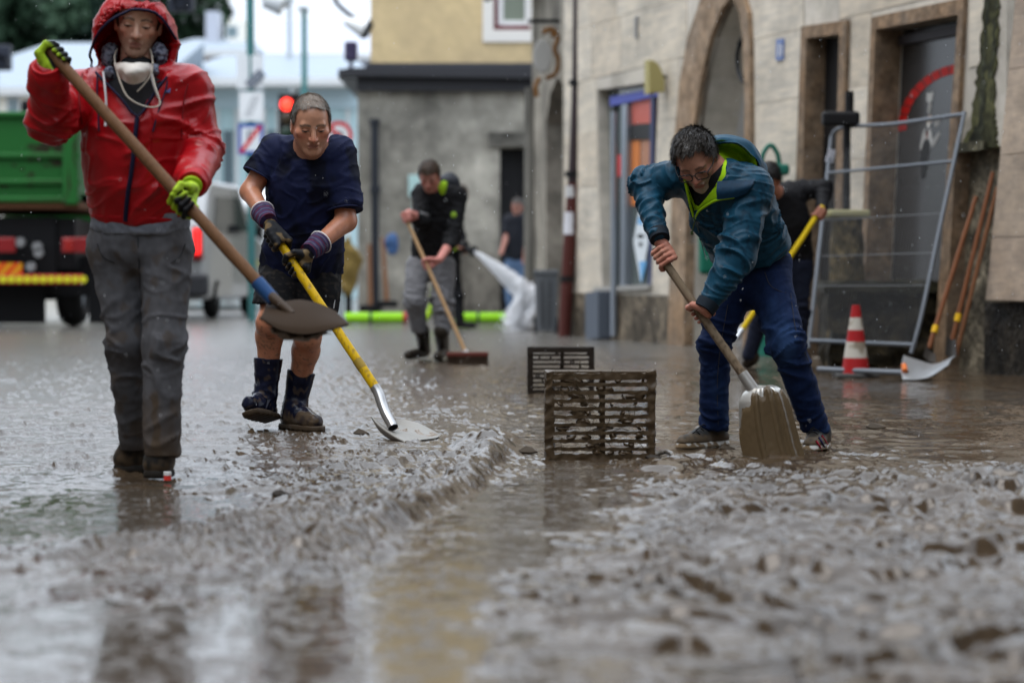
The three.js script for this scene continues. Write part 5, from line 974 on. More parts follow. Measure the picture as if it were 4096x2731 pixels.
  const opening = [[1570, 405], [1578, 428], [1588, 470], [1597, 503], [1604, 486], [1620, 472], [1646, 458], [1655, 432], [1668, 400], [1668, 365], [1640, 318], [1560, 330]];
  const cut = outlineField(opening, D - 0.2, upper.z - 0.06);
  const hemN = pel.clone().sub(chest).normalize(), hemP = Q(1722, 592, 0);
  const jkF = carve(0.006, blend(0.025, both(shell, under(hemP, hemN)), sleeves), cut);
  const jk = skin3(jkF, ...around([pel, chest, upper, shR, elR, wrR, shL, elL, wrL], 0.2), 0.006);
  creases(jk, [[shR, elR, wrR], [shL, elL, wrL], [upper, chest, pel]], 0.0105, 2, { along: 13, round: 6, base: 0.6, joint: 1.1, drape: 0.6 });
  paint(jk, (x, y, z, c) => { const n = noise(x * 7, y * 7, z * 7), k = 0.9 + 0.2 * n + 0.12 * noise(x * 60, y * 60, z * 60), wet = 0.55 * sstep(0.16, 0.30, noise(x * 46 + 3, y * 40, z * 46) + 0.35 * noise(x * 9, y * 9, z * 9)) ; c[0] = mix(0.0085, 0.004, wet) * k; c[1] = mix(0.052, 0.016, wet) * k; c[2] = mix(0.092, 0.030, wet) * k; });
  const jacket = part('jacket', jk, clothMat(0.42), man);
  const lime = M([0.36, 0.62, 0.01], 0.75), limeF = carve(0.004, grow(blend(0.025, both(shell, under(hemP, hemN)), sleeves), -0.009), outlineField([[1576, 412], [1585, 440], [1597, 470], [1605, 474], [1624, 452], [1642, 428], [1655, 400], [1660, 365], [1640, 318], [1565, 330]], D - 0.2, upper.z - 0.08));
  part('lining', skin3(both(limeF, outlineField([[1560, 395], [1574, 450], [1592, 512], [1606, 500], [1626, 480], [1655, 466], [1672, 430], [1676, 395], [1672, 340], [1640, 312], [1556, 325]], D - 0.2, -99)), ...around([Q(1560, 330, -0.3), Q(1690, 515, -0.1)], 0.05), 0.006), lime, jacket);
  // zip edge, zip pull
  part('zip_edge', tube(draped(grow(shell, 0.004), [[1573, 412], [1580, 445], [1590, 485], [1597, 505], [1603, 488], [1620, 474], [1646, 460], [1688, 453]], D - 0.8, D + 0.3, 0.006), 0.0055, 6, 60), lime, jacket);
  const zl = draped(grow(shell, 0.006), [[1598, 505], [1606, 535], [1614, 565], [1622, 592]], D - 0.8, D + 0.3, 0.006);
  part('zip', tube(zl, 0.0025, 5, 30), M([0.10, 0.13, 0.13], 0.5), jacket);
  const zp = zl[0]; part('zip_pull', [tube([zp, zp.clone().add(V(-0.008, -0.02, 0.01)), zp.clone().add(V(-0.014, -0.045, 0.01))], 0.003, 5), rbox(0.012, 0.018, 0.01, 0.003, zp.x - 0.016, zp.y - 0.055, zp.z + 0.01)], M([0.05, 0.07, 0.02], 0.5), jacket);
  // hood lying on the back: teal outside, lime inside
  const rim = [[1628, 328], [1660, 322], [1698, 332], [1730, 357], [1741, 388], [1737, 414]].map(([x, y], i) => Q(x, y, -0.24 + 0.02 * i)), deepC = [[1630, 338], [1664, 340], [1696, 356], [1712, 382], [1704, 402], [1690, 416]].map(([x, y]) => Q(x, y, -0.09)), nk = [[1640, 346], [1654, 356], [1665, 376], [1665, 392], [1660, 405], [1652, 418]].map(([x, y]) => Q(x, y, -0.20));
  part('hood_lining', sheet([rim, deepC, nk], 30, 14, 0.004), lime, jacket);
  const lift = (p, dx, dy, dz) => p.clone().add(V(dx, dy, dz));
  const roll2 = rim.map((p, i) => lift(p, 0.012, 0.016, -0.02)), back = [[1640, 322], [1676, 322], [1716, 336], [1750, 366], [1762, 400], [1758, 430]].map(([x, y]) => Q(x, y, 0.0));
  const hoodG = join(sheet([rim.map((p) => lift(p, -0.002, -0.004, 0.004)), roll2, back], 34, 14, 0.012)); wobble(hoodG, 0.012, 14, 3);
  part('hood', paint(hoodG, (x, y, z, c) => { const k = 0.9 + 0.25 * noise(x * 40, y * 40, z * 40); c[0] = 0.0095 * k; c[1] = 0.056 * k; c[2] = 0.098 * k; }), clothMat(0.5), jacket);
  const flapG = join(sheet([[[1648, 418], [1680, 416], [1712, 417], [1736, 413]].map(([x, y]) => Q(x, y, -0.31)), [[1646, 440], [1676, 438], [1704, 432], [1728, 426]].map(([x, y]) => Q(x, y, -0.335)), [[1648, 458], [1672, 455], [1692, 452], [1716, 442]].map(([x, y]) => Q(x, y, -0.33))], 20, 10, 0.012));
  part('collar_flap', paint(flapG, (x, y, z, c) => { const k = 0.85 + 0.3 * noise(x * 60, y * 60, z * 60); c[0] = 0.006 * k; c[1] = 0.030 * k; c[2] = 0.062 * k; }), clothMat(0.55), jacket);
  for (const [e, w] of [[elR, wrR], [elL, wrL]]) { const d = w.clone().sub(e).normalize(), r0 = w === wrR ? 0.046 : 0.049; part('cuff', rod(w.clone().addScaledVector(d, -0.002), w.clone().addScaledVector(d, 0.04), r0, r0 - 0.003, 20), M([0.010, 0.016, 0.024], 0.75), jacket); }
  // --- body: head, neck, hands
  const hf = headFrame(Q(1600, 369, -0.22), -27, 36, 27, 1.04), tone = [0.46, 0.235, 0.165];
  const hg = headGeometry({ tone, ruddy: 0.9, beard: 0.75, beardTone: [0.40, 0.36, 0.30], brow: [0.05, 0.04, 0.03], seed: 5 }).applyMatrix4(hf);
  const neckG = paint(skin3(cone(Q(1622, 372, -0.2), Q(1660, 415, -0.17), 0.062, 0.072), ...around([Q(1620, 370, -0.2), Q(1660, 415, -0.17)], 0.09), 0.006), skinPaint(tone, 3));
  const gR = gripField(gripR, hDir.clone(), wrR.clone().add(V(0.004, -0.035, 0.0)), 0.0185, 1, 1.06), gL = gripField(gripL, hDir.clone().negate(), wrL.clone().addScaledVector(wrL.clone().sub(elL).normalize(), 0.03), 0.0185, 1, 1.06);
  const armsG = paint(skin3(blend(0.01, cone(elR, wrR.clone().add(V(0.004, -0.035, 0)), 0.04, 0.028), cone(elL, wrL.clone().addScaledVector(wrL.clone().sub(elL).normalize(), 0.03), 0.045, 0.029)), ...around([elR, wrR, elL, wrL], 0.08), 0.007), skinPaint(tone, 8));
  const trunkG = paint(skin3(blend(0.03, teeFsmall(), cone(hipR, knR, 0.07, 0.05), cone(knR, anR, 0.045, 0.026), cone(hipL, knL, 0.07, 0.05), cone(knL, anL, 0.045, 0.026), cone(shR, elR, 0.05, 0.04), cone(shL, elL, 0.05, 0.04)), ...around([pel, upper, anR, anL, shR, shL, elR, elL, knR, knL], 0.15), 0.014), skinPaint(tone, 2));
  function teeFsmall() { return trunk(ribs.map(([p, a, b]) => [p, a * 0.88, b * 0.88]), side); }
  part('body', bare(hg, neckG, armsG, trunkG, paint(gripGeometry(gR), skinPaint(tone, 1, 0.3)), paint(gripGeometry(gL), skinPaint(tone, 6, 0.3))), SKIN, man);
  // hair: dark, wet, greying at the sides
  const grow1 = (x, y, z) => { const line = z > 0.04 ? y - 0.092 + 0.012 * noise(x * 50, 1, 2) - 0.25 * Math.max(0, Math.abs(x) - 0.045) : z > 0.0 ? y - 0.012 - 1.1 * Math.max(0, z) : y + 0.055 + 0.3 * Math.max(0, z + 0.04); return line; };
  const hair = hairGeometry(grow1, { tone: [0.022, 0.017, 0.013], tone2: [0.17, 0.16, 0.15], thick: 0.011, n: 5200, len: 0.032, width: 0.0017, comb: (p) => V(p.x * 4 - 0.25, -0.1, 0.8).normalize(), lift: 0.42, seed: 8, patch: (x, y, z) => sstep(0.045, 0.07, Math.abs(x)) * sstep(0.06, 0.02, y) * 0.9 + 0.25 * sstep(0.1, 0.3, noise(x * 40, y * 40, z * 40)) });
  part('hair', hair.applyMatrix4(hf), HAIR, man);
  // glasses
  const gl = (k) => { const pts = []; for (let i = 0; i < 20; i++) { const a = i / 20 * Math.PI * 2, c = Math.cos(a), s = Math.sin(a), e = 0.62; pts.push(V(k * 0.034 + 0.027 * Math.sign(c) * Math.abs(c) ** e, -0.004 + 0.0175 * Math.sign(s) * Math.abs(s) ** e, 0.099 - 0.16 * Math.max(0, Math.abs(k * 0.034 + 0.027 * c) - 0.03) ** 1.2)); } return pts; };
  const spec = [tube(gl(1), 0.0024, 6, 60, true), tube(gl(-1), 0.0024, 6, 60, true), tube([V(-0.008, 0.003, 0.1), V(0, 0.006, 0.103), V(0.008, 0.003, 0.1)], 0.0024, 6), ...[1, -1].map((k) => tube([V(k * 0.061, 0.006, 0.094), V(k * 0.078, 0.008, 0.05), V(k * 0.083, 0.012, 0.0), V(k * 0.08, 0.0, -0.03)], 0.0026, 6, 24))];
  const glasses = thing('glasses', 'black rimmed glasses on the man in the teal jacket', 'glasses', V(0, 0, 0).setFromMatrixPosition(hf));
  part('frame', spec.map((g) => g.applyMatrix4(hf)), M([0.01, 0.012, 0.016], 0.25), glasses);
  for (const k of [1, -1]) part('lens', new THREE.ShapeGeometry(new THREE.Shape(gl(k).map((p) => new THREE.Vector2(p.x, p.y)))).translate(0, 0, 0.0985).applyMatrix4(hf), M([0.9, 0.93, 0.95], 0.02, { transmission: 1, ior: 1.5 }), glasses);
  // lettering on the t-shirt
  {
    const P = draped(teeF, [[1588, 470], [1622, 448], [1616, 425], [1584, 445]], D - 0.8, D + 0.3, 0.005), g = new THREE.BufferGeometry();
    g.setAttribute('position', new THREE.BufferAttribute(new Float32Array(P.flatMap((p) => p.toArray())), 3)); g.setAttribute('uv', new THREE.BufferAttribute(new Float32Array([0, 0, 1, 0, 1, 1, 0, 1]), 2)); g.setIndex([0, 1, 2, 0, 2, 3]); g.computeVertexNormals();
    part('shirt_lettering', g, M(0xffffff, 0.8, { transparent: true, map: print(128, 64, (c, w, h) => { c.clearRect(0, 0, w, h); c.fillStyle = '#c9c9c6'; c.font = 'italic bold 46px serif'; c.fillText('ca', 50, 46); }) }), man);
  }
  // ---------------------------------------------------------------- the scoop shovel
  const sh = thing('scoop_shovel', 'muddy aluminium scoop shovel with a worn wooden shaft held by the teal jacket man', 'shovel', Q(1775, 1050, -0.45).setY(0));
  part('shaft', shaft(hTop.clone().addScaledVector(hDir, -0.03), hBot.clone().addScaledVector(hDir, 0.02), 0.0175, 0.0185, [0.20, 0.15, 0.10], [0.075, 0.052, 0.032], 5, 0.8), clothMat(0.6), sh);
  // pan, back of it to the camera: outline read off, bowed, with pressed ribs
  const left = [[1741, 884], [1726, 889], [1709, 901], [1699, 922], [1698, 965], [1702, 1010], [1709, 1046]], right = [[1757, 885], [1776, 884], [1793, 892], [1808, 918], [1822, 962], [1835, 1010], [1848, 1050]];
  const NU = 90, NV = 80, cl = new THREE.CatmullRomCurve3(left.map(([x, y]) => V(x, y, 0))), cr = new THREE.CatmullRomCurve3(right.map(([x, y]) => V(x, y, 0))), pos = [], idx = [];
  for (let j = 0; j <= NV; j++) for (let i = 0; i <= NU; i++) {
    const t = j / NV, s = i / NU, a = cl.getPoint(t), b = cr.getPoint(t), px = mix(a.x, b.x, s), py = mix(a.y, b.y, s) + 7 * Math.sin(s * Math.PI) * t;
    const q = 2 * s - 1, bow = -0.055 * (1 - q * q) * sstep(0, 0.25, t) + 0.01, rib = -0.016 * Math.exp(-(((s - 0.52) / 0.10) ** 2)) * sstep(0.75, 0.1, t) - 0.010 * (Math.exp(-(((s - 0.36) / 0.03) ** 2)) + Math.exp(-(((s - 0.68) / 0.03) ** 2)) + Math.exp(-(((s - 0.84) / 0.03) ** 2))) * sstep(0.15, 0.4, t);
    const p = Q(px, py, mix(-0.40, -0.50, t) + bow + rib); pos.push(p.x, p.y, p.z);
  }
  for (let j = 0; j < NV; j++) for (let i = 0; i < NU; i++) { const a = j * (NU + 1) + i, b = a + NU + 1; idx.push(a, b, a + 1, a + 1, b, b + 1); }
  const pan = new THREE.BufferGeometry(); pan.setAttribute('position', new THREE.BufferAttribute(new Float32Array(pos), 3)); pan.setIndex(idx); pan.computeVertexNormals();
  const inner = pan.clone(), ip = inner.attributes.position, inn = inner.attributes.normal; for (let i = 0; i < ip.count; i++) ip.setXYZ(i, ip.getX(i) - inn.getX(i) * 0.003, ip.getY(i) - inn.getY(i) * 0.003, ip.getZ(i) - inn.getZ(i) * 0.003);
  inner.setIndex(idx.slice().reverse()); inner.computeVertexNormals();
  const blade = part('pan', [pan.clone(), inner], M([0.50, 0.49, 0.46], 0.38, { metalness: 0.85 }), sh);
  // mud that sticks to the lower part of the pan, with a ragged upper edge and real thickness
  const mud = pan.clone(), mp = mud.attributes.position, mn = mud.attributes.normal, keep = [];
  const thick = (k) => { const t = (k / (NU + 1) | 0) / NV, s = (k % (NU + 1)) / NU; return (t - 0.42 - 0.75 * Math.max(0, 0.36 - s) + 0.16 * sstep(0.45, 0.6, s) * sstep(1.0, 0.8, s) + 0.30 * noise(s * 5, t * 4, 2) + 0.16 * noise(s * 14, t * 7, 5) + 0.05 * Math.exp(-(((s - 0.62) / 0.06) ** 2))); };
  const flipN = mn.getZ((NV / 2 | 0) * (NU + 1) + (NU / 2 | 0)) > 0 ? 1 : -1;
  for (let i = 0; i < mp.count; i++) { const h = clamp(thick(i) * 0.05, 0, 0.006) + 0.0012 + 0.001 * noise(mp.getX(i) * 80, mp.getY(i) * 40, 3); mp.setXYZ(i, mp.getX(i) + flipN * mn.getX(i) * h, mp.getY(i) + flipN * mn.getY(i) * h, mp.getZ(i) + flipN * mn.getZ(i) * h); }
  for (let i = 0; i < idx.length; i += 3) if (thick(idx[i]) > 0 && thick(idx[i + 1]) > 0 && thick(idx[i + 2]) > 0) keep.push(idx[i], idx[i + 1], idx[i + 2]);
  mud.setIndex(keep); mud.computeVertexNormals();
  part('mud_coat', mud, M([0.085, 0.058, 0.030], 0.3, { specularIntensity: 0.45 }), blade);
  part('socket', [rod(hBot.clone().addScaledVector(hDir, -0.055), hBot.clone().addScaledVector(hDir, 0.07), 0.024, 0.027, 20), rod(hBot.clone().addScaledVector(hDir, 0.05), Q(1772, 965, -0.50), 0.025, 0.010, 16)], M([0.45, 0.44, 0.42], 0.4, { metalness: 0.8 }), sh);
}
// ================================================================ man in the navy t-shirt with the yellow shovel
function rubberBoot(man, topA, ankle, heel, toe, rTop, rAn, tone, label, soleUp = V(0, 1, 0), mudTo = 0.12) {
  const mid = heel.clone().lerp(toe, 0.5);
  const f = blend(0.03, cone(topA, ankle, rTop, rAn), cone(ankle, heel.clone().lerp(toe, 0.18).addScaledVector(soleUp, 0.045), rAn, 0.047), cone(heel.clone().addScaledVector(soleUp, 0.042), toe.clone().addScaledVector(soleUp, 0.034), 0.040, 0.038), cone(heel.clone().lerp(toe, 0.2).addScaledVector(soleUp, 0.09), heel.clone().lerp(toe, 0.75).addScaledVector(soleUp, 0.042), 0.042, 0.042));
  const cutTop = under(topA, topA.clone().sub(ankle).normalize()), hp = heel.clone();
  const g = skin3((x, y, z) => Math.max(f(x, y, z), cutTop(x, y, z), -((x - hp.x) * soleUp.x + (y - hp.y) * soleUp.y + (z - hp.z) * soleUp.z) + 0.006), ...around([topA, ankle, heel, toe], 0.11), 0.006);
  creases(g, [[topA, ankle, heel]], 0.004, 3, { along: 18, round: 5, base: 0.1, joint: 1, drape: 0.3 });
  paint(g, (x, y, z, c) => { const k = 0.8 + 0.4 * noise(x * 30, y * 30, z * 30), m = clamp(sstep(mudTo, 0.02, y + 0.10 * noise(x * 25, y * 18, z * 25)) + 0.5 * sstep(0.25, 0.38, noise(x * 45 + 5, y * 30, z * 45))); c[0] = mix(tone[0] * k, 0.085, m); c[1] = mix(tone[1] * k, 0.060, m); c[2] = mix(tone[2] * k, 0.038, m); });
  const b = part('boot', g, clothMat(0.22), man, label);
  const sf = blend(0.02, cone(heel, toe, 0.048, 0.046), cone(heel.clone().lerp(toe, 0.5), toe, 0.050, 0.044));
  part('sole', skin3((x, y, z) => { const h = (x - hp.x) * soleUp.x + (y - hp.y) * soleUp.y + (z - hp.z) * soleUp.z; const al = (x - hp.x) * (toe.x - hp.x) + (y - hp.y) * (toe.y - hp.y) + (z - hp.z) * (toe.z - hp.z); return Math.max(sf(x, y, z), Math.abs(h - 0.004) - 0.014 + 0.004 * (Math.sin(al * 3200 / 6) > 0 ? 1 : 0) * (h < -0.004 ? 1 : 0)); }, ...around([heel, toe], 0.08), 0.0055), M([0.055, 0.038, 0.024], 0.5), b);
  return f;
}
{
  const D = 11.7, Q = (x, y, d = 0) => at(x, y, D + d);
  const man = thing('person', 'person in a wet navy t-shirt and black shorts pushing a yellow shovel', 'person', onGround(680, 985));
  const tone = [0.40, 0.175, 0.095];
  const hTop = Q(631, 541, -0.34), hBot = Q(868, 900, -0.62), hDir = hBot.clone().sub(hTop).normalize(), onShaft = (k) => hTop.clone().lerp(hBot, k);
  const pel = Q(690, 612, 0.08), belly = Q(700, 530, 0.0), chest = Q(706, 425, -0.08), upper = Q(705, 352, -0.1), neck = Q(710, 330, -0.12);
  const shR = Q(628, 348, -0.06), elR = Q(574, 440, -0.10), wrR = Q(608, 497, -0.30), shL = Q(778, 356, -0.08), elL = Q(794, 508, -0.16), wrL = Q(724, 566, -0.34);
  const hipR = Q(652, 625, 0.05), knR = Q(619, 742, -0.12), caR = Q(616, 822, -0.02), hipL = Q(730, 625, 0.05), knL = Q(706, 775, -0.06), caL = Q(692, 852, 0.06);
  const side = V(1, 0.03, 0.08);
  // --- t-shirt
  const shirtF0 = blend(0.04, trunk([[pel.clone().add(V(0.005, -0.03, 0)), 0.205, 0.165], [belly, 0.188, 0.168], [chest, 0.198, 0.15], [upper, 0.165, 0.11]], side), cone(upper.clone().lerp(shR, 0.4), shR.clone().add(V(0.02, 0.0, 0)), 0.085, 0.078), cone(upper.clone().lerp(shL, 0.4), shL.clone().add(V(-0.02, 0.0, 0)), 0.085, 0.08));
  const neckCut = outlineField([[668, 280], [673, 318], [686, 346], [711, 364], [736, 356], [755, 334], [764, 300], [768, 260], [720, 210], [668, 240]], D - 0.1, upper.z - 0.10);
  const slR = shR.clone().lerp(elR, 0.62), slL = shL.clone().lerp(elL, 0.84);
  const shirtF = both(blend(0.022, both(shirtF0, under(Q(697, 643, 0), V(0.16, -1, 0).normalize())), both(cone(shR, slR.clone().lerp(elR, 0.5), 0.078, 0.088), under(slR, elR.clone().sub(shR).normalize())), both(cone(shL, slL.clone().lerp(elL, 0.9), 0.088, 0.086), under(slL, elL.clone().sub(shL).normalize()))), (x, y, z) => -neckCut(x, y, z));
  const sg = skin3(shirtF, ...around([pel, belly, chest, upper, slR, slL], 0.24), 0.008);
  creases(sg, [[chest.clone().add(V(-0.1, 0.02, 0)), pel.clone().add(V(0.06, 0, 0))], [shR, slR], [shL, slL]], 0.009, 6, { along: 8, round: 8, base: 0.9, joint: 0.3, drape: 0.8 });
  paint(sg, (x, y, z, c) => { const wet = sstep(-0.05, 0.22, fbm(x * 7 + 2, y * 5, z * 7, 3) + 0.16 * noise(x * 26, y * 20, z * 26) + 0.22 * Math.exp(-(((x - chest.x - 0.03) / 0.07) ** 2)) * sstep(0.25, 0.0, Math.abs(y - chest.y - 0.06))), k = 0.85 + 0.35 * (0.5 + 0.5 * noise(x * 45, y * 45, z * 45)); c[0] = mix(0.0075, 0.0038, wet) * k; c[1] = mix(0.0110, 0.0050, wet) * k; c[2] = mix(0.038, 0.013, wet) * k; });
  const shirt = part('t_shirt', sg, clothMat(0.72), man);
  for (const [a, b, c, r] of [[shR, elR, slR, 0.088], [shL, elL, slL, 0.0885]]) { const d = b.clone().sub(a).normalize(); part('sleeve_hem', new THREE.TorusGeometry(r - 0.004, 0.005, 8, 36).applyQuaternion(new THREE.Quaternion().setFromUnitVectors(V(0, 0, 1), d)).translate(c.x, c.y, c.z), M([0.012, 0.016, 0.048], 0.8), shirt); }
  // --- shorts
  const shR2 = Q(640, 693, 0.0), shL2 = Q(728, 716, 0.0);
  const shortF = both(blend(0.035, trunk([[pel, 0.185, 0.145], [pel.clone().add(V(0, -0.12, 0)), 0.175, 0.135]], side), cone(hipR, Q(632, 705, -0.06), 0.115, 0.112), cone(hipL, Q(722, 730, -0.02), 0.112, 0.105)), (x, y, z) => mix(Q(640, 696).y, Q(740, 716).y, clamp((x - Q(640, 696).x) / 0.2)) - y);
  const shg = skin3(shortF, ...around([pel, hipR, hipL, shR2, shL2], 0.2), 0.009); creases(shg, [[hipR, shR2], [hipL, shL2]], 0.014, 11, { along: 7, round: 8, base: 0.5, drape: 0.8 });
  const shorts = part('shorts', paint(shg, (x, y, z, c) => { const m = 0.35 * sstep(0.22, 0.32, noise(x * 40, y * 60, z * 40)); c[0] = 0.007 + 0.05 * m; c[1] = 0.0072 + 0.038 * m; c[2] = 0.0085 + 0.026 * m; }), clothMat(0.7), man);
  const st = draped(shortF, [[768, 648], [769, 680], [766, 708]], D - 0.5, D + 0.4, 0.006);
  part('side_stripe', tube(st, 0.003, 5, 20), M([0.45, 0.45, 0.45], 0.7), shorts);
  // --- skin
  const arms = blend(0.02, cone(shR, elR, 0.058, 0.047), cone(elR, wrR, 0.048, 0.033), cone(shL, elL, 0.06, 0.05), cone(elL, wrL, 0.051, 0.034));
  const legs = blend(0.025, cone(hipR, knR, 0.085, 0.064), cone(knR, Q(618, 772, -0.06), 0.062, 0.064), cone(Q(618, 772, -0.06), caR.clone().add(V(0, -0.05, 0)), 0.064, 0.05), cone(hipL, knL, 0.085, 0.064), cone(knL, Q(702, 805, 0.0), 0.062, 0.066), cone(Q(702, 805, 0.0), caL.clone().add(V(-0.01, -0.05, 0)), 0.065, 0.05));
  const inner = blend(0.04, trunk([[pel, 0.16, 0.12], [belly, 0.165, 0.14], [chest, 0.17, 0.12], [upper, 0.15, 0.09]], side), cone(neck.clone().add(V(0, -0.06, 0.0)), Q(712, 318, -0.2), 0.088, 0.074));
  // grey receding hair, cropped short
  const region = (x, y, z) => z > 0.03 ? y - 0.085 - 0.35 * Math.max(0, 0.05 - Math.abs(x)) * (z > 0.05 ? 1 : 0.3) : z > -0.005 ? y - 0.0 - 1.0 * Math.max(0, z) : y + 0.06;
  const hf = headFrame(Q(714, 286, -0.24), 12, 22, -3, 1.13);
  const hg = headGeometry({ tone: [0.50, 0.25, 0.155], heavy: 1.1, jawW: 0.06, cheek: 1.1, noseL: 1.08, ruddy: 0.8, stubble: 0.12, stubbleTone: [0.25, 0.16, 0.12], scalp: region, scalpTone: [0.26, 0.215, 0.175], brow: [0.12, 0.085, 0.06], lip: [0.30, 0.11, 0.09], seed: 9 }).applyMatrix4(hf);
  part('body', bare(hg, paint(skin3(arms, ...around([shR, elR, wrR, shL, elL, wrL], 0.1), 0.007), skinPaint(tone, 2, 0.15)), paint(skin3(legs, ...around([hipR, hipL, knR, knL, caR, caL], 0.16), 0.007), skinPaint(tone, 12, 0.15, 0.55)), paint(skin3(inner, ...around([pel, chest, upper, neck], 0.2), 0.010), skinPaint([0.37, 0.185, 0.118], 4, 0.1))), M(0xffffff, 0.36, { vertexColors: true }), man);
  part('hair', hairGeometry(region, { tone: [0.23, 0.205, 0.18], tone2: [0.36, 0.30, 0.25], thick: 0.003, n: 8000, len: 0.016, width: 0.0015, comb: V(0.1, -0.5, 0.6), lift: 0.4, seed: 14, cap: false, patch: (x, y, z) => sstep(0.085, 0.115, y) }).applyMatrix4(hf), HAIR, man);
  // --- work gloves: dark palm and fingers, striped cloth back and cuff
  const gloves = [[wrR, elR, onShaft(0.02), hDir.clone(), 1, 'left of the picture'], [wrL, elL, onShaft(0.20), hDir.clone().negate(), 1, '']];
  for (const [w, e, c, u, t] of gloves) {
    const d = w.clone().sub(e).normalize(), wr = w.clone().addScaledVector(d, 0.05).lerp(c, 0.15), f = gripField(c, u, wr, 0.022, t, 1.28);
    const g = paint(gripGeometry(f, 0.004, 0.05), (x, y, z, o) => { const k = 0.8 + 0.5 * noise(x * 50, y * 50, z * 50), tan = sstep(0.05, 0.2, noise(x * 24 + 3, y * 24, z * 24) - 0.12); o[0] = mix(0.016, 0.17, tan) * k; o[1] = mix(0.0165, 0.115, tan) * k; o[2] = mix(0.019, 0.055, tan) * k; });
    const gl = part('glove', g, clothMat(0.45), man);
    const c0 = w.clone().addScaledVector(d, -0.045), c1 = w.clone().addScaledVector(d, 0.055), L = c0.distanceTo(c1), cyl = wobble(new THREE.CylinderGeometry(0.044, 0.056, L, 26, 30).translate(0, L / 2, 0), 0.004, 26, 2);
    paint(cyl, (x, y, z, o) => { const b = Math.floor(y / L * 13 + 0.15 * Math.sin(x * 60)) % 4, n = 0.8 + 0.4 * noise(x * 80, y * 80, z * 80); const q = b === 0 ? [0.10, 0.022, 0.045] : b === 1 ? [0.045, 0.040, 0.11] : b === 2 ? [0.11, 0.09, 0.14] : [0.035, 0.034, 0.085]; for (let i = 0; i < 3; i++) o[i] = q[i] * n; });
    part('cuff', cyl.applyQuaternion(new THREE.Quaternion().setFromUnitVectors(V(0, 1, 0), d)).translate(c0.x, c0.y, c0.z), clothMat(0.85), gl);
    part('cuff_edge', new THREE.TorusGeometry(0.055, 0.0045, 8, 32).applyQuaternion(new THREE.Quaternion().setFromUnitVectors(V(0, 0, 1), d)).translate(c0.x, c0.y, c0.z), M([0.62, 0.60, 0.60], 0.8), gl);
  }
  // --- rubber boots: one flat, one with the toe lifted
  rubberBoot(man, caR, Q(610, 905, -0.02), Q(622, 962, 0.02), Q(578, 944, -0.20), 0.071, 0.052, [0.009, 0.011, 0.026], 'navy rubber boot with the muddy toe lifted', V(-0.25, 0.94, -0.22).normalize(), 0.10);
  const heel = onGround(661, 985).setY(0.012), toe = onGround(716, 990).setY(0.012);
  rubberBoot(man, caL, Q(676, 935, 0.06), heel, toe.lerp(heel, 0.0).add(V(0.02, 0, 0.06)), 0.070, 0.054, [0.009, 0.011, 0.026], 'navy rubber boot planted in the mud');
  // ---------------------------------------------------------------- the yellow shovel
  const sv = thing('yellow_shovel', 'shovel with a scuffed yellow shaft and silver blade pushed into the mud', 'shovel', Q(920, 1010, -0.7).setY(0));
  part('shaft', shaft(hTop.clone().addScaledVector(hDir, -0.02), hBot, 0.0205, 0.0225, [0.56, 0.35, 0.006], [0.10, 0.07, 0.03], 3, 0.6), clothMat(0.32), sv);
  const jn = onShaft(0.80), neckTop = hBot.clone(), nk2 = Q(884, 945, -0.68), nk3 = Q(903, 982, -0.74);
  part('joint_band', rod(jn, jn.clone().addScaledVector(hDir, 0.05), 0.0235, 0.0235), M([0.30, 0.20, 0.03], 0.4), sv);
  const met = M([0.36, 0.36, 0.36], 0.38, { metalness: 0.9 });
  part('socket', wobble(new THREE.TubeGeometry(new THREE.CatmullRomCurve3([neckTop.clone().addScaledVector(hDir, -0.03), neckTop, nk2, nk3]), 24, 0.0245, 18), 0.002, 20, 1), met, sv);
  // dished blade: lip near the camera on the left, turned-up side behind
  const rows = [[[858, 968], [872, 990], [893, 1007], [918, 1016], [940, 1020]].map(([x, y], i) => Q(x, y, -0.60 - 0.07 * i)), [[853, 958], [868, 975], [890, 992], [915, 1008], [938, 1019]].map(([x, y], i) => Q(x, y, -0.62 - 0.07 * i)), [[876, 974], [893, 984], [914, 993], [938, 1002], [962, 1012]].map(([x, y], i) => Q(x, y, -0.58 - 0.06 * i)), [[890, 976], [915, 984], [944, 992], [975, 999], [1002, 1006]].map(([x, y], i) => Q(x, y, -0.50 - 0.05 * i)), [[884, 968], [920, 964], [955, 970], [985, 984], [1012, 999]].map(([x, y], i) => Q(x, y, -0.44 - 0.04 * i))];
  const bg = sheet(rows, 40, 26, 0.004), bl = part('blade', bg, M([0.26, 0.25, 0.23], 0.5, { metalness: 0.45 }), sv);
  const md = sheet([[[892, 988], [920, 997], [950, 1006], [965, 1012]], [[905, 985], [935, 993], [965, 1000], [985, 1006]], [[930, 984], [955, 988], [985, 996], [1010, 1004]]].map((r, j) => r.map(([x, y], i) => Q(x, y - 2, -0.58 - 0.05 * i + 0.04 * j))), 26, 12, 0.006);
  part('mud_load', wobble(join(md), 0.012, 30, 4), M([0.17, 0.125, 0.085], 0.3), bl);
}
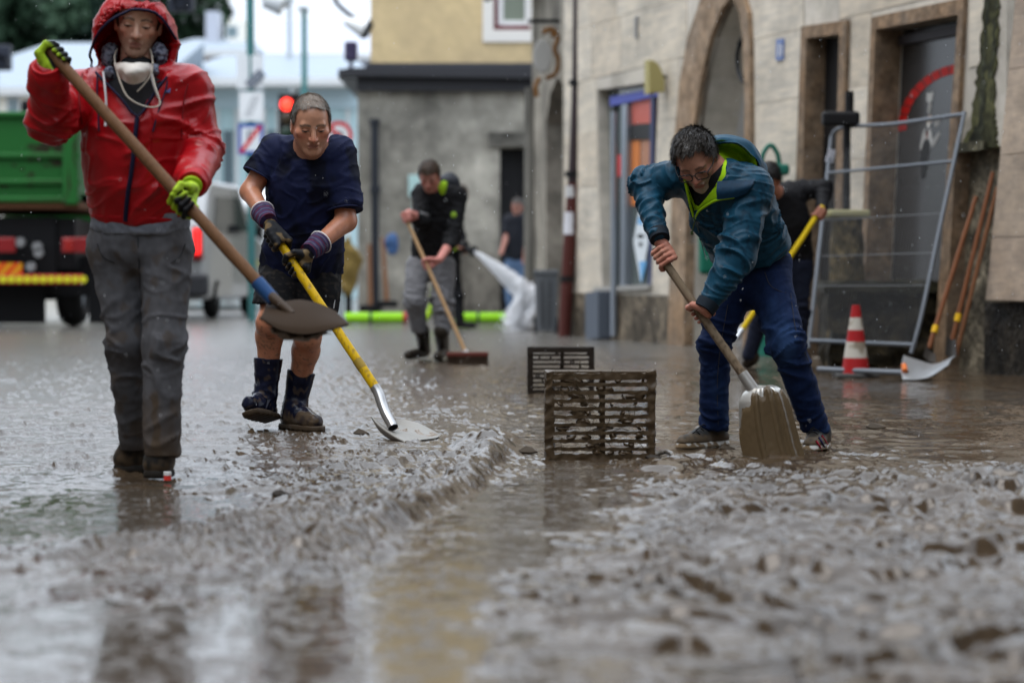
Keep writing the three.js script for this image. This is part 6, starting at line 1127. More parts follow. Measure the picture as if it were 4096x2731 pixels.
// ================================================================ man in the red rain jacket carrying a shovel
{
  const D = 9.05, Q = (x, y, d = 0) => at(x, y, D + d);
  const man = thing('person', 'person in a glossy red hooded rain jacket and grey trousers carrying a shovel', 'person', onGround(340, 1095));
  const hTop = Q(108, 112, -0.36), hBot = Q(612, 672, -0.66), hDir = hBot.clone().sub(hTop).normalize();
  const onLine = (x) => hTop.clone().lerp(hBot, (x - 108) / 504);
  const hem = Q(322, 500, 0.02), waist = Q(320, 420, 0), chest = Q(318, 290, -0.03), upper = Q(316, 205, -0.02), neck = Q(313, 165, -0.02);
  const shR = Q(196, 215, 0.0), elR = Q(118, 272, -0.20), wrR = Q(108, 176, -0.34), shL = Q(432, 212, 0.0), elL = Q(464, 345, -0.02), wrL = Q(444, 412, -0.28);
  const hipR = Q(262, 570, 0.03), knR = Q(290, 790, -0.02), anR = Q(306, 1040, 0.14), hipL = Q(380, 570, 0.0), knL = Q(376, 790, -0.12), anL = Q(372, 1040, -0.14);
  const side = V(1, 0, 0.05);
  // --- trousers
  const trF = both(blend(0.035, trunk([[hem.clone().add(V(0, 0.02, 0)), 0.178, 0.125], [hem.clone().add(V(0, -0.12, 0)), 0.188, 0.13]], side), cone(hipR, knR, 0.098, 0.068), cone(knR, anR, 0.067, 0.052), cone(hipL, knL, 0.10, 0.074), cone(knL, anL, 0.073, 0.066)), (x, y, z) => 0.088 - y);
  const tg = skin3(trF, ...around([hem, hipR, hipL, knR, knL, anR, anL], 0.22), 0.008);
  creases(tg, [[hipR, knR, anR.clone().add(V(0, -0.08, 0))], [hipL, knL, anL.clone().add(V(0, -0.08, 0))]], 0.009, 3, { along: 9, round: 7, base: 0.6, joint: 0.7, drape: 1.2 });
  paint(tg, (x, y, z, c) => { const n = noise(x * 8, y * 5, z * 8), k = 0.85 + 0.2 * n + 0.2 * noise(x * 50, y * 40, z * 50), m = clamp(0.9 * sstep(0.34, 0.10, y + 0.30 * fbm(x * 9, y * 5, z * 9, 3)) * sstep(-0.1, 0.15, x - Q(330, 900).x + 0.08) + 0.5 * sstep(0.2, 0.34, noise(x * 22 + 4, y * 14, z * 22))); c[0] = mix(0.105 * k, 0.075, m); c[1] = mix(0.105 * k, 0.054, m); c[2] = mix(0.114 * k, 0.037, m); });
  const tr = part('trousers', tg, clothMat(0.7), man);
  for (const pts of [[[316, 545], [318, 600], [321, 660]], [[222, 560], [236, 590], [262, 604]], [[425, 560], [412, 590], [392, 604]]]) part('seam', tube(draped(trF, pts, D - 0.6, D + 0.4, 0.004), 0.002, 5, 24), M([0.03, 0.03, 0.032], 0.8), tr);
  // --- boots
  const boot = (an, heel, toe, label) => {
    const f = blend(0.025, cone(an, heel.clone().lerp(toe, 0.2).add(V(0, 0.06, 0)), 0.052, 0.052), cone(heel.clone().add(V(0, 0.04, 0)), toe.clone().add(V(0, 0.036, 0)), 0.046, 0.046), cone(heel.clone().lerp(toe, 0.3).add(V(0, 0.085, 0)), toe.clone().lerp(heel, 0.12).add(V(0, 0.046, 0)), 0.045, 0.047));
    const g = paint(skin3((x, y, z) => Math.max(f(x, y, z), heel.y + 0.012 - y), ...around([an, heel, toe], 0.09), 0.006), (x, y, z, c) => { const m = clamp(sstep(0.09, 0.02, y + 0.05 * noise(x * 40, y * 40, z * 40)) + 0.5 * sstep(0.1, 0.3, noise(x * 30, y * 30, z * 30))); c[0] = mix(0.018, 0.075, m); c[1] = mix(0.017, 0.053, m); c[2] = mix(0.016, 0.034, m); });
    const b = part('boot', g, clothMat(0.35), man, label), sf = cone(heel, toe, 0.05, 0.05);
    part('sole', skin3((x, y, z) => Math.max(sf(x, y, z), Math.abs(y - heel.y - 0.006) - 0.016), ...around([heel, toe], 0.07), 0.006), M([0.02, 0.017, 0.014], 0.6), b);
  };
  boot(anL.clone().setY(0.12), Q(370, 1085, -0.10).setY(0.02), onGround(365, 1100).setY(0.02).add(V(0, 0, 0.06)), 'muddy black boot stepping forward');
  boot(anR.clone().setY(0.12), Q(312, 1080, 0.16).setY(0.014), onGround(294, 1084).setY(0.014).add(V(0, 0, 0.05)), 'muddy black boot behind');
  // --- grey hoodie below the jacket, dark shirt at the neck
  const hoodieF = both(trunk([[hem.clone().add(V(0, -0.10, 0)), 0.186, 0.138], [hem.clone().add(V(0, 0.12, 0)), 0.186, 0.138]], side), under(Q(318, 541, 0), V(0, -1, 0)));
  const hd = skin3((x, y, z) => Math.max(hoodieF(x, y, z), (Q(318, 548).y + 0.035 * ((x - hem.x) / 0.18) ** 2) - y), ...around([hem], 0.26), 0.008); creases(hd, [[hem.clone().add(V(0, 0.1, 0)), hem.clone().add(V(0, -0.1, 0))]], 0.006, 8);
  const hoodie = part('hoodie', paint(hd, (x, y, z, c) => { const k = 0.85 + 0.3 * noise(x * 60, y * 60, z * 60); c[0] = 0.20 * k; c[1] = 0.215 * k; c[2] = 0.25 * k; }), clothMat(0.85), man);
  part('hoodie_zip', tube(draped(grow(hoodieF, 0.004), [[307, 510], [306, 544]], D - 0.5, D + 0.3, 0.004), 0.003, 5, 10), M([0.2, 0.2, 0.21], 0.4), hoodie);
  const teeF = blend(0.03, trunk([[waist, 0.17, 0.12], [chest, 0.17, 0.125], [upper, 0.15, 0.105]], side), cone(upper, neck, 0.085, 0.07));
  part('t_shirt', skin3(teeF, ...around([waist, upper, neck], 0.22), 0.010), M([0.022, 0.023, 0.026], 0.85), man);
  // --- jacket with hood
  const HC = Q(308, 92, -0.02), hoodO = blend(0.03, ell(HC, 0.156, 0.172, 0.165), cone(HC.clone().add(V(-0.004, 0.06, 0)), HC.clone().add(V(-0.010, 0.16, 0.0)), 0.115, 0.078)), hoodI = blend(0.03, ell(HC.clone().add(V(0, -0.01, 0.02)), 0.142, 0.160, 0.155), cone(HC.clone().add(V(-0.004, 0.06, 0.01)), HC.clone().add(V(-0.010, 0.14, 0.01)), 0.102, 0.07));
  const face = [[302, 24], [326, 24], [356, 32], [376, 50], [398, 84], [405, 108], [402, 140], [390, 166], [362, 200], [340, 232], [314, 268], [284, 232], [256, 202], [226, 172], [211, 140], [212, 108], [226, 76], [258, 44]];
  const cut = outlineField(face, D - 0.1, chest.z + 0.06), headRoom = outlineField(face, D - 0.1, HC.z - 0.16);
  const torso = blend(0.05, trunk([[hem.clone().add(V(0, 0.035, 0)), 0.190, 0.150], [waist, 0.208, 0.158], [chest, 0.215, 0.15], [upper, 0.20, 0.115]], side), cone(upper.clone().lerp(shR, 0.3), shR, 0.10, 0.092), cone(upper.clone().lerp(shL, 0.3), shL, 0.10, 0.092));
  const torsoC = carve(0.008, both(torso, under(Q(322, 516, 0), V(0.05, -1, 0).normalize())), cut, ell(neck.clone().add(V(0, 0.05, 0.02)), 0.115, 0.10, 0.12));
  const hoodC = carve(0.006, (x, y, z) => Math.max(hoodO(x, y, z), -hoodI(x, y, z)), (x, y, z) => Math.max(headRoom(x, y, z), HC.z + 0.0 - z));
  const sl = blend(0.03, cone(shR, elR, 0.092, 0.090), cone(elR, wrR, 0.086, 0.064), cone(shL, elL, 0.092, 0.080), cone(elL, wrL, 0.080, 0.064));
  const jkF = blend(0.02, torsoC, sl, hoodC);
  const jk = skin3(jkF, ...around([hem, waist, chest, shR, elR, wrR, shL, elL, wrL, HC.clone().add(V(0, 0.12, 0))], 0.22), 0.006);
  creases(jk, [[shR, elR, wrR], [shL, elL, wrL], [upper.clone().add(V(-0.12, 0, 0)), hem.clone().add(V(0.10, 0, 0))]], 0.0115, 7, { along: 8.5, round: 5, base: 0.75, joint: 0.55, drape: 1.0 });
  paint(jk, (x, y, z, c) => { const k = 0.9 + 0.2 * noise(x * 12, y * 12, z * 12); c[0] = 0.36 * k; c[1] = 0.004 * k; c[2] = 0.008 * k; });
  const jacket = part('rain_jacket', jk, clothMat(0.4, { clearcoat: 0.3, clearcoatRoughness: 0.18, specularIntensity: 0.25 }), man);
  { const hb = (x, y, z) => Math.max(grow(torso, 0.004)(x, y, z), Math.abs((y - Q(322, 508).y) + 0.05 * (x - hem.x)) - 0.016); part('hem_band', skin3(hb, ...around([hem], 0.26), 0.006), M([0.33, 0.005, 0.009], 0.4), jacket); }
  for (const pts of [[[188, 168], [180, 210], [184, 260], [190, 300]], [[440, 172], [424, 215], [418, 270], [416, 318]], [[236, 176], [300, 196]], [[392, 178], [330, 198]]]) part('seam', tube(draped(grow(jkF, 0.002), pts, D - 0.9, D + 0.5, 0.003), 0.0028, 5, 30), M([0.16, 0.003, 0.006], 0.5), jacket);
  // trim, zip, draw cords
  const navy = M([0.012, 0.012, 0.035], 0.6), rimP = draped((x, y, z) => Math.min(grow(hoodO, 0.002)(x, y, z), grow(torso, 0.002)(x, y, z)), [...face, face[0]].map(([x, y]) => [x + (x < 308 ? -1.5 : 1.5), y - (y < 40 ? 2 : 0)]), D - 0.8, D + 0.5, 0.004);
  part('hood_trim', tube(rimP, 0.0055, 6, 120), navy, jacket);
  part('zip', tube(draped(grow(torso, 0.006), [[314, 268], [311, 300], [306, 350], [300, 400], [292, 450], [288, 490], [287, 508]], D - 0.8, D + 0.4, 0.004), 0.0085, 6, 60), navy, jacket);
  for (const pts of [[[222, 172], [222, 210], [224, 250], [226, 300]], [[386, 168], [380, 205], [366, 245], [350, 302]]]) part('piping', tube(draped(grow(torso, 0.005), pts, D - 0.8, D + 0.4, 0.004), 0.0032, 5, 40), navy, jacket);
  for (const pts of [[[236, 165], [240, 200], [243, 240], [241, 290]], [[346, 170], [352, 195], [364, 226]]]) part('draw_cord', tube(draped(grow(torso, 0.008), pts, D - 0.8, D + 0.4, 0.006), 0.0045, 6, 40), M([0.62, 0.60, 0.62], 0.8), hoodie);
  for (const [e, w, r] of [[elR, wrR, 0.066], [elL, wrL, 0.066]]) { const d = w.clone().sub(e).normalize(); part('cuff', wobble(rod(w.clone().addScaledVector(d, -0.01), w.clone().addScaledVector(d, 0.055), r, r * 0.78, 24), 0.006, 22, 3), M([0.40, 0.007, 0.012], 0.4), jacket); }
  part('chest_emblem', [0, 1, 2].map((k) => rod(towards(grow(torso, 0.006), 381 + k * 3.5, 213, D - 0.8, D + 0.4), towards(grow(torso, 0.006), 384 + k * 3.5 - 1, 208 - k * 2.5, D - 0.8, D + 0.4), 0.0026, 0.0026, 6)), M([0.12, 0.13, 0.3], 0.5), jacket);
  // grey patterned hood of the hoodie, crumpled on both sides of the neck
  for (const k of [1, -1]) {
    const c = k > 0 ? Q(370, 128, -0.04) : Q(246, 132, -0.04), d = k > 0 ? Q(354, 164, -0.09) : Q(252, 168, -0.09), f = blend(0.02, ell(c, 0.016, 0.036, 0.03), ell(d, 0.018, 0.026, 0.026), ell(c.clone().add(V(-k * 0.012, 0.02, -0.01)), 0.02, 0.03, 0.03));
    const g = skin3(f, ...around([c, d], 0.1), 0.005); creases(g, [[c, d]], 0.009, 5 + k, { along: 22, round: 16, base: 0.9, drape: 0.9 });
    part('patterned_lining', paint(g, (x, y, z, o) => { const n = noise(x * 75, y * 75, z * 75 + k), q = n > -0.06 ? [0.19, 0.205, 0.26] : [0.05, 0.054, 0.085]; for (let i = 0; i < 3; i++) o[i] = q[i]; }), clothMat(0.9), hoodie);
  }
  // --- head, neck, arms
  const tone = [0.66, 0.40, 0.29], hf = headFrame(Q(317, 52, -0.03), 7, 14, -8, 1.03);
  const hg = headGeometry({ tone, ruddy: 0.35, stubble: 0.42, stubbleTone: [0.13, 0.085, 0.065], brow: [0.06, 0.04, 0.03], jawW: 0.053, cheek: 0.95, lip: [0.34, 0.12, 0.105], seed: 21, noseL: 1.05 }).applyMatrix4(hf);
  const neckG = paint(skin3(cone(Q(314, 115, 0.0), Q(313, 190, 0.02), 0.062, 0.07), ...around([Q(314, 100, 0), Q(313, 190, 0)], 0.09), 0.006), skinPaint(tone, 2));
  const inner = paint(skin3(blend(0.03, trunk([[hem, 0.15, 0.10], [chest, 0.16, 0.11], [upper, 0.14, 0.09]], side), cone(shR, elR, 0.055, 0.045), cone(elR, wrR, 0.042, 0.03), cone(shL, elL, 0.055, 0.045), cone(elL, wrL, 0.042, 0.03), cone(hipR, knR, 0.075, 0.055), cone(knR, anR, 0.05, 0.025), cone(hipL, knL, 0.075, 0.055), cone(knL, anL, 0.05, 0.025)), ...around([hem, upper, shR, shL, elR, elL, wrR, wrL, anR, anL, knR, knL], 0.12), 0.014), skinPaint(tone, 2));
  part('body', bare(hg, neckG, inner), SKIN, man);
  part('hair', hairGeometry((x, y, z) => z > 0.03 ? y - 0.075 : y + 0.02, { tone: [0.04, 0.028, 0.02], thick: 0.006, n: 1200, len: 0.02, width: 0.002, comb: V(0, 0.2, 1), seed: 4 }).applyMatrix4(hf), HAIR, man);
  // --- dust mask hanging at the throat
  const mask = thing('dust_mask', 'white cup dust mask hanging on its straps at the neck under the red hood', 'mask', Q(306, 165, -0.16));
  const mk = sheet([[[262, 146], [282, 144], [306, 145], [330, 145], [352, 149]].map(([x, y], i) => Q(x, y, [-0.12, -0.17, -0.19, -0.17, -0.12][i])), [[266, 160], [284, 164], [306, 167], [330, 164], [348, 162]].map(([x, y], i) => Q(x, y, [-0.13, -0.195, -0.225, -0.195, -0.13][i])), [[274, 178], [288, 187], [307, 193], [326, 187], [341, 177]].map(([x, y], i) => Q(x, y, [-0.125, -0.175, -0.195, -0.175, -0.125][i]))], 32, 18, 0.004);
  part('cup', wobble(join(mk), 0.005, 26, 2), M([0.62, 0.58, 0.53], 0.85), mask);
  const strap = (pts) => part('strap', tube(pts.map(([x, y, d]) => Q(x, y, d)), 0.0032, 6, 50), M([0.5, 0.45, 0.38], 0.8), mask);
  strap([[266, 158, -0.13], [276, 190, -0.17], [292, 222, -0.19], [320, 240, -0.2], [352, 246, -0.2], [366, 240, -0.19], [356, 200, -0.17], [348, 168, -0.13]]);
  strap([[350, 152, -0.12], [345, 172, -0.15], [328, 196, -0.17], [314, 210, -0.18]]); strap([[264, 148, -0.12], [262, 128, -0.08], [268, 112, -0.04]]); strap([[350, 148, -0.12], [348, 128, -0.08], [344, 112, -0.04]]);
  // --- gloves: lime back, black fingertips
  for (const [w, e, c, u, t] of [[wrR, elR, onLine(128), hDir.clone().negate(), -1], [wrL, elL, onLine(428), hDir.clone().negate(), 1]]) {
    const d = w.clone().sub(e).normalize(), wr = w.clone().addScaledVector(d, 0.045).lerp(c, 0.12), f = gripField(c, u, wr, 0.0225, t, 1.2);
    const g = gripGeometry(f, 0.0035, 0.05);
    paint(g, (x, y, z, o) => { const q = V(x, y, z), dist = q.clone().sub(c).addScaledVector(u, -q.clone().sub(c).dot(u)).length(), back = (q.clone().sub(c)).dot(wr.clone().sub(c).normalize()), blk = Math.max(sstep(0.0375, 0.031, dist + 0.004 * noise(x * 60, y * 60, z * 60)), sstep(-0.016, -0.030, back)), dirt = 0.35 * sstep(0.1, 0.35, noise(x * 40, y * 40, z * 40)), k = 0.85 + 0.3 * noise(x * 70, y * 70, z * 70); o[0] = mix(mix(0.42, 0.12, dirt), 0.014, blk) * k; o[1] = mix(mix(0.62, 0.13, dirt), 0.014, blk) * k; o[2] = mix(mix(0.03, 0.03, dirt), 0.016, blk) * k; });
    const gl = part('glove', g, clothMat(0.6), man);
    part('wristband', wobble(rod(w.clone().addScaledVector(d, -0.01), w.clone().addScaledVector(d, 0.06).lerp(wr, 0.6), 0.045, 0.036, 22), 0.003, 30, 1), M([0.38, 0.56, 0.03], 0.7), gl);
  }
  // ---------------------------------------------------------------- shovel
  const sv = thing('carried_shovel', 'shovel with brown shaft, blue ferrule and muddy dark blade carried by the red jacket man', 'shovel', hBot.clone());
  part('shaft', shaft(hTop, hBot, 0.0215, 0.0225, [0.15, 0.075, 0.036], [0.08, 0.04, 0.02], 7, 0.4), clothMat(0.5), sv);
  const f0 = onLine(590), f1 = onLine(628);
  part('ferrule', rod(f0, f1, 0.026, 0.024, 20), M([0.022, 0.07, 0.19], 0.4), sv);
  const B = (x, y, d) => Q(x, y, d);
  const rows = [[[612, 700], [650, 694], [692, 690], [736, 700], [770, 716]].map(([x, y], i) => B(x, y, -0.58)), [[606, 712], [648, 712], [694, 712], [742, 720], [784, 730]].map(([x, y]) => B(x, y, -0.70)), [[598, 728], [646, 746], [696, 752], [752, 748], [798, 742]].map(([x, y], i) => B(x, y, -0.84)), [[594, 730], [640, 757], [692, 768], [750, 760], [803, 744]].map(([x, y], i) => B(x, y, -0.86))];
  const bl = part('blade', sheet(rows, 40, 24, 0.006), M([0.034, 0.022, 0.014], 0.8, { specularIntensity: 0.12 }), sv);
  part('tang', [rod(onLine(616), B(672, 722, -0.73), 0.022, 0.012, 16)], M([0.05, 0.032, 0.02], 0.5), sv);
  const md = join(sheet([[[606, 742], [640, 762], [690, 772], [740, 766], [770, 756]].map(([x, y]) => B(x, y, -0.845)), [[622, 752], [650, 772], [690, 781], [724, 778], [746, 768]].map(([x, y]) => B(x, y, -0.83)), [[626, 750], [652, 764], [690, 770], [722, 766], [742, 760]].map(([x, y]) => B(x, y, -0.81))], 40, 14, 0.008));
  part('clinging_mud', wobble(md, 0.016, 34, 6), M([0.10, 0.07, 0.046], 0.35), bl);
}
// ================================================================ people further back
// figure from joints; parts share the builder above. o = { joints, sizes, tones }
function figure(label, base, o) {
  const man = thing('person', label, 'person', base), j = o.j, side = o.side ?? V(1, 0, 0), c = o.cell ?? 0.012;
  const solid = (t, n = 0.25) => (x, y, z, q) => { const k = 1 - n / 2 + n * (0.5 + 0.5 * noise(x * 25, y * 25, z * 25)); for (let i = 0; i < 3; i++) q[i] = t[i] * k; };
  const torso = blend(0.05, trunk([[j.pel, o.w[0], o.w[0] * 0.72], [j.chest, o.w[1], o.w[1] * 0.7], [j.upper, o.w[2], o.w[2] * 0.62]], side), cone(j.upper.clone().lerp(j.shR, 0.4), j.shR, 0.085, 0.078), cone(j.upper.clone().lerp(j.shL, 0.4), j.shL, 0.085, 0.078));
  const arms = o.short ? [cone(j.shR, j.shR.clone().lerp(j.elR, 0.6), 0.076, 0.07), cone(j.shL, j.shL.clone().lerp(j.elL, 0.6), 0.076, 0.07)] : [cone(j.shR, j.elR, 0.076, 0.066), cone(j.elR, o.pushed ? j.elR.clone().lerp(j.wrR, 0.45) : j.wrR, 0.064, 0.048), cone(j.shL, j.elL, 0.076, 0.066), cone(j.elL, o.pushed ? j.elL.clone().lerp(j.wrL, 0.45) : j.wrL, 0.064, 0.048)];
  const jf = blend(0.025, torso, arms), jp = [j.pel, j.chest, j.upper, j.shR, j.elR, j.wrR, j.shL, j.elL, j.wrL];
  const top = skin3(jf, ...around(jp, 0.2), c); creases(top, [[j.shR, j.elR, j.wrR], [j.shL, j.elL, j.wrL], [j.upper, j.pel]], 0.014, o.seed, { base: 0.5, drape: 0.9 });
  const jacket = part(o.short ? 't_shirt' : 'jacket', paint(top, solid(o.topTone)), clothMat(0.6), man);
  const low = o.bootTop ?? 0.09, lf = both(blend(0.035, trunk([[j.pel.clone().add(V(0, 0.02, 0)), o.w[0] * 0.92, o.w[0] * 0.66], [j.pel.clone().add(V(0, -0.12, 0)), o.w[0] * 0.92, o.w[0] * 0.66]], side), cone(j.hipR, j.knR, 0.095, o.knee ?? 0.07), cone(j.knR, j.anR, o.knee ?? 0.07, 0.058), cone(j.hipL, j.knL, 0.095, o.knee ?? 0.07), cone(j.knL, j.anL, o.knee ?? 0.07, 0.058)), (x, y, z) => low - y);
  const lg = skin3(lf, ...around([j.pel, j.hipR, j.hipL, j.knR, j.knL, j.anR, j.anL], 0.2), c); creases(lg, [[j.hipR, j.knR, j.anR], [j.hipL, j.knL, j.anL]], 0.016, o.seed + 3, { along: 12, base: 0.4, joint: 1.1, drape: 0.8 });
  part('trousers', paint(lg, solid(o.lowTone, 0.35)), clothMat(0.75), man);
  for (const [a, h, t] of [[j.anR, j.heR, j.toR], [j.anL, j.heL, j.toL]]) {
    const bf = blend(0.03, cone(V(mix(a.x, h.x, 0.4), low + 0.02, a.z), h.clone().add(V(0, 0.07, 0)), low > 0.15 ? 0.066 : 0.05, 0.05), cone(h.clone().add(V(0, 0.045, 0)), t.clone().add(V(0, 0.038, 0)), 0.046, 0.042));
    part('boot', paint(skin3((x, y, z) => Math.max(bf(x, y, z), 0.004 - y), ...around([V(a.x, low + 0.05, a.z), h, t], 0.1), c * 0.8), solid(o.bootTone, 0.5)), clothMat(0.35), man);
  }
  const hf = headFrame(j.head, ...o.look, o.headSize ?? 1);
  const hands = [];
  for (const [w, e, g] of [[j.wrR, j.elR, o.gripR], [j.wrL, j.elL, o.gripL]]) {
    const d = w.clone().sub(e).normalize();
    const f = g ? gripField(g[0], g[1], w.clone().addScaledVector(d, 0.02), g[2], g[3], 1.05) : blend(0.01, cone(w, w.clone().addScaledVector(d, 0.08), 0.03, 0.032), ...[0, 1, 2, 3].map((k) => cone(w.clone().addScaledVector(d, 0.08).add(V((k - 1.5) * 0.017, 0, 0)), w.clone().addScaledVector(d, 0.15 - 0.01 * Math.abs(k - 1.5)).add(V((k - 1.5) * 0.015, 0, 0.012)), 0.0095, 0.008)), cone(w.clone().addScaledVector(d, 0.03), w.clone().addScaledVector(d, 0.085).add(V(-0.03, 0, 0.02)), 0.012, 0.0095));
    hands.push(paint(skin3(f, ...around(f.points ?? [w, w.clone().addScaledVector(d, 0.15)], 0.06), 0.005), skinPaint(o.handTone ?? o.skin, 3, 0.3)), paint(skin3(cone(e, w.clone().addScaledVector(d, 0.02), 0.046, 0.031), ...around([e, w], 0.07), 0.009), skinPaint(o.handTone ?? o.skin, 5, 0.2)));
  }
  const core = paint(skin3(blend(0.03, trunk([[j.pel, o.w[0] * 0.8, o.w[0] * 0.55], [j.upper, o.w[2] * 0.8, o.w[2] * 0.5]], side), cone(j.upper, j.head.clone().add(V(0, -0.05, 0)), 0.07, 0.058), cone(j.hipR, j.knR, 0.07, 0.05), cone(j.hipL, j.knL, 0.07, 0.05), cone(j.shR, j.elR, 0.05, 0.045), cone(j.shL, j.elL, 0.05, 0.045)), ...around([j.pel, j.upper, j.head, j.knR, j.knL, j.elR, j.elL], 0.13), 0.016), skinPaint(o.skin, 6));
  part('body', bare(headGeometry({ tone: o.skin, ruddy: 0.8, seed: o.seed, cell: 0.0045, ...o.headMore }).applyMatrix4(hf), core, ...hands), SKIN, man);
  part('hair', hairGeometry((x, y, z) => z > 0.03 ? y - 0.072 : z > -0.005 ? y - 0.01 - z : y + 0.055, { tone: o.hair, thick: 0.012, n: 1200, len: 0.024, width: 0.003, comb: V(0.2, -0.3, 0.8), seed: o.seed }).applyMatrix4(hf), HAIR, man);
  return { man, jacket, jf, hf };
}
// --- the man with the push broom
{
  const D = 20.2, Q = (x, y, d = 0) => at(x, y, D + d), G = (x, y) => onGround(x, y).setY(0.02);
  const bTop = Q(928, 492, -0.42), bBot = Q(1072, 815, -0.55), u = bBot.clone().sub(bTop).normalize(), k = (t) => bTop.clone().lerp(bBot, t);
  const j = { pel: Q(990, 590, 0.05), chest: Q(1003, 500, -0.04), upper: Q(1010, 440, -0.12), shR: Q(968, 445, -0.12), elR: Q(968, 505, -0.25), wrR: Q(942, 490, -0.42), shL: Q(1050, 450, -0.1), elL: Q(1042, 545, -0.2), wrL: Q(1012, 592, -0.42), hipR: Q(958, 610, 0.03), knR: Q(952, 690, -0.1), anR: Q(968, 790, 0.08), hipL: Q(1020, 610, 0.0), knL: Q(1016, 700, -0.06), anL: Q(1014, 805, -0.1), heR: G(975, 826), toR: G(938, 831), heL: G(1018, 826), toL: G(1006, 834), head: Q(986, 405, -0.25) };
  const f = figure('person in a black jacket and grey sweatpants sweeping with a wooden broom', G(990, 830), { j, w: [0.17, 0.19, 0.17], side: V(1, 0, 0.15), topTone: [0.010, 0.010, 0.011], lowTone: [0.17, 0.17, 0.18], bootTone: [0.030, 0.024, 0.018], bootTop: 0.24, knee: 0.085, skin: [0.42, 0.20, 0.155], handTone: [0.52, 0.24, 0.20], hair: [0.045, 0.028, 0.018], look: [-8, 34, 4], headSize: 1.02, seed: 31, pushed: true, gripR: [k(0.02), u, 0.016, 1], gripL: [k(0.36), u.clone().negate(), 0.016, 1] });
  part('hood_lining', wobble(new THREE.SphereGeometry(0.052, 20, 14).scale(0.8, 1, 0.5).translate(Q(1016, 434, -0.22).x, Q(1016, 434).y, Q(1016, 434, -0.24).z), 0.02, 14, 2), M([0.30, 0.50, 0.02], 0.7), f.jacket);
  part('hood', wobble(new THREE.SphereGeometry(0.11, 24, 16).scale(1, 0.9, 0.8).translate(Q(1032, 425).x, Q(1032, 425).y, Q(1032, 425, -0.08).z), 0.03, 10, 4), M([0.022, 0.024, 0.030], 0.6), f.jacket);
  part('sleeve_emblem', wobble(new THREE.SphereGeometry(0.026, 14, 10).scale(1, 1, 0.3).translate(...towards(f.jf, 1042, 493, D - 0.8, D + 0.5).toArray()), 0.002, 30, 1), M([0.22, 0.36, 0.03], 0.6), f.jacket);
  part('sleeve_print', tube(draped(f.jf, [[952, 484], [970, 490], [985, 496]], D - 0.9, D + 0.5, 0.006), 0.012, 6, 12), M([0.16, 0.16, 0.165], 0.6), f.jacket);
  const br = thing('push_broom', 'wooden push broom with a muddy red brown bristle head', 'broom', bBot.clone().setY(0));
  part('shaft', shaft(bTop.clone().addScaledVector(u, -0.02), bBot, 0.0155, 0.0165, [0.50, 0.32, 0.17], [0.32, 0.19, 0.10], 2, 0.4), clothMat(0.5), br);
  part('ferrule', rod(k(0.965), bBot.clone().addScaledVector(u, 0.03), 0.022, 0.026), M([0.6, 0.6, 0.6], 0.5), br);
  const hc = Q(1074, 824, -0.55); part('head_block', rbox(0.34, 0.04, 0.08, 0.01, hc.x, 0.085, hc.z), M([0.11, 0.03, 0.022], 0.6), br);
  const rr = rng(9), bl = []; for (let i = 0; i < 260; i++) { const x = hc.x + (rr() - 0.5) * 0.33, z = hc.z + (rr() - 0.5) * 0.07; bl.push(new THREE.CylinderGeometry(0.0035, 0.0025, 0.07, 4).rotateZ((rr() - 0.5) * 0.5).rotateX((rr() - 0.5) * 0.4).translate(x, 0.035, z)); }
  const bm = part('bristles', bl, M([0.07, 0.045, 0.03], 0.7), br); bm.userData.kind = 'stuff';
}
// --- the man in black behind the teal jacket
{
  const D = 18.4, Q = (x, y, d = 0) => at(x, y, D + d), G = (x, y) => onGround(x, y).setY(0.02);
  const a = Q(1888, 478, -0.3), b = Q(1690, 780, -0.5), u = b.clone().sub(a).normalize(), k = (t) => a.clone().lerp(b, t);
  const j = { pel: Q(1815, 590, 0.05), chest: Q(1800, 510, -0.05), upper: Q(1790, 450, -0.1), shR: Q(1752, 458, -0.15), elR: Q(1745, 560, -0.35), wrR: Q(1772, 632, -0.45), shL: Q(1842, 438, -0.05), elL: Q(1892, 432, -0.1), wrL: Q(1890, 482, -0.26), hipR: Q(1790, 610, 0.05), knR: Q(1752, 710, -0.05), anR: Q(1722, 815, 0.0), hipL: Q(1838, 610, 0.0), knL: Q(1832, 710, 0), anL: Q(1835, 815, 0.05), heR: G(1728, 846), toR: G(1716, 852), heL: G(1838, 842), toL: G(1826, 850), head: Q(1766, 412, -0.3) };
  figure('person in black bending with a yellow shovel behind the teal jacket', G(1780, 848), { j, w: [0.185, 0.205, 0.185], side: V(1, 0, 0.2), topTone: [0.0085, 0.0085, 0.010], lowTone: [0.012, 0.015, 0.028], bootTone: [0.04, 0.03, 0.022], skin: [0.36, 0.18, 0.12], hair: [0.010, 0.009, 0.009], look: [-30, 48, 14], seed: 41, gripL: [k(0.03), u, 0.018, 1], gripR: [k(0.5), u.clone().negate(), 0.018, 1] });
  const sv = thing('far_shovel', 'yellow shafted shovel of the man in black with its blade in the mud', 'shovel', b.clone().setY(0));
  part('shaft', shaft(a.clone().addScaledVector(u, -0.02), k(0.93), 0.02, 0.02, [0.60, 0.42, 0.01], [0.3, 0.2, 0.03], 4, 0.3), clothMat(0.4), sv);
  part('socket', rod(k(0.92), b, 0.022, 0.024), MT.steel, sv);
  part('blade', sheet([[[1690, 792], [1660, 815], [1628, 832], [1604, 845]].map(([x, y], i) => Q(x, y, -0.5 - 0.05 * i)), [[1696, 810], [1672, 830], [1642, 845], [1612, 852]].map(([x, y], i) => Q(x, y, -0.6 - 0.05 * i)), [[1700, 820], [1678, 838], [1650, 848], [1620, 855]].map(([x, y], i) => Q(x, y, -0.7 - 0.05 * i))], 24, 12, 0.005), M([0.09, 0.07, 0.05], 0.5), sv);
}
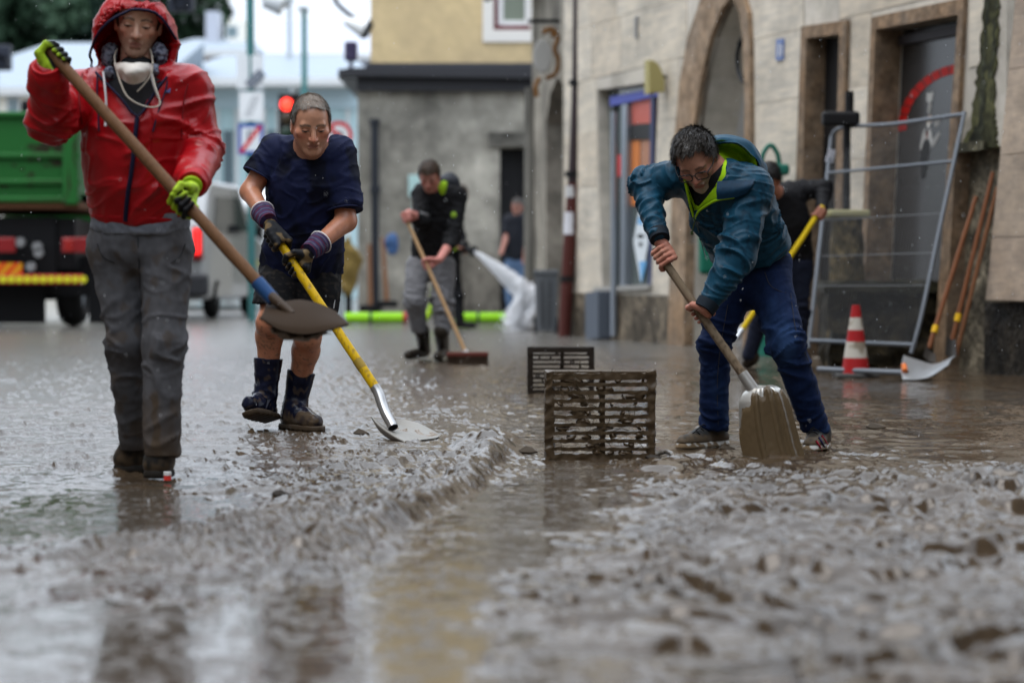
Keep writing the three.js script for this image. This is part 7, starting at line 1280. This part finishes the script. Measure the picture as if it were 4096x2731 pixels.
// --- the man in the far doorway
{
  const D = 34.6, Q = (x, y, d = 0) => at(x, y, D + d), y0 = 0.02, X = (x, y) => Q(x, y).setY(y0);
  const j = { pel: Q(1183, 592), chest: Q(1184, 540), upper: Q(1186, 503), shR: Q(1168, 506), elR: Q(1163, 545, -0.05), wrR: Q(1156, 566, -0.15), shL: Q(1204, 506), elL: Q(1210, 548, 0), wrL: Q(1206, 585, -0.1), hipR: Q(1174, 602), knR: Q(1174, 670, -0.03), anR: Q(1174, 728), hipL: Q(1193, 602), knL: Q(1194, 670), anL: Q(1195, 728), heR: X(1174, 737), toR: X(1171, 740).add(V(0, 0, 0.14)), heL: X(1195, 737), toL: X(1197, 740).add(V(0, 0, 0.14)), head: Q(1188, 475, -0.02) };
  figure('person in a dark t-shirt and light blue jeans standing by the far dark door', X(1185, 740), { j, w: [0.155, 0.165, 0.15], topTone: [0.022, 0.024, 0.032], lowTone: [0.13, 0.21, 0.36], bootTone: [0.03, 0.03, 0.03], skin: [0.42, 0.22, 0.17], hair: [0.10, 0.09, 0.085], look: [-15, 8, 0], seed: 51, short: true, cell: 0.016 });
}
// --- the man with the fire hose, mostly hidden by the sweeper
{
  const D = 31, Q = (x, y, d = 0) => at(x, y, D + d), y0 = 0.02, X = (x, y) => Q(x, y).setY(y0);
  const j = { pel: Q(1028, 590), chest: Q(1026, 530), upper: Q(1026, 478), shR: Q(1006, 484), elR: Q(1014, 540, -0.1), wrR: Q(1045, 560, -0.3), shL: Q(1046, 484), elL: Q(1056, 540, -0.05), wrL: Q(1064, 566, -0.22), hipR: Q(1018, 602), knR: Q(1014, 680), anR: Q(1014, 742), hipL: Q(1040, 602), knL: Q(1050, 680), anL: Q(1056, 742), heR: X(1014, 754), toR: X(1020, 757).add(V(0.08, 0, 0.1)), heL: X(1054, 754), toL: X(1066, 757).add(V(0.12, 0, 0.06)), head: Q(1060, 448, -0.1) };
  const f = figure('person in dark work clothes aiming a fire hose behind the sweeping man', X(1030, 755), { j, w: [0.16, 0.175, 0.16], topTone: [0.012, 0.013, 0.016], lowTone: [0.016, 0.016, 0.018], bootTone: [0.015, 0.014, 0.014], skin: [0.36, 0.17, 0.11], hair: [0.06, 0.04, 0.03], look: [40, 10, 0], seed: 61, cell: 0.016 });
  const n0 = Q(1056, 563, -0.3), n1 = Q(1088, 577, -0.42), d = n1.clone().sub(n0).normalize(), nz = thing('hose_nozzle', 'black fire hose nozzle spraying water beside the sweeping man', 'nozzle', n0.clone());
  part('barrel', [rod(n0, n1, 0.05, 0.045), rod(n0.clone().addScaledVector(d, 0.02), n0.clone().addScaledVector(d, 0.09), 0.085, 0.085, 20), rod(n1.clone().addScaledVector(d, -0.03), n1, 0.065, 0.07, 18)], MT.black, nz);
  part('hose', tube([n0, n0.clone().add(V(-0.2, -0.1, 0.1)), Q(1005, 640, 0), Q(985, 720, 0.1), X(950, 752)], 0.04, 10, 40), M([0.35, 0.55, 0.03], 0.6), nz);
  // the water leaving it: a widening fan of drops and the burst where it hits the pavement
  const r = rng(66), drop = new THREE.IcosahedronGeometry(1, 0), mats = [], q = new THREE.Quaternion(), e = new THREE.Euler();
  const hit = Q(1208, 662, -0.6), low = Q(1202, 742, -0.7);
  for (let i = 0; i < 16000; i++) {
    let p, s;
    if (i < 9500) { const t = Math.pow(r(), 0.8), R = mix(0.02, 0.26, t), a = r() * 7, w = r(); p = n1.clone().lerp(hit, t).add(V(0.2 * Math.cos(a) * w * R, Math.sin(a) * w * R * 0.8, Math.cos(a) * w * R * 0.6)); p.y -= 0.10 * t * t; s = mix(0.006, 0.0095, t) * (0.5 + r()); }
    else { const t = r(), a = r() * 7, R = mix(0.13, 0.20, t) * r(), mid = V(mix(hit.x, mix(low.x, Q(1180, 740, -0.6).x, sstep(0.3, 0.9, t)), t), mix(hit.y, 0.06, t), hit.z); p = mid.add(V(Math.cos(a) * R, Math.sin(a) * R * 0.8, Math.cos(a * 3) * R)); if (t > 0.85) p.x += (r() - 0.3) * 0.26; p.y = Math.max(p.y, 0.01); s = 0.0095 * (0.4 + r()); }
    e.set(r() * 6, r() * 6, r() * 6); mats.push(new THREE.Matrix4().compose(p, q.setFromEuler(e), V(s, s * 0.8, s)));
  }
  const im = new THREE.InstancedMesh(drop, M([0.92, 0.93, 0.95], 0.2), mats.length); mats.forEach((m, i) => im.setMatrixAt(i, m));
  im.name = 'water_spray'; im.castShadow = im.receiveShadow = true; scene.add(im); tag(im, 'white jet of water spraying from the hose onto the pavement', 'spray', null, 'stuff');
}
// ================================================================ crates
function crate(label, bl, w, h, deep, rows, seed, muddy) {
  const t = thing('slatted_crate', label, 'crate', bl.clone(), 'crates tipped on their sides in the mud'), r = rng(seed);
  const tone = muddy ? M([0.066, 0.043, 0.022], 0.36, { specularIntensity: 0.7 }) : M([0.022, 0.016, 0.012], 0.45);
  const P = (g) => g.translate(bl.x, bl.y, bl.z), wob = (g, a) => muddy ? wobble(g, a, 36, seed) : wobble(g, a * 0.3, 30, seed);
  const seg = (ww, hh, dd, x, y, z) => new THREE.BoxGeometry(ww, hh, dd, Math.max(2, Math.round(ww / 0.008)), Math.max(2, Math.round(hh / 0.008)), 3).translate(x, y, z);
  const bar = 0.034, sl = (h - 0.03) / rows;
  // face (the floor of the crate, upright): posts and slats
  for (const x of [bar / 2, w - bar / 2]) part('corner_post', P(wob(seg(bar, h + 0.008, 0.03, x, h / 2, 0), 0.012)), tone, t);
  part('mid_post', P(wob(seg(0.022, h, 0.02, w * 0.52, h / 2, -0.006), 0.008)), tone, t);
  for (let k = 0; k <= rows; k++) { const y = 0.012 + k * sl; part('slat', P(wob(seg(w - 0.02, k === 0 || k === rows ? 0.026 : sl * 0.46, 0.018, w / 2, y, 0.004), 0.006)), tone, t); }
  // clogged slots: bridges of mud at irregular places
  if (muddy) for (let k = 0; k < rows; k++) for (let n = 0; n < 9; n++) { if (r() < 0.4) { const x = 0.04 + r() * (w - 0.08), ww = 0.008 + 0.05 * r() * r(); part('mud_bridge', P(wobble(new THREE.SphereGeometry(1, 10, 8).scale(ww, sl * 0.36, 0.012).translate(x, 0.012 + (k + 0.5) * sl, 0.003), 0.014, 40, k + n)), tone, t); } }
  else for (let k = 0; k < rows; k++) for (let n = 0; n < 3; n++) if (r() < 0.7) { const x = 0.04 + r() * (w - 0.08); part('rib', P(box(0.012, sl, 0.014, x, 0.012 + (k + 0.5) * sl, 0)), tone, t); }
  // sides running back
  for (const x of [0.006, w - 0.006]) { for (let k = 0; k < 5; k++) part('side_slat', P(seg(0.012, h * 0.10, deep, x, h * (0.08 + 0.21 * k), -deep / 2 - 0.01)), tone, t); for (const z of [-0.02, -deep]) part('side_post', P(seg(0.016, h, 0.022, x, h / 2, z)), tone, t); }
  for (const y of [0.008, h - 0.004]) for (let k = 0; k < 4; k++) part('end_slat', P(seg(w, 0.012, deep * 0.17, w / 2, y, -deep * (0.14 + 0.24 * k))), tone, t);
  if (muddy) { for (let k = 0; k < 26; k++) { const x = r() * w, y = r() * h, a = r() * 3.2, L = 0.02 + 0.07 * r(), p = bl.clone().add(V(x, y, 0.018 + 0.004 * r())); part('straw', tube([p, p.clone().add(V(Math.cos(a) * L * 0.5, Math.sin(a) * L * 0.5, 0.006)), p.clone().add(V(Math.cos(a + 0.4) * L, Math.sin(a + 0.4) * L, 0.002))], 0.0013, 4, 6), M([0.05, 0.038, 0.02], 0.7), t); } }
  return t;
}
{
  const a = onGround(1253, 1056), s = 5553 / -a.z; crate('mud caked slatted crate tipped on its side in the foreground', a.setY(0.0), 252 / s, 202 / s, 0.20, 10, 5, true);
  const b = onGround(1212, 904), s2 = 5553 / -b.z; crate('dark slatted crate tipped on its side behind the mud caked one', b.setY(0.0), 153 / s2, 106 / s2, 0.22, 9, 8, false);
  const p = onGround(1506, 1054), q = (x, y, h) => onGround(x, y).setY(h);
  single('muddy_pipe', wobble(tube([p.clone().add(V(-0.02, 0.012, -0.02)), q(1525, 1050, 0.022), q(1540, 1052, 0.022), q(1552, 1058, 0.008)], 0.011, 8, 30), 0.004, 40, 3), M([0.20, 0.16, 0.12], 0.3), 'short bent muddy pipe lying beside the mud caked crate', 'pipe');
  const pc = onGround(384, 1108); const cap = thing('litter_cap', 'tiny red and white cap lying by the front boot', 'litter', pc.clone());
  part('cap', new THREE.CylinderGeometry(0.013, 0.014, 0.018, 20).translate(pc.x, 0.018, pc.z), M([0.75, 0.04, 0.03], 0.3), cap);
  part('rim', new THREE.CylinderGeometry(0.0145, 0.0145, 0.012, 20).translate(pc.x, 0.033, pc.z), MT.white, cap);
}
// flat chips of debris in the mud, each its own
{
  const r = rng(90), mats = [M([0.035, 0.028, 0.022], 0.5), M([0.06, 0.045, 0.03], 0.5)];
  for (const [x, y, s, l] of [[830, 1000, 0.045, 'dark wedge of debris left of the silver blade'], [1215, 1042, 0.045, 'dark chip of debris left of the mud caked crate'], [1500, 1058, 0.03, 'dark chip of debris at the corner of the mud caked crate'], [1120, 1028, 0.03, 'dark chip of debris on the mud heap'], [955, 992, 0.025, 'small dark chip of debris in front of the silver blade'], [2010, 985, 0.05, 'flat dark debris on the smooth water at right'], [1670, 1042, 0.03, 'small chip of debris beside the scoop shovel'], [640, 1140, 0.03, 'small clod of debris in the wet road left of the ridge']]) {
    const g = onGround(x, y), h = Math.max(0, terrain(g.x, g.z)) + 0.006;
    const sh = new THREE.Shape([[-1, -0.1], [-0.4, 0.35], [0.2, 0.3], [1, -0.2], [0.3, -0.35], [-0.5, -0.3]].map(([a, b]) => new THREE.Vector2(a * s * (0.8 + 0.4 * r()), b * s)));
    const e = new THREE.ExtrudeGeometry(sh, { depth: 0.006, bevelEnabled: true, bevelSize: 0.002, bevelThickness: 0.002, bevelSegments: 1 }).rotateX(-1.0 + 0.4 * r()).rotateY(r() * 0.8 - 0.4).translate(g.x, h + s * 0.12, g.z);
    single('debris_chip', wobble(e, 0.005, 40, x), mats[r() * 2 | 0], l, 'debris', 'debris lying in the mud');
  }
}
// ================================================================ along the frontage
{ // traffic cone
  const g = onGround(1966, 868), s = 5553 / -g.z, H = (868 - 710) / s, t = thing('traffic_cone', 'dirty red and white traffic cone in front of the wire fence', 'cone', g.clone().setY(0));
  const R0 = 0.5 * 66 / s, rAt = (k) => mix(R0, 0.5 * 18 / s, k), cuts = [[0, 0.235, 1], [0.235, 0.47, 0], [0.47, 0.64, 1], [0.64, 0.82, 0], [0.82, 1, 1]];
  const redM = M([0.33, 0.016, 0.018], 0.45), whM = M(0xffffff, 0.5, { vertexColors: true });
  for (const [a, b, red] of cuts) { const c = new THREE.CylinderGeometry(rAt(b), rAt(a), (b - a) * H, 32, 8).translate(g.x, 0.03 + (a + b) / 2 * H, g.z); part(red ? 'red_band' : 'white_band', red ? c : paint(c, (x, y, z, o) => { const m = sstep(0.02, 0.3, noise(x * 16, y * 16, z * 16)); o[0] = mix(0.48, 0.24, m); o[1] = mix(0.45, 0.20, m); o[2] = mix(0.39, 0.15, m); }), red ? redM : whM, t); }
  part('base', rbox(0.30, 0.035, 0.30, 0.012, g.x, 0.018, g.z), M([0.07, 0.068, 0.065], 0.6), t);
}
{ // wire site fence panel leaning on the frontage
  const D0 = 18.0, c = [[1912, 300], [2216, 262], [2098, 815], [1862, 800]];
  const tl = at(1912, 300, 19.6), tr = at(2216, 262, 18.4), brr = at(2098, 812, 17.9), bll = at(1858, 800, 18.9);
  const f = thing('wire_fence_panel', 'galvanised wire site fence panel leaning against the doorway', 'fence', bll.clone().setY(0)), pm = M([0.17, 0.185, 0.205], 0.5, { metalness: 0.4 }), wm = M([0.17, 0.175, 0.18], 0.6);
  const L = (a, b, t) => a.clone().lerp(b, t), S = (u, v) => L(L(tl, tr, u), L(bll, brr, u), v);
  part('top_rail', tube([S(0, 0.03), S(0.03, 0), S(0.5, 0.005), S(0.97, 0), S(1, 0)], 0.016, 10, 30), pm, f); part('bottom_rail', rod(S(0, 0.965), S(1, 0.965), 0.016), pm, f);
  part('upright', tube([S(0, 0.03), S(0, 0.5), S(0, 1)], 0.016, 10), pm, f); part('upright', tube([S(1, -0.01), S(1, 0.5), S(1, 0.9), L(S(1, 1), S(0.97, 1), 0.6)], 0.016, 10, 20), pm, f);
  for (const v of [0.2, 0.42, 0.585, 0.72]) part('cross_rail', rod(S(0.0, v), S(1.0, v), v === 0.2 ? 0.012 : 0.0035), v === 0.2 ? pm : wm, f);
  for (let k = 1; k < 42; k++) part('wire', rod(S(k / 42, 0.01), S(k / 42, 0.965), 0.0017, 0.0017, 5), wm, f);
  part('tag', [box(0.06, 0.11, 0.012).rotateZ(-0.3).translate(...S(0.01, 0.12).toArray())], M([0.55, 0.55, 0.6], 0.5), f);
  const b2 = at(1880, 848, 17.4), b3 = at(2080, 856, 16.9);
  const foot = thing('fence_rail', 'loose galvanised rail lying low behind the traffic cone', 'rail', b2.clone().setY(0)); b2.y = Math.max(b2.y, 0.05); b3.y = Math.max(0.05, b3.y);
  part('tube', rod(b2, b3, 0.02), pm, foot); part('end_cap', rod(b3, b3.clone().add(V(0.02, 0, 0)), 0.022), MT.black, foot);
}
{ // tools leaning against the bare masonry
  const D = 17.4, Q = (x, y, d = 0) => at(x, y, D + d), wood = [0.15, 0.055, 0.022];
  const tool = (label, top, bot, band, tone, seed) => { const a = Q(...top), b = Q(...bot), t = thing('leaning_shovel', label, 'tool', b.clone().setY(0)); part('shaft', shaft(b, a, 0.019, 0.016, tone, [0.12, 0.05, 0.02], seed, 0.3), clothMat(0.5), t); if (band) { const p = b.clone().lerp(a, band); part('band', rod(p, p.clone().lerp(a, 0.05), 0.024), M([0.62, 0.36, 0.01], 0.5), t); } return [t, a, b]; };
  const [t1, a1, b1] = tool('brown shovel with a yellow band leaning left against the bare masonry', [2243, 452, 0.55], [2135, 800, 0.1], 0.10, wood, 3);
  part('blade', sheet([[[2130, 790], [2138, 806], [2150, 812]].map(([x, y]) => Q(x, y, 0.1)), [[2122, 818], [2134, 830], [2150, 832]].map(([x, y]) => Q(x, y, 0.0))], 8, 8, 0.005), M([0.05, 0.045, 0.04], 0.5), t1);
  const [t2, a2, b2] = tool('brown shaft with a yellow band in the middle of the leaning tools', [2282, 396, 0.55], [2184, 800, 0.2], 0.15, wood, 4);
  part('blade', sheet([[[2178, 772], [2186, 780], [2196, 780]].map(([x, y]) => Q(x, y, 0.2)), [[2172, 812], [2184, 822], [2198, 820]].map(([x, y]) => Q(x, y, 0.1))], 8, 8, 0.005), M([0.03, 0.028, 0.026], 0.5), t2);
  tool('plain brown wooden shaft nearest the clad corner', [2292, 430, 0.5], [2196, 818, 0.2], 0, [0.15, 0.065, 0.03], 5);
  // aluminium scoop lying at the foot of the wall
  const sc = thing('aluminium_scoop', 'bare aluminium scoop blade lying at the foot of the wall', 'shovel', onGround(2120, 868));
  const E = (x, y, d) => at(x, y, 16.9 + d);
  part('pan', sheet([[[2076, 816], [2112, 828], [2150, 836], [2196, 816]].map(([x, y], i) => E(x, y, 0.2)), [[2070, 850], [2108, 858], [2140, 854], [2186, 826]].map(([x, y]) => E(x, y, 0.0)), [[2075, 872], [2106, 872], [2136, 866], [2180, 838]].map(([x, y]) => E(x, y, -0.1))], 30, 16, 0.006), M([0.5, 0.52, 0.54], 0.35, { metalness: 0.8 }), sc);
  part('sticker', rod(E(2077, 838, 0.02), E(2080, 852, -0.03), 0.02), M([0.6, 0.16, 0.04], 0.5), sc);
}
{ // stone hydrant post, stone trough and dark fittings behind the fence
  const p = at(1945, 520, 19.4);
  const st = thing('stone_post', 'mossy stone post standing behind the wire fence', 'post', p.clone().setY(0));
  part('column', wobble(new THREE.CylinderGeometry(0.13, 0.16, 1.2, 20, 14).translate(p.x, 0.6, p.z), 0.02, 8, 2), M([0.34, 0.27, 0.15], 0.8, { map: again(TX.rough, 2) }), st);
  part('cap', rbox(0.34, 0.06, 0.34, 0.02, p.x, 1.22, p.z), M([0.34, 0.32, 0.18], 0.8), st);
  part('standpipe', [rod(V(p.x, 1.25, p.z), V(p.x, 1.95, p.z), 0.03), rbox(0.3, 0.12, 0.12, 0.03, p.x - 0.05, 1.98, p.z), rod(V(p.x + 0.02, 1.98, p.z), V(p.x + 0.02, 2.2, p.z), 0.035)], MT.black, st);
  const tr = at(2060, 700, 19.3), trough = thing('stone_trough', 'dark mossy stone trough in front of the big doorway', 'trough', tr.clone().setY(0));
  part('basin', wobble(new THREE.BoxGeometry(1.1, 0.62, 0.5, 30, 18, 10).translate(tr.x, 0.31, tr.z - 0.1), 0.07, 6, 3), M([0.085, 0.07, 0.042], 0.8, { map: again(TX.rough, 1.2) }), trough);
  part('rim', wobble(new THREE.BoxGeometry(1.2, 0.08, 0.56, 24, 2, 10).translate(tr.x, 0.64, tr.z - 0.08), 0.03, 6, 4), M([0.11, 0.105, 0.07], 0.8, { map: again(TX.rough, 1.2) }), trough);
}
{ // green bench pump / hand pump top and green bin behind the teal jacket man
  const c = at(1770, 385, 21.5), gm = M([0.02, 0.14, 0.10], 0.4), t = thing('green_pump', 'green cast iron pump head showing between the two bending men', 'pump', c.clone().setY(0));
  part('body', [rod(V(c.x, 0, c.z), V(c.x, c.y - 0.05, c.z), 0.12, 0.11, 18), rbox(0.32, 0.10, 0.26, 0.03, c.x, c.y - 0.02, c.z)], gm, t);
  part('handle', tube([V(c.x - 0.08, c.y + 0.02, c.z), V(c.x - 0.06, c.y + 0.13, c.z), V(c.x, c.y + 0.2, c.z), V(c.x + 0.06, c.y + 0.13, c.z), V(c.x + 0.08, c.y + 0.02, c.z)], 0.022, 8, 30), gm, t);
  const b = at(1640, 585, 23), bin = thing('green_bin', 'green wheeled bin half hidden by the teal jacket man', 'bin', b.clone().setY(0));
  part('tub', rbox(0.28, 0.42, 0.3, 0.05, b.x, b.y + 0.02, b.z), M([0.01, 0.12, 0.075], 0.5), bin); part('lid', rbox(0.3, 0.05, 0.32, 0.02, b.x, b.y + 0.26, b.z), M([0.01, 0.10, 0.06], 0.5), bin); part('post', rod(V(b.x, 0, b.z), V(b.x, b.y - 0.15, b.z), 0.04), MT.black, bin);
}
{ // grey wheeled bin by the drain pipe
  const D = 29.2, s = 5553 / D, c = at(1254, 690, D), t = thing('wheeled_bin', 'grey wheeled rubbish bin standing left of the drain pipe', 'bin', V(c.x, 0, c.z));
  const w = 52 / s, h = 150 / s; part('tub', new THREE.CylinderGeometry(w * 0.72, w * 0.6, h * 0.86, 4, 6).rotateY(Math.PI / 4).translate(c.x, h * 0.46, c.z), M([0.10, 0.105, 0.112], 0.5), t);
  part('lid', rbox(w * 1.08, h * 0.09, w * 1.1, 0.02, c.x, h * 0.93, c.z), M([0.09, 0.095, 0.10], 0.5), t);
  for (const k of [-1, 1]) part('rib', box(0.02, h * 0.7, 0.02).translate(c.x + k * w * 0.2, h * 0.46, c.z + w * 0.5), M([0.05, 0.052, 0.055], 0.5), t);
  for (const k of [-1, 1]) part('wheel', new THREE.CylinderGeometry(0.1, 0.1, 0.05, 18).rotateZ(Math.PI / 2).translate(c.x + k * w * 0.45, 0.1, c.z - w * 0.4), MF.tyre, t);
}
{ // bright green hoses across the street
  const D = 33.5, Q = (x, y, d = 0) => at(x, y, D + d);
  const hose = (pts, l) => { const p = pts.map(([x, y, d]) => { const v = Q(x, y, d ?? 0); v.y = 0.10; return v; }); const t = thing('fire_hose', l, 'hose', p[0].clone().setY(0)); part('tube', tube(p, 0.075, 14, 50), M([0.30, 0.66, 0.02], 0.5), t); part('coupling', rod(p.at(-1), p.at(-1).clone().add(V(0.06, 0, 0)), 0.08), M([0.4, 0.05, 0.04], 0.5), t); part('strap', rod(p[0].clone().lerp(p.at(-1), 0.42), p[0].clone().lerp(p.at(-1), 0.47), 0.079), M([0.02, 0.05, 0.05], 0.6), t); };
  hose([[792, 720], [850, 719], [925, 716]], 'bright green filled hose left of the sweeping man'); hose([[1044, 714], [1110, 713], [1166, 713]], 'bright green filled hose right of the sweeping man');
}
{ // brooms leaning on the grey wall, yellow oilskin, pale blue cloth on the wall
  const D = 36.8, Q = (x, y, d = 0) => at(x, y, D + d);
  for (const [x0, y0, x1, y1, l] of [[848, 560, 850, 700, 'wooden broom leaning left of the iron rain pipe'], [878, 545, 888, 690, 'wooden broom leaning right of the iron rain pipe']]) { const a = Q(x0, y0), b = Q(x1, y1); const t = thing('leaning_broom', l, 'broom', b.clone().setY(0)); part('shaft', rod(b, a, 0.04, 0.03), M([0.26, 0.13, 0.07], 0.6), t); part('head', rbox(0.34, 0.1, 0.14, 0.03, b.x, Math.max(0.06, b.y - 0.05), b.z), MF.chassis, t); }
  const c = Q(800, 610), g = wobble(new THREE.SphereGeometry(0.22, 24, 18).scale(0.7, 2.2, 0.6).translate(c.x, c.y, c.z), 0.12, 5, 4);
  const coat = thing('oilskin_coat', 'mustard yellow oilskin hanging behind the man in the navy shirt', 'coat', c.clone().setY(0)); part('cloth', g, M([0.22, 0.15, 0.045], 0.7), coat); part('stand', rod(V(c.x, 0, c.z), V(c.x, c.y, c.z), 0.05), MF.chassis, coat);
  const bl = Q(900, 560, -0.1); single('blue_pouch', wobble(new THREE.SphereGeometry(0.11, 18, 14).scale(0.9, 1.5, 0.4).translate(bl.x, bl.y, bl.z + 0.1), 0.03, 9, 2), M([0.05, 0.10, 0.22], 0.6), 'small blue pouch hanging on a broom by the grey wall', 'pouch');
  const tl = Q(947, 430, 0.45); single('enamel_sign', [rbox(0.22, 0.34, 0.04, 0.015, tl.x + 0.05, tl.y + 0.02, tl.z), box(0.12, 0.9, 0.03, tl.x + 0.06, tl.y - 0.45, tl.z)], M([0.42, 0.60, 0.58], 0.6), 'pale turquoise enamel sign on the grey wall behind the sweeping man', 'sign');
}

// ================================================================ rain in the air
{
  const r = rng(123), n = 1500, g = new THREE.SphereGeometry(1, 6, 5), im = new THREE.InstancedMesh(g, M([0.85, 0.88, 0.92], 0.1), n), m = new THREE.Matrix4(), q = new THREE.Quaternion(), e = new THREE.Euler(0, 0, 0.06);
  for (let i = 0; i < n; i++) { const D = 7 + 14 * r(), k = 0.6 + 0.8 * r(); m.compose(V((r() - 0.5) * 0.5 * D, 0.1 + r() * (0.3 + 0.2 * D), -D), q.setFromEuler(e), V(0.0007 * k, 0.0035 * k, 0.0007 * k)); im.setMatrixAt(i, m); }
  im.name = 'rain_drops'; scene.add(im); tag(im, 'fine rain drops falling over the street', 'rain', null, 'stuff');
}
renderer.render(scene, camera);
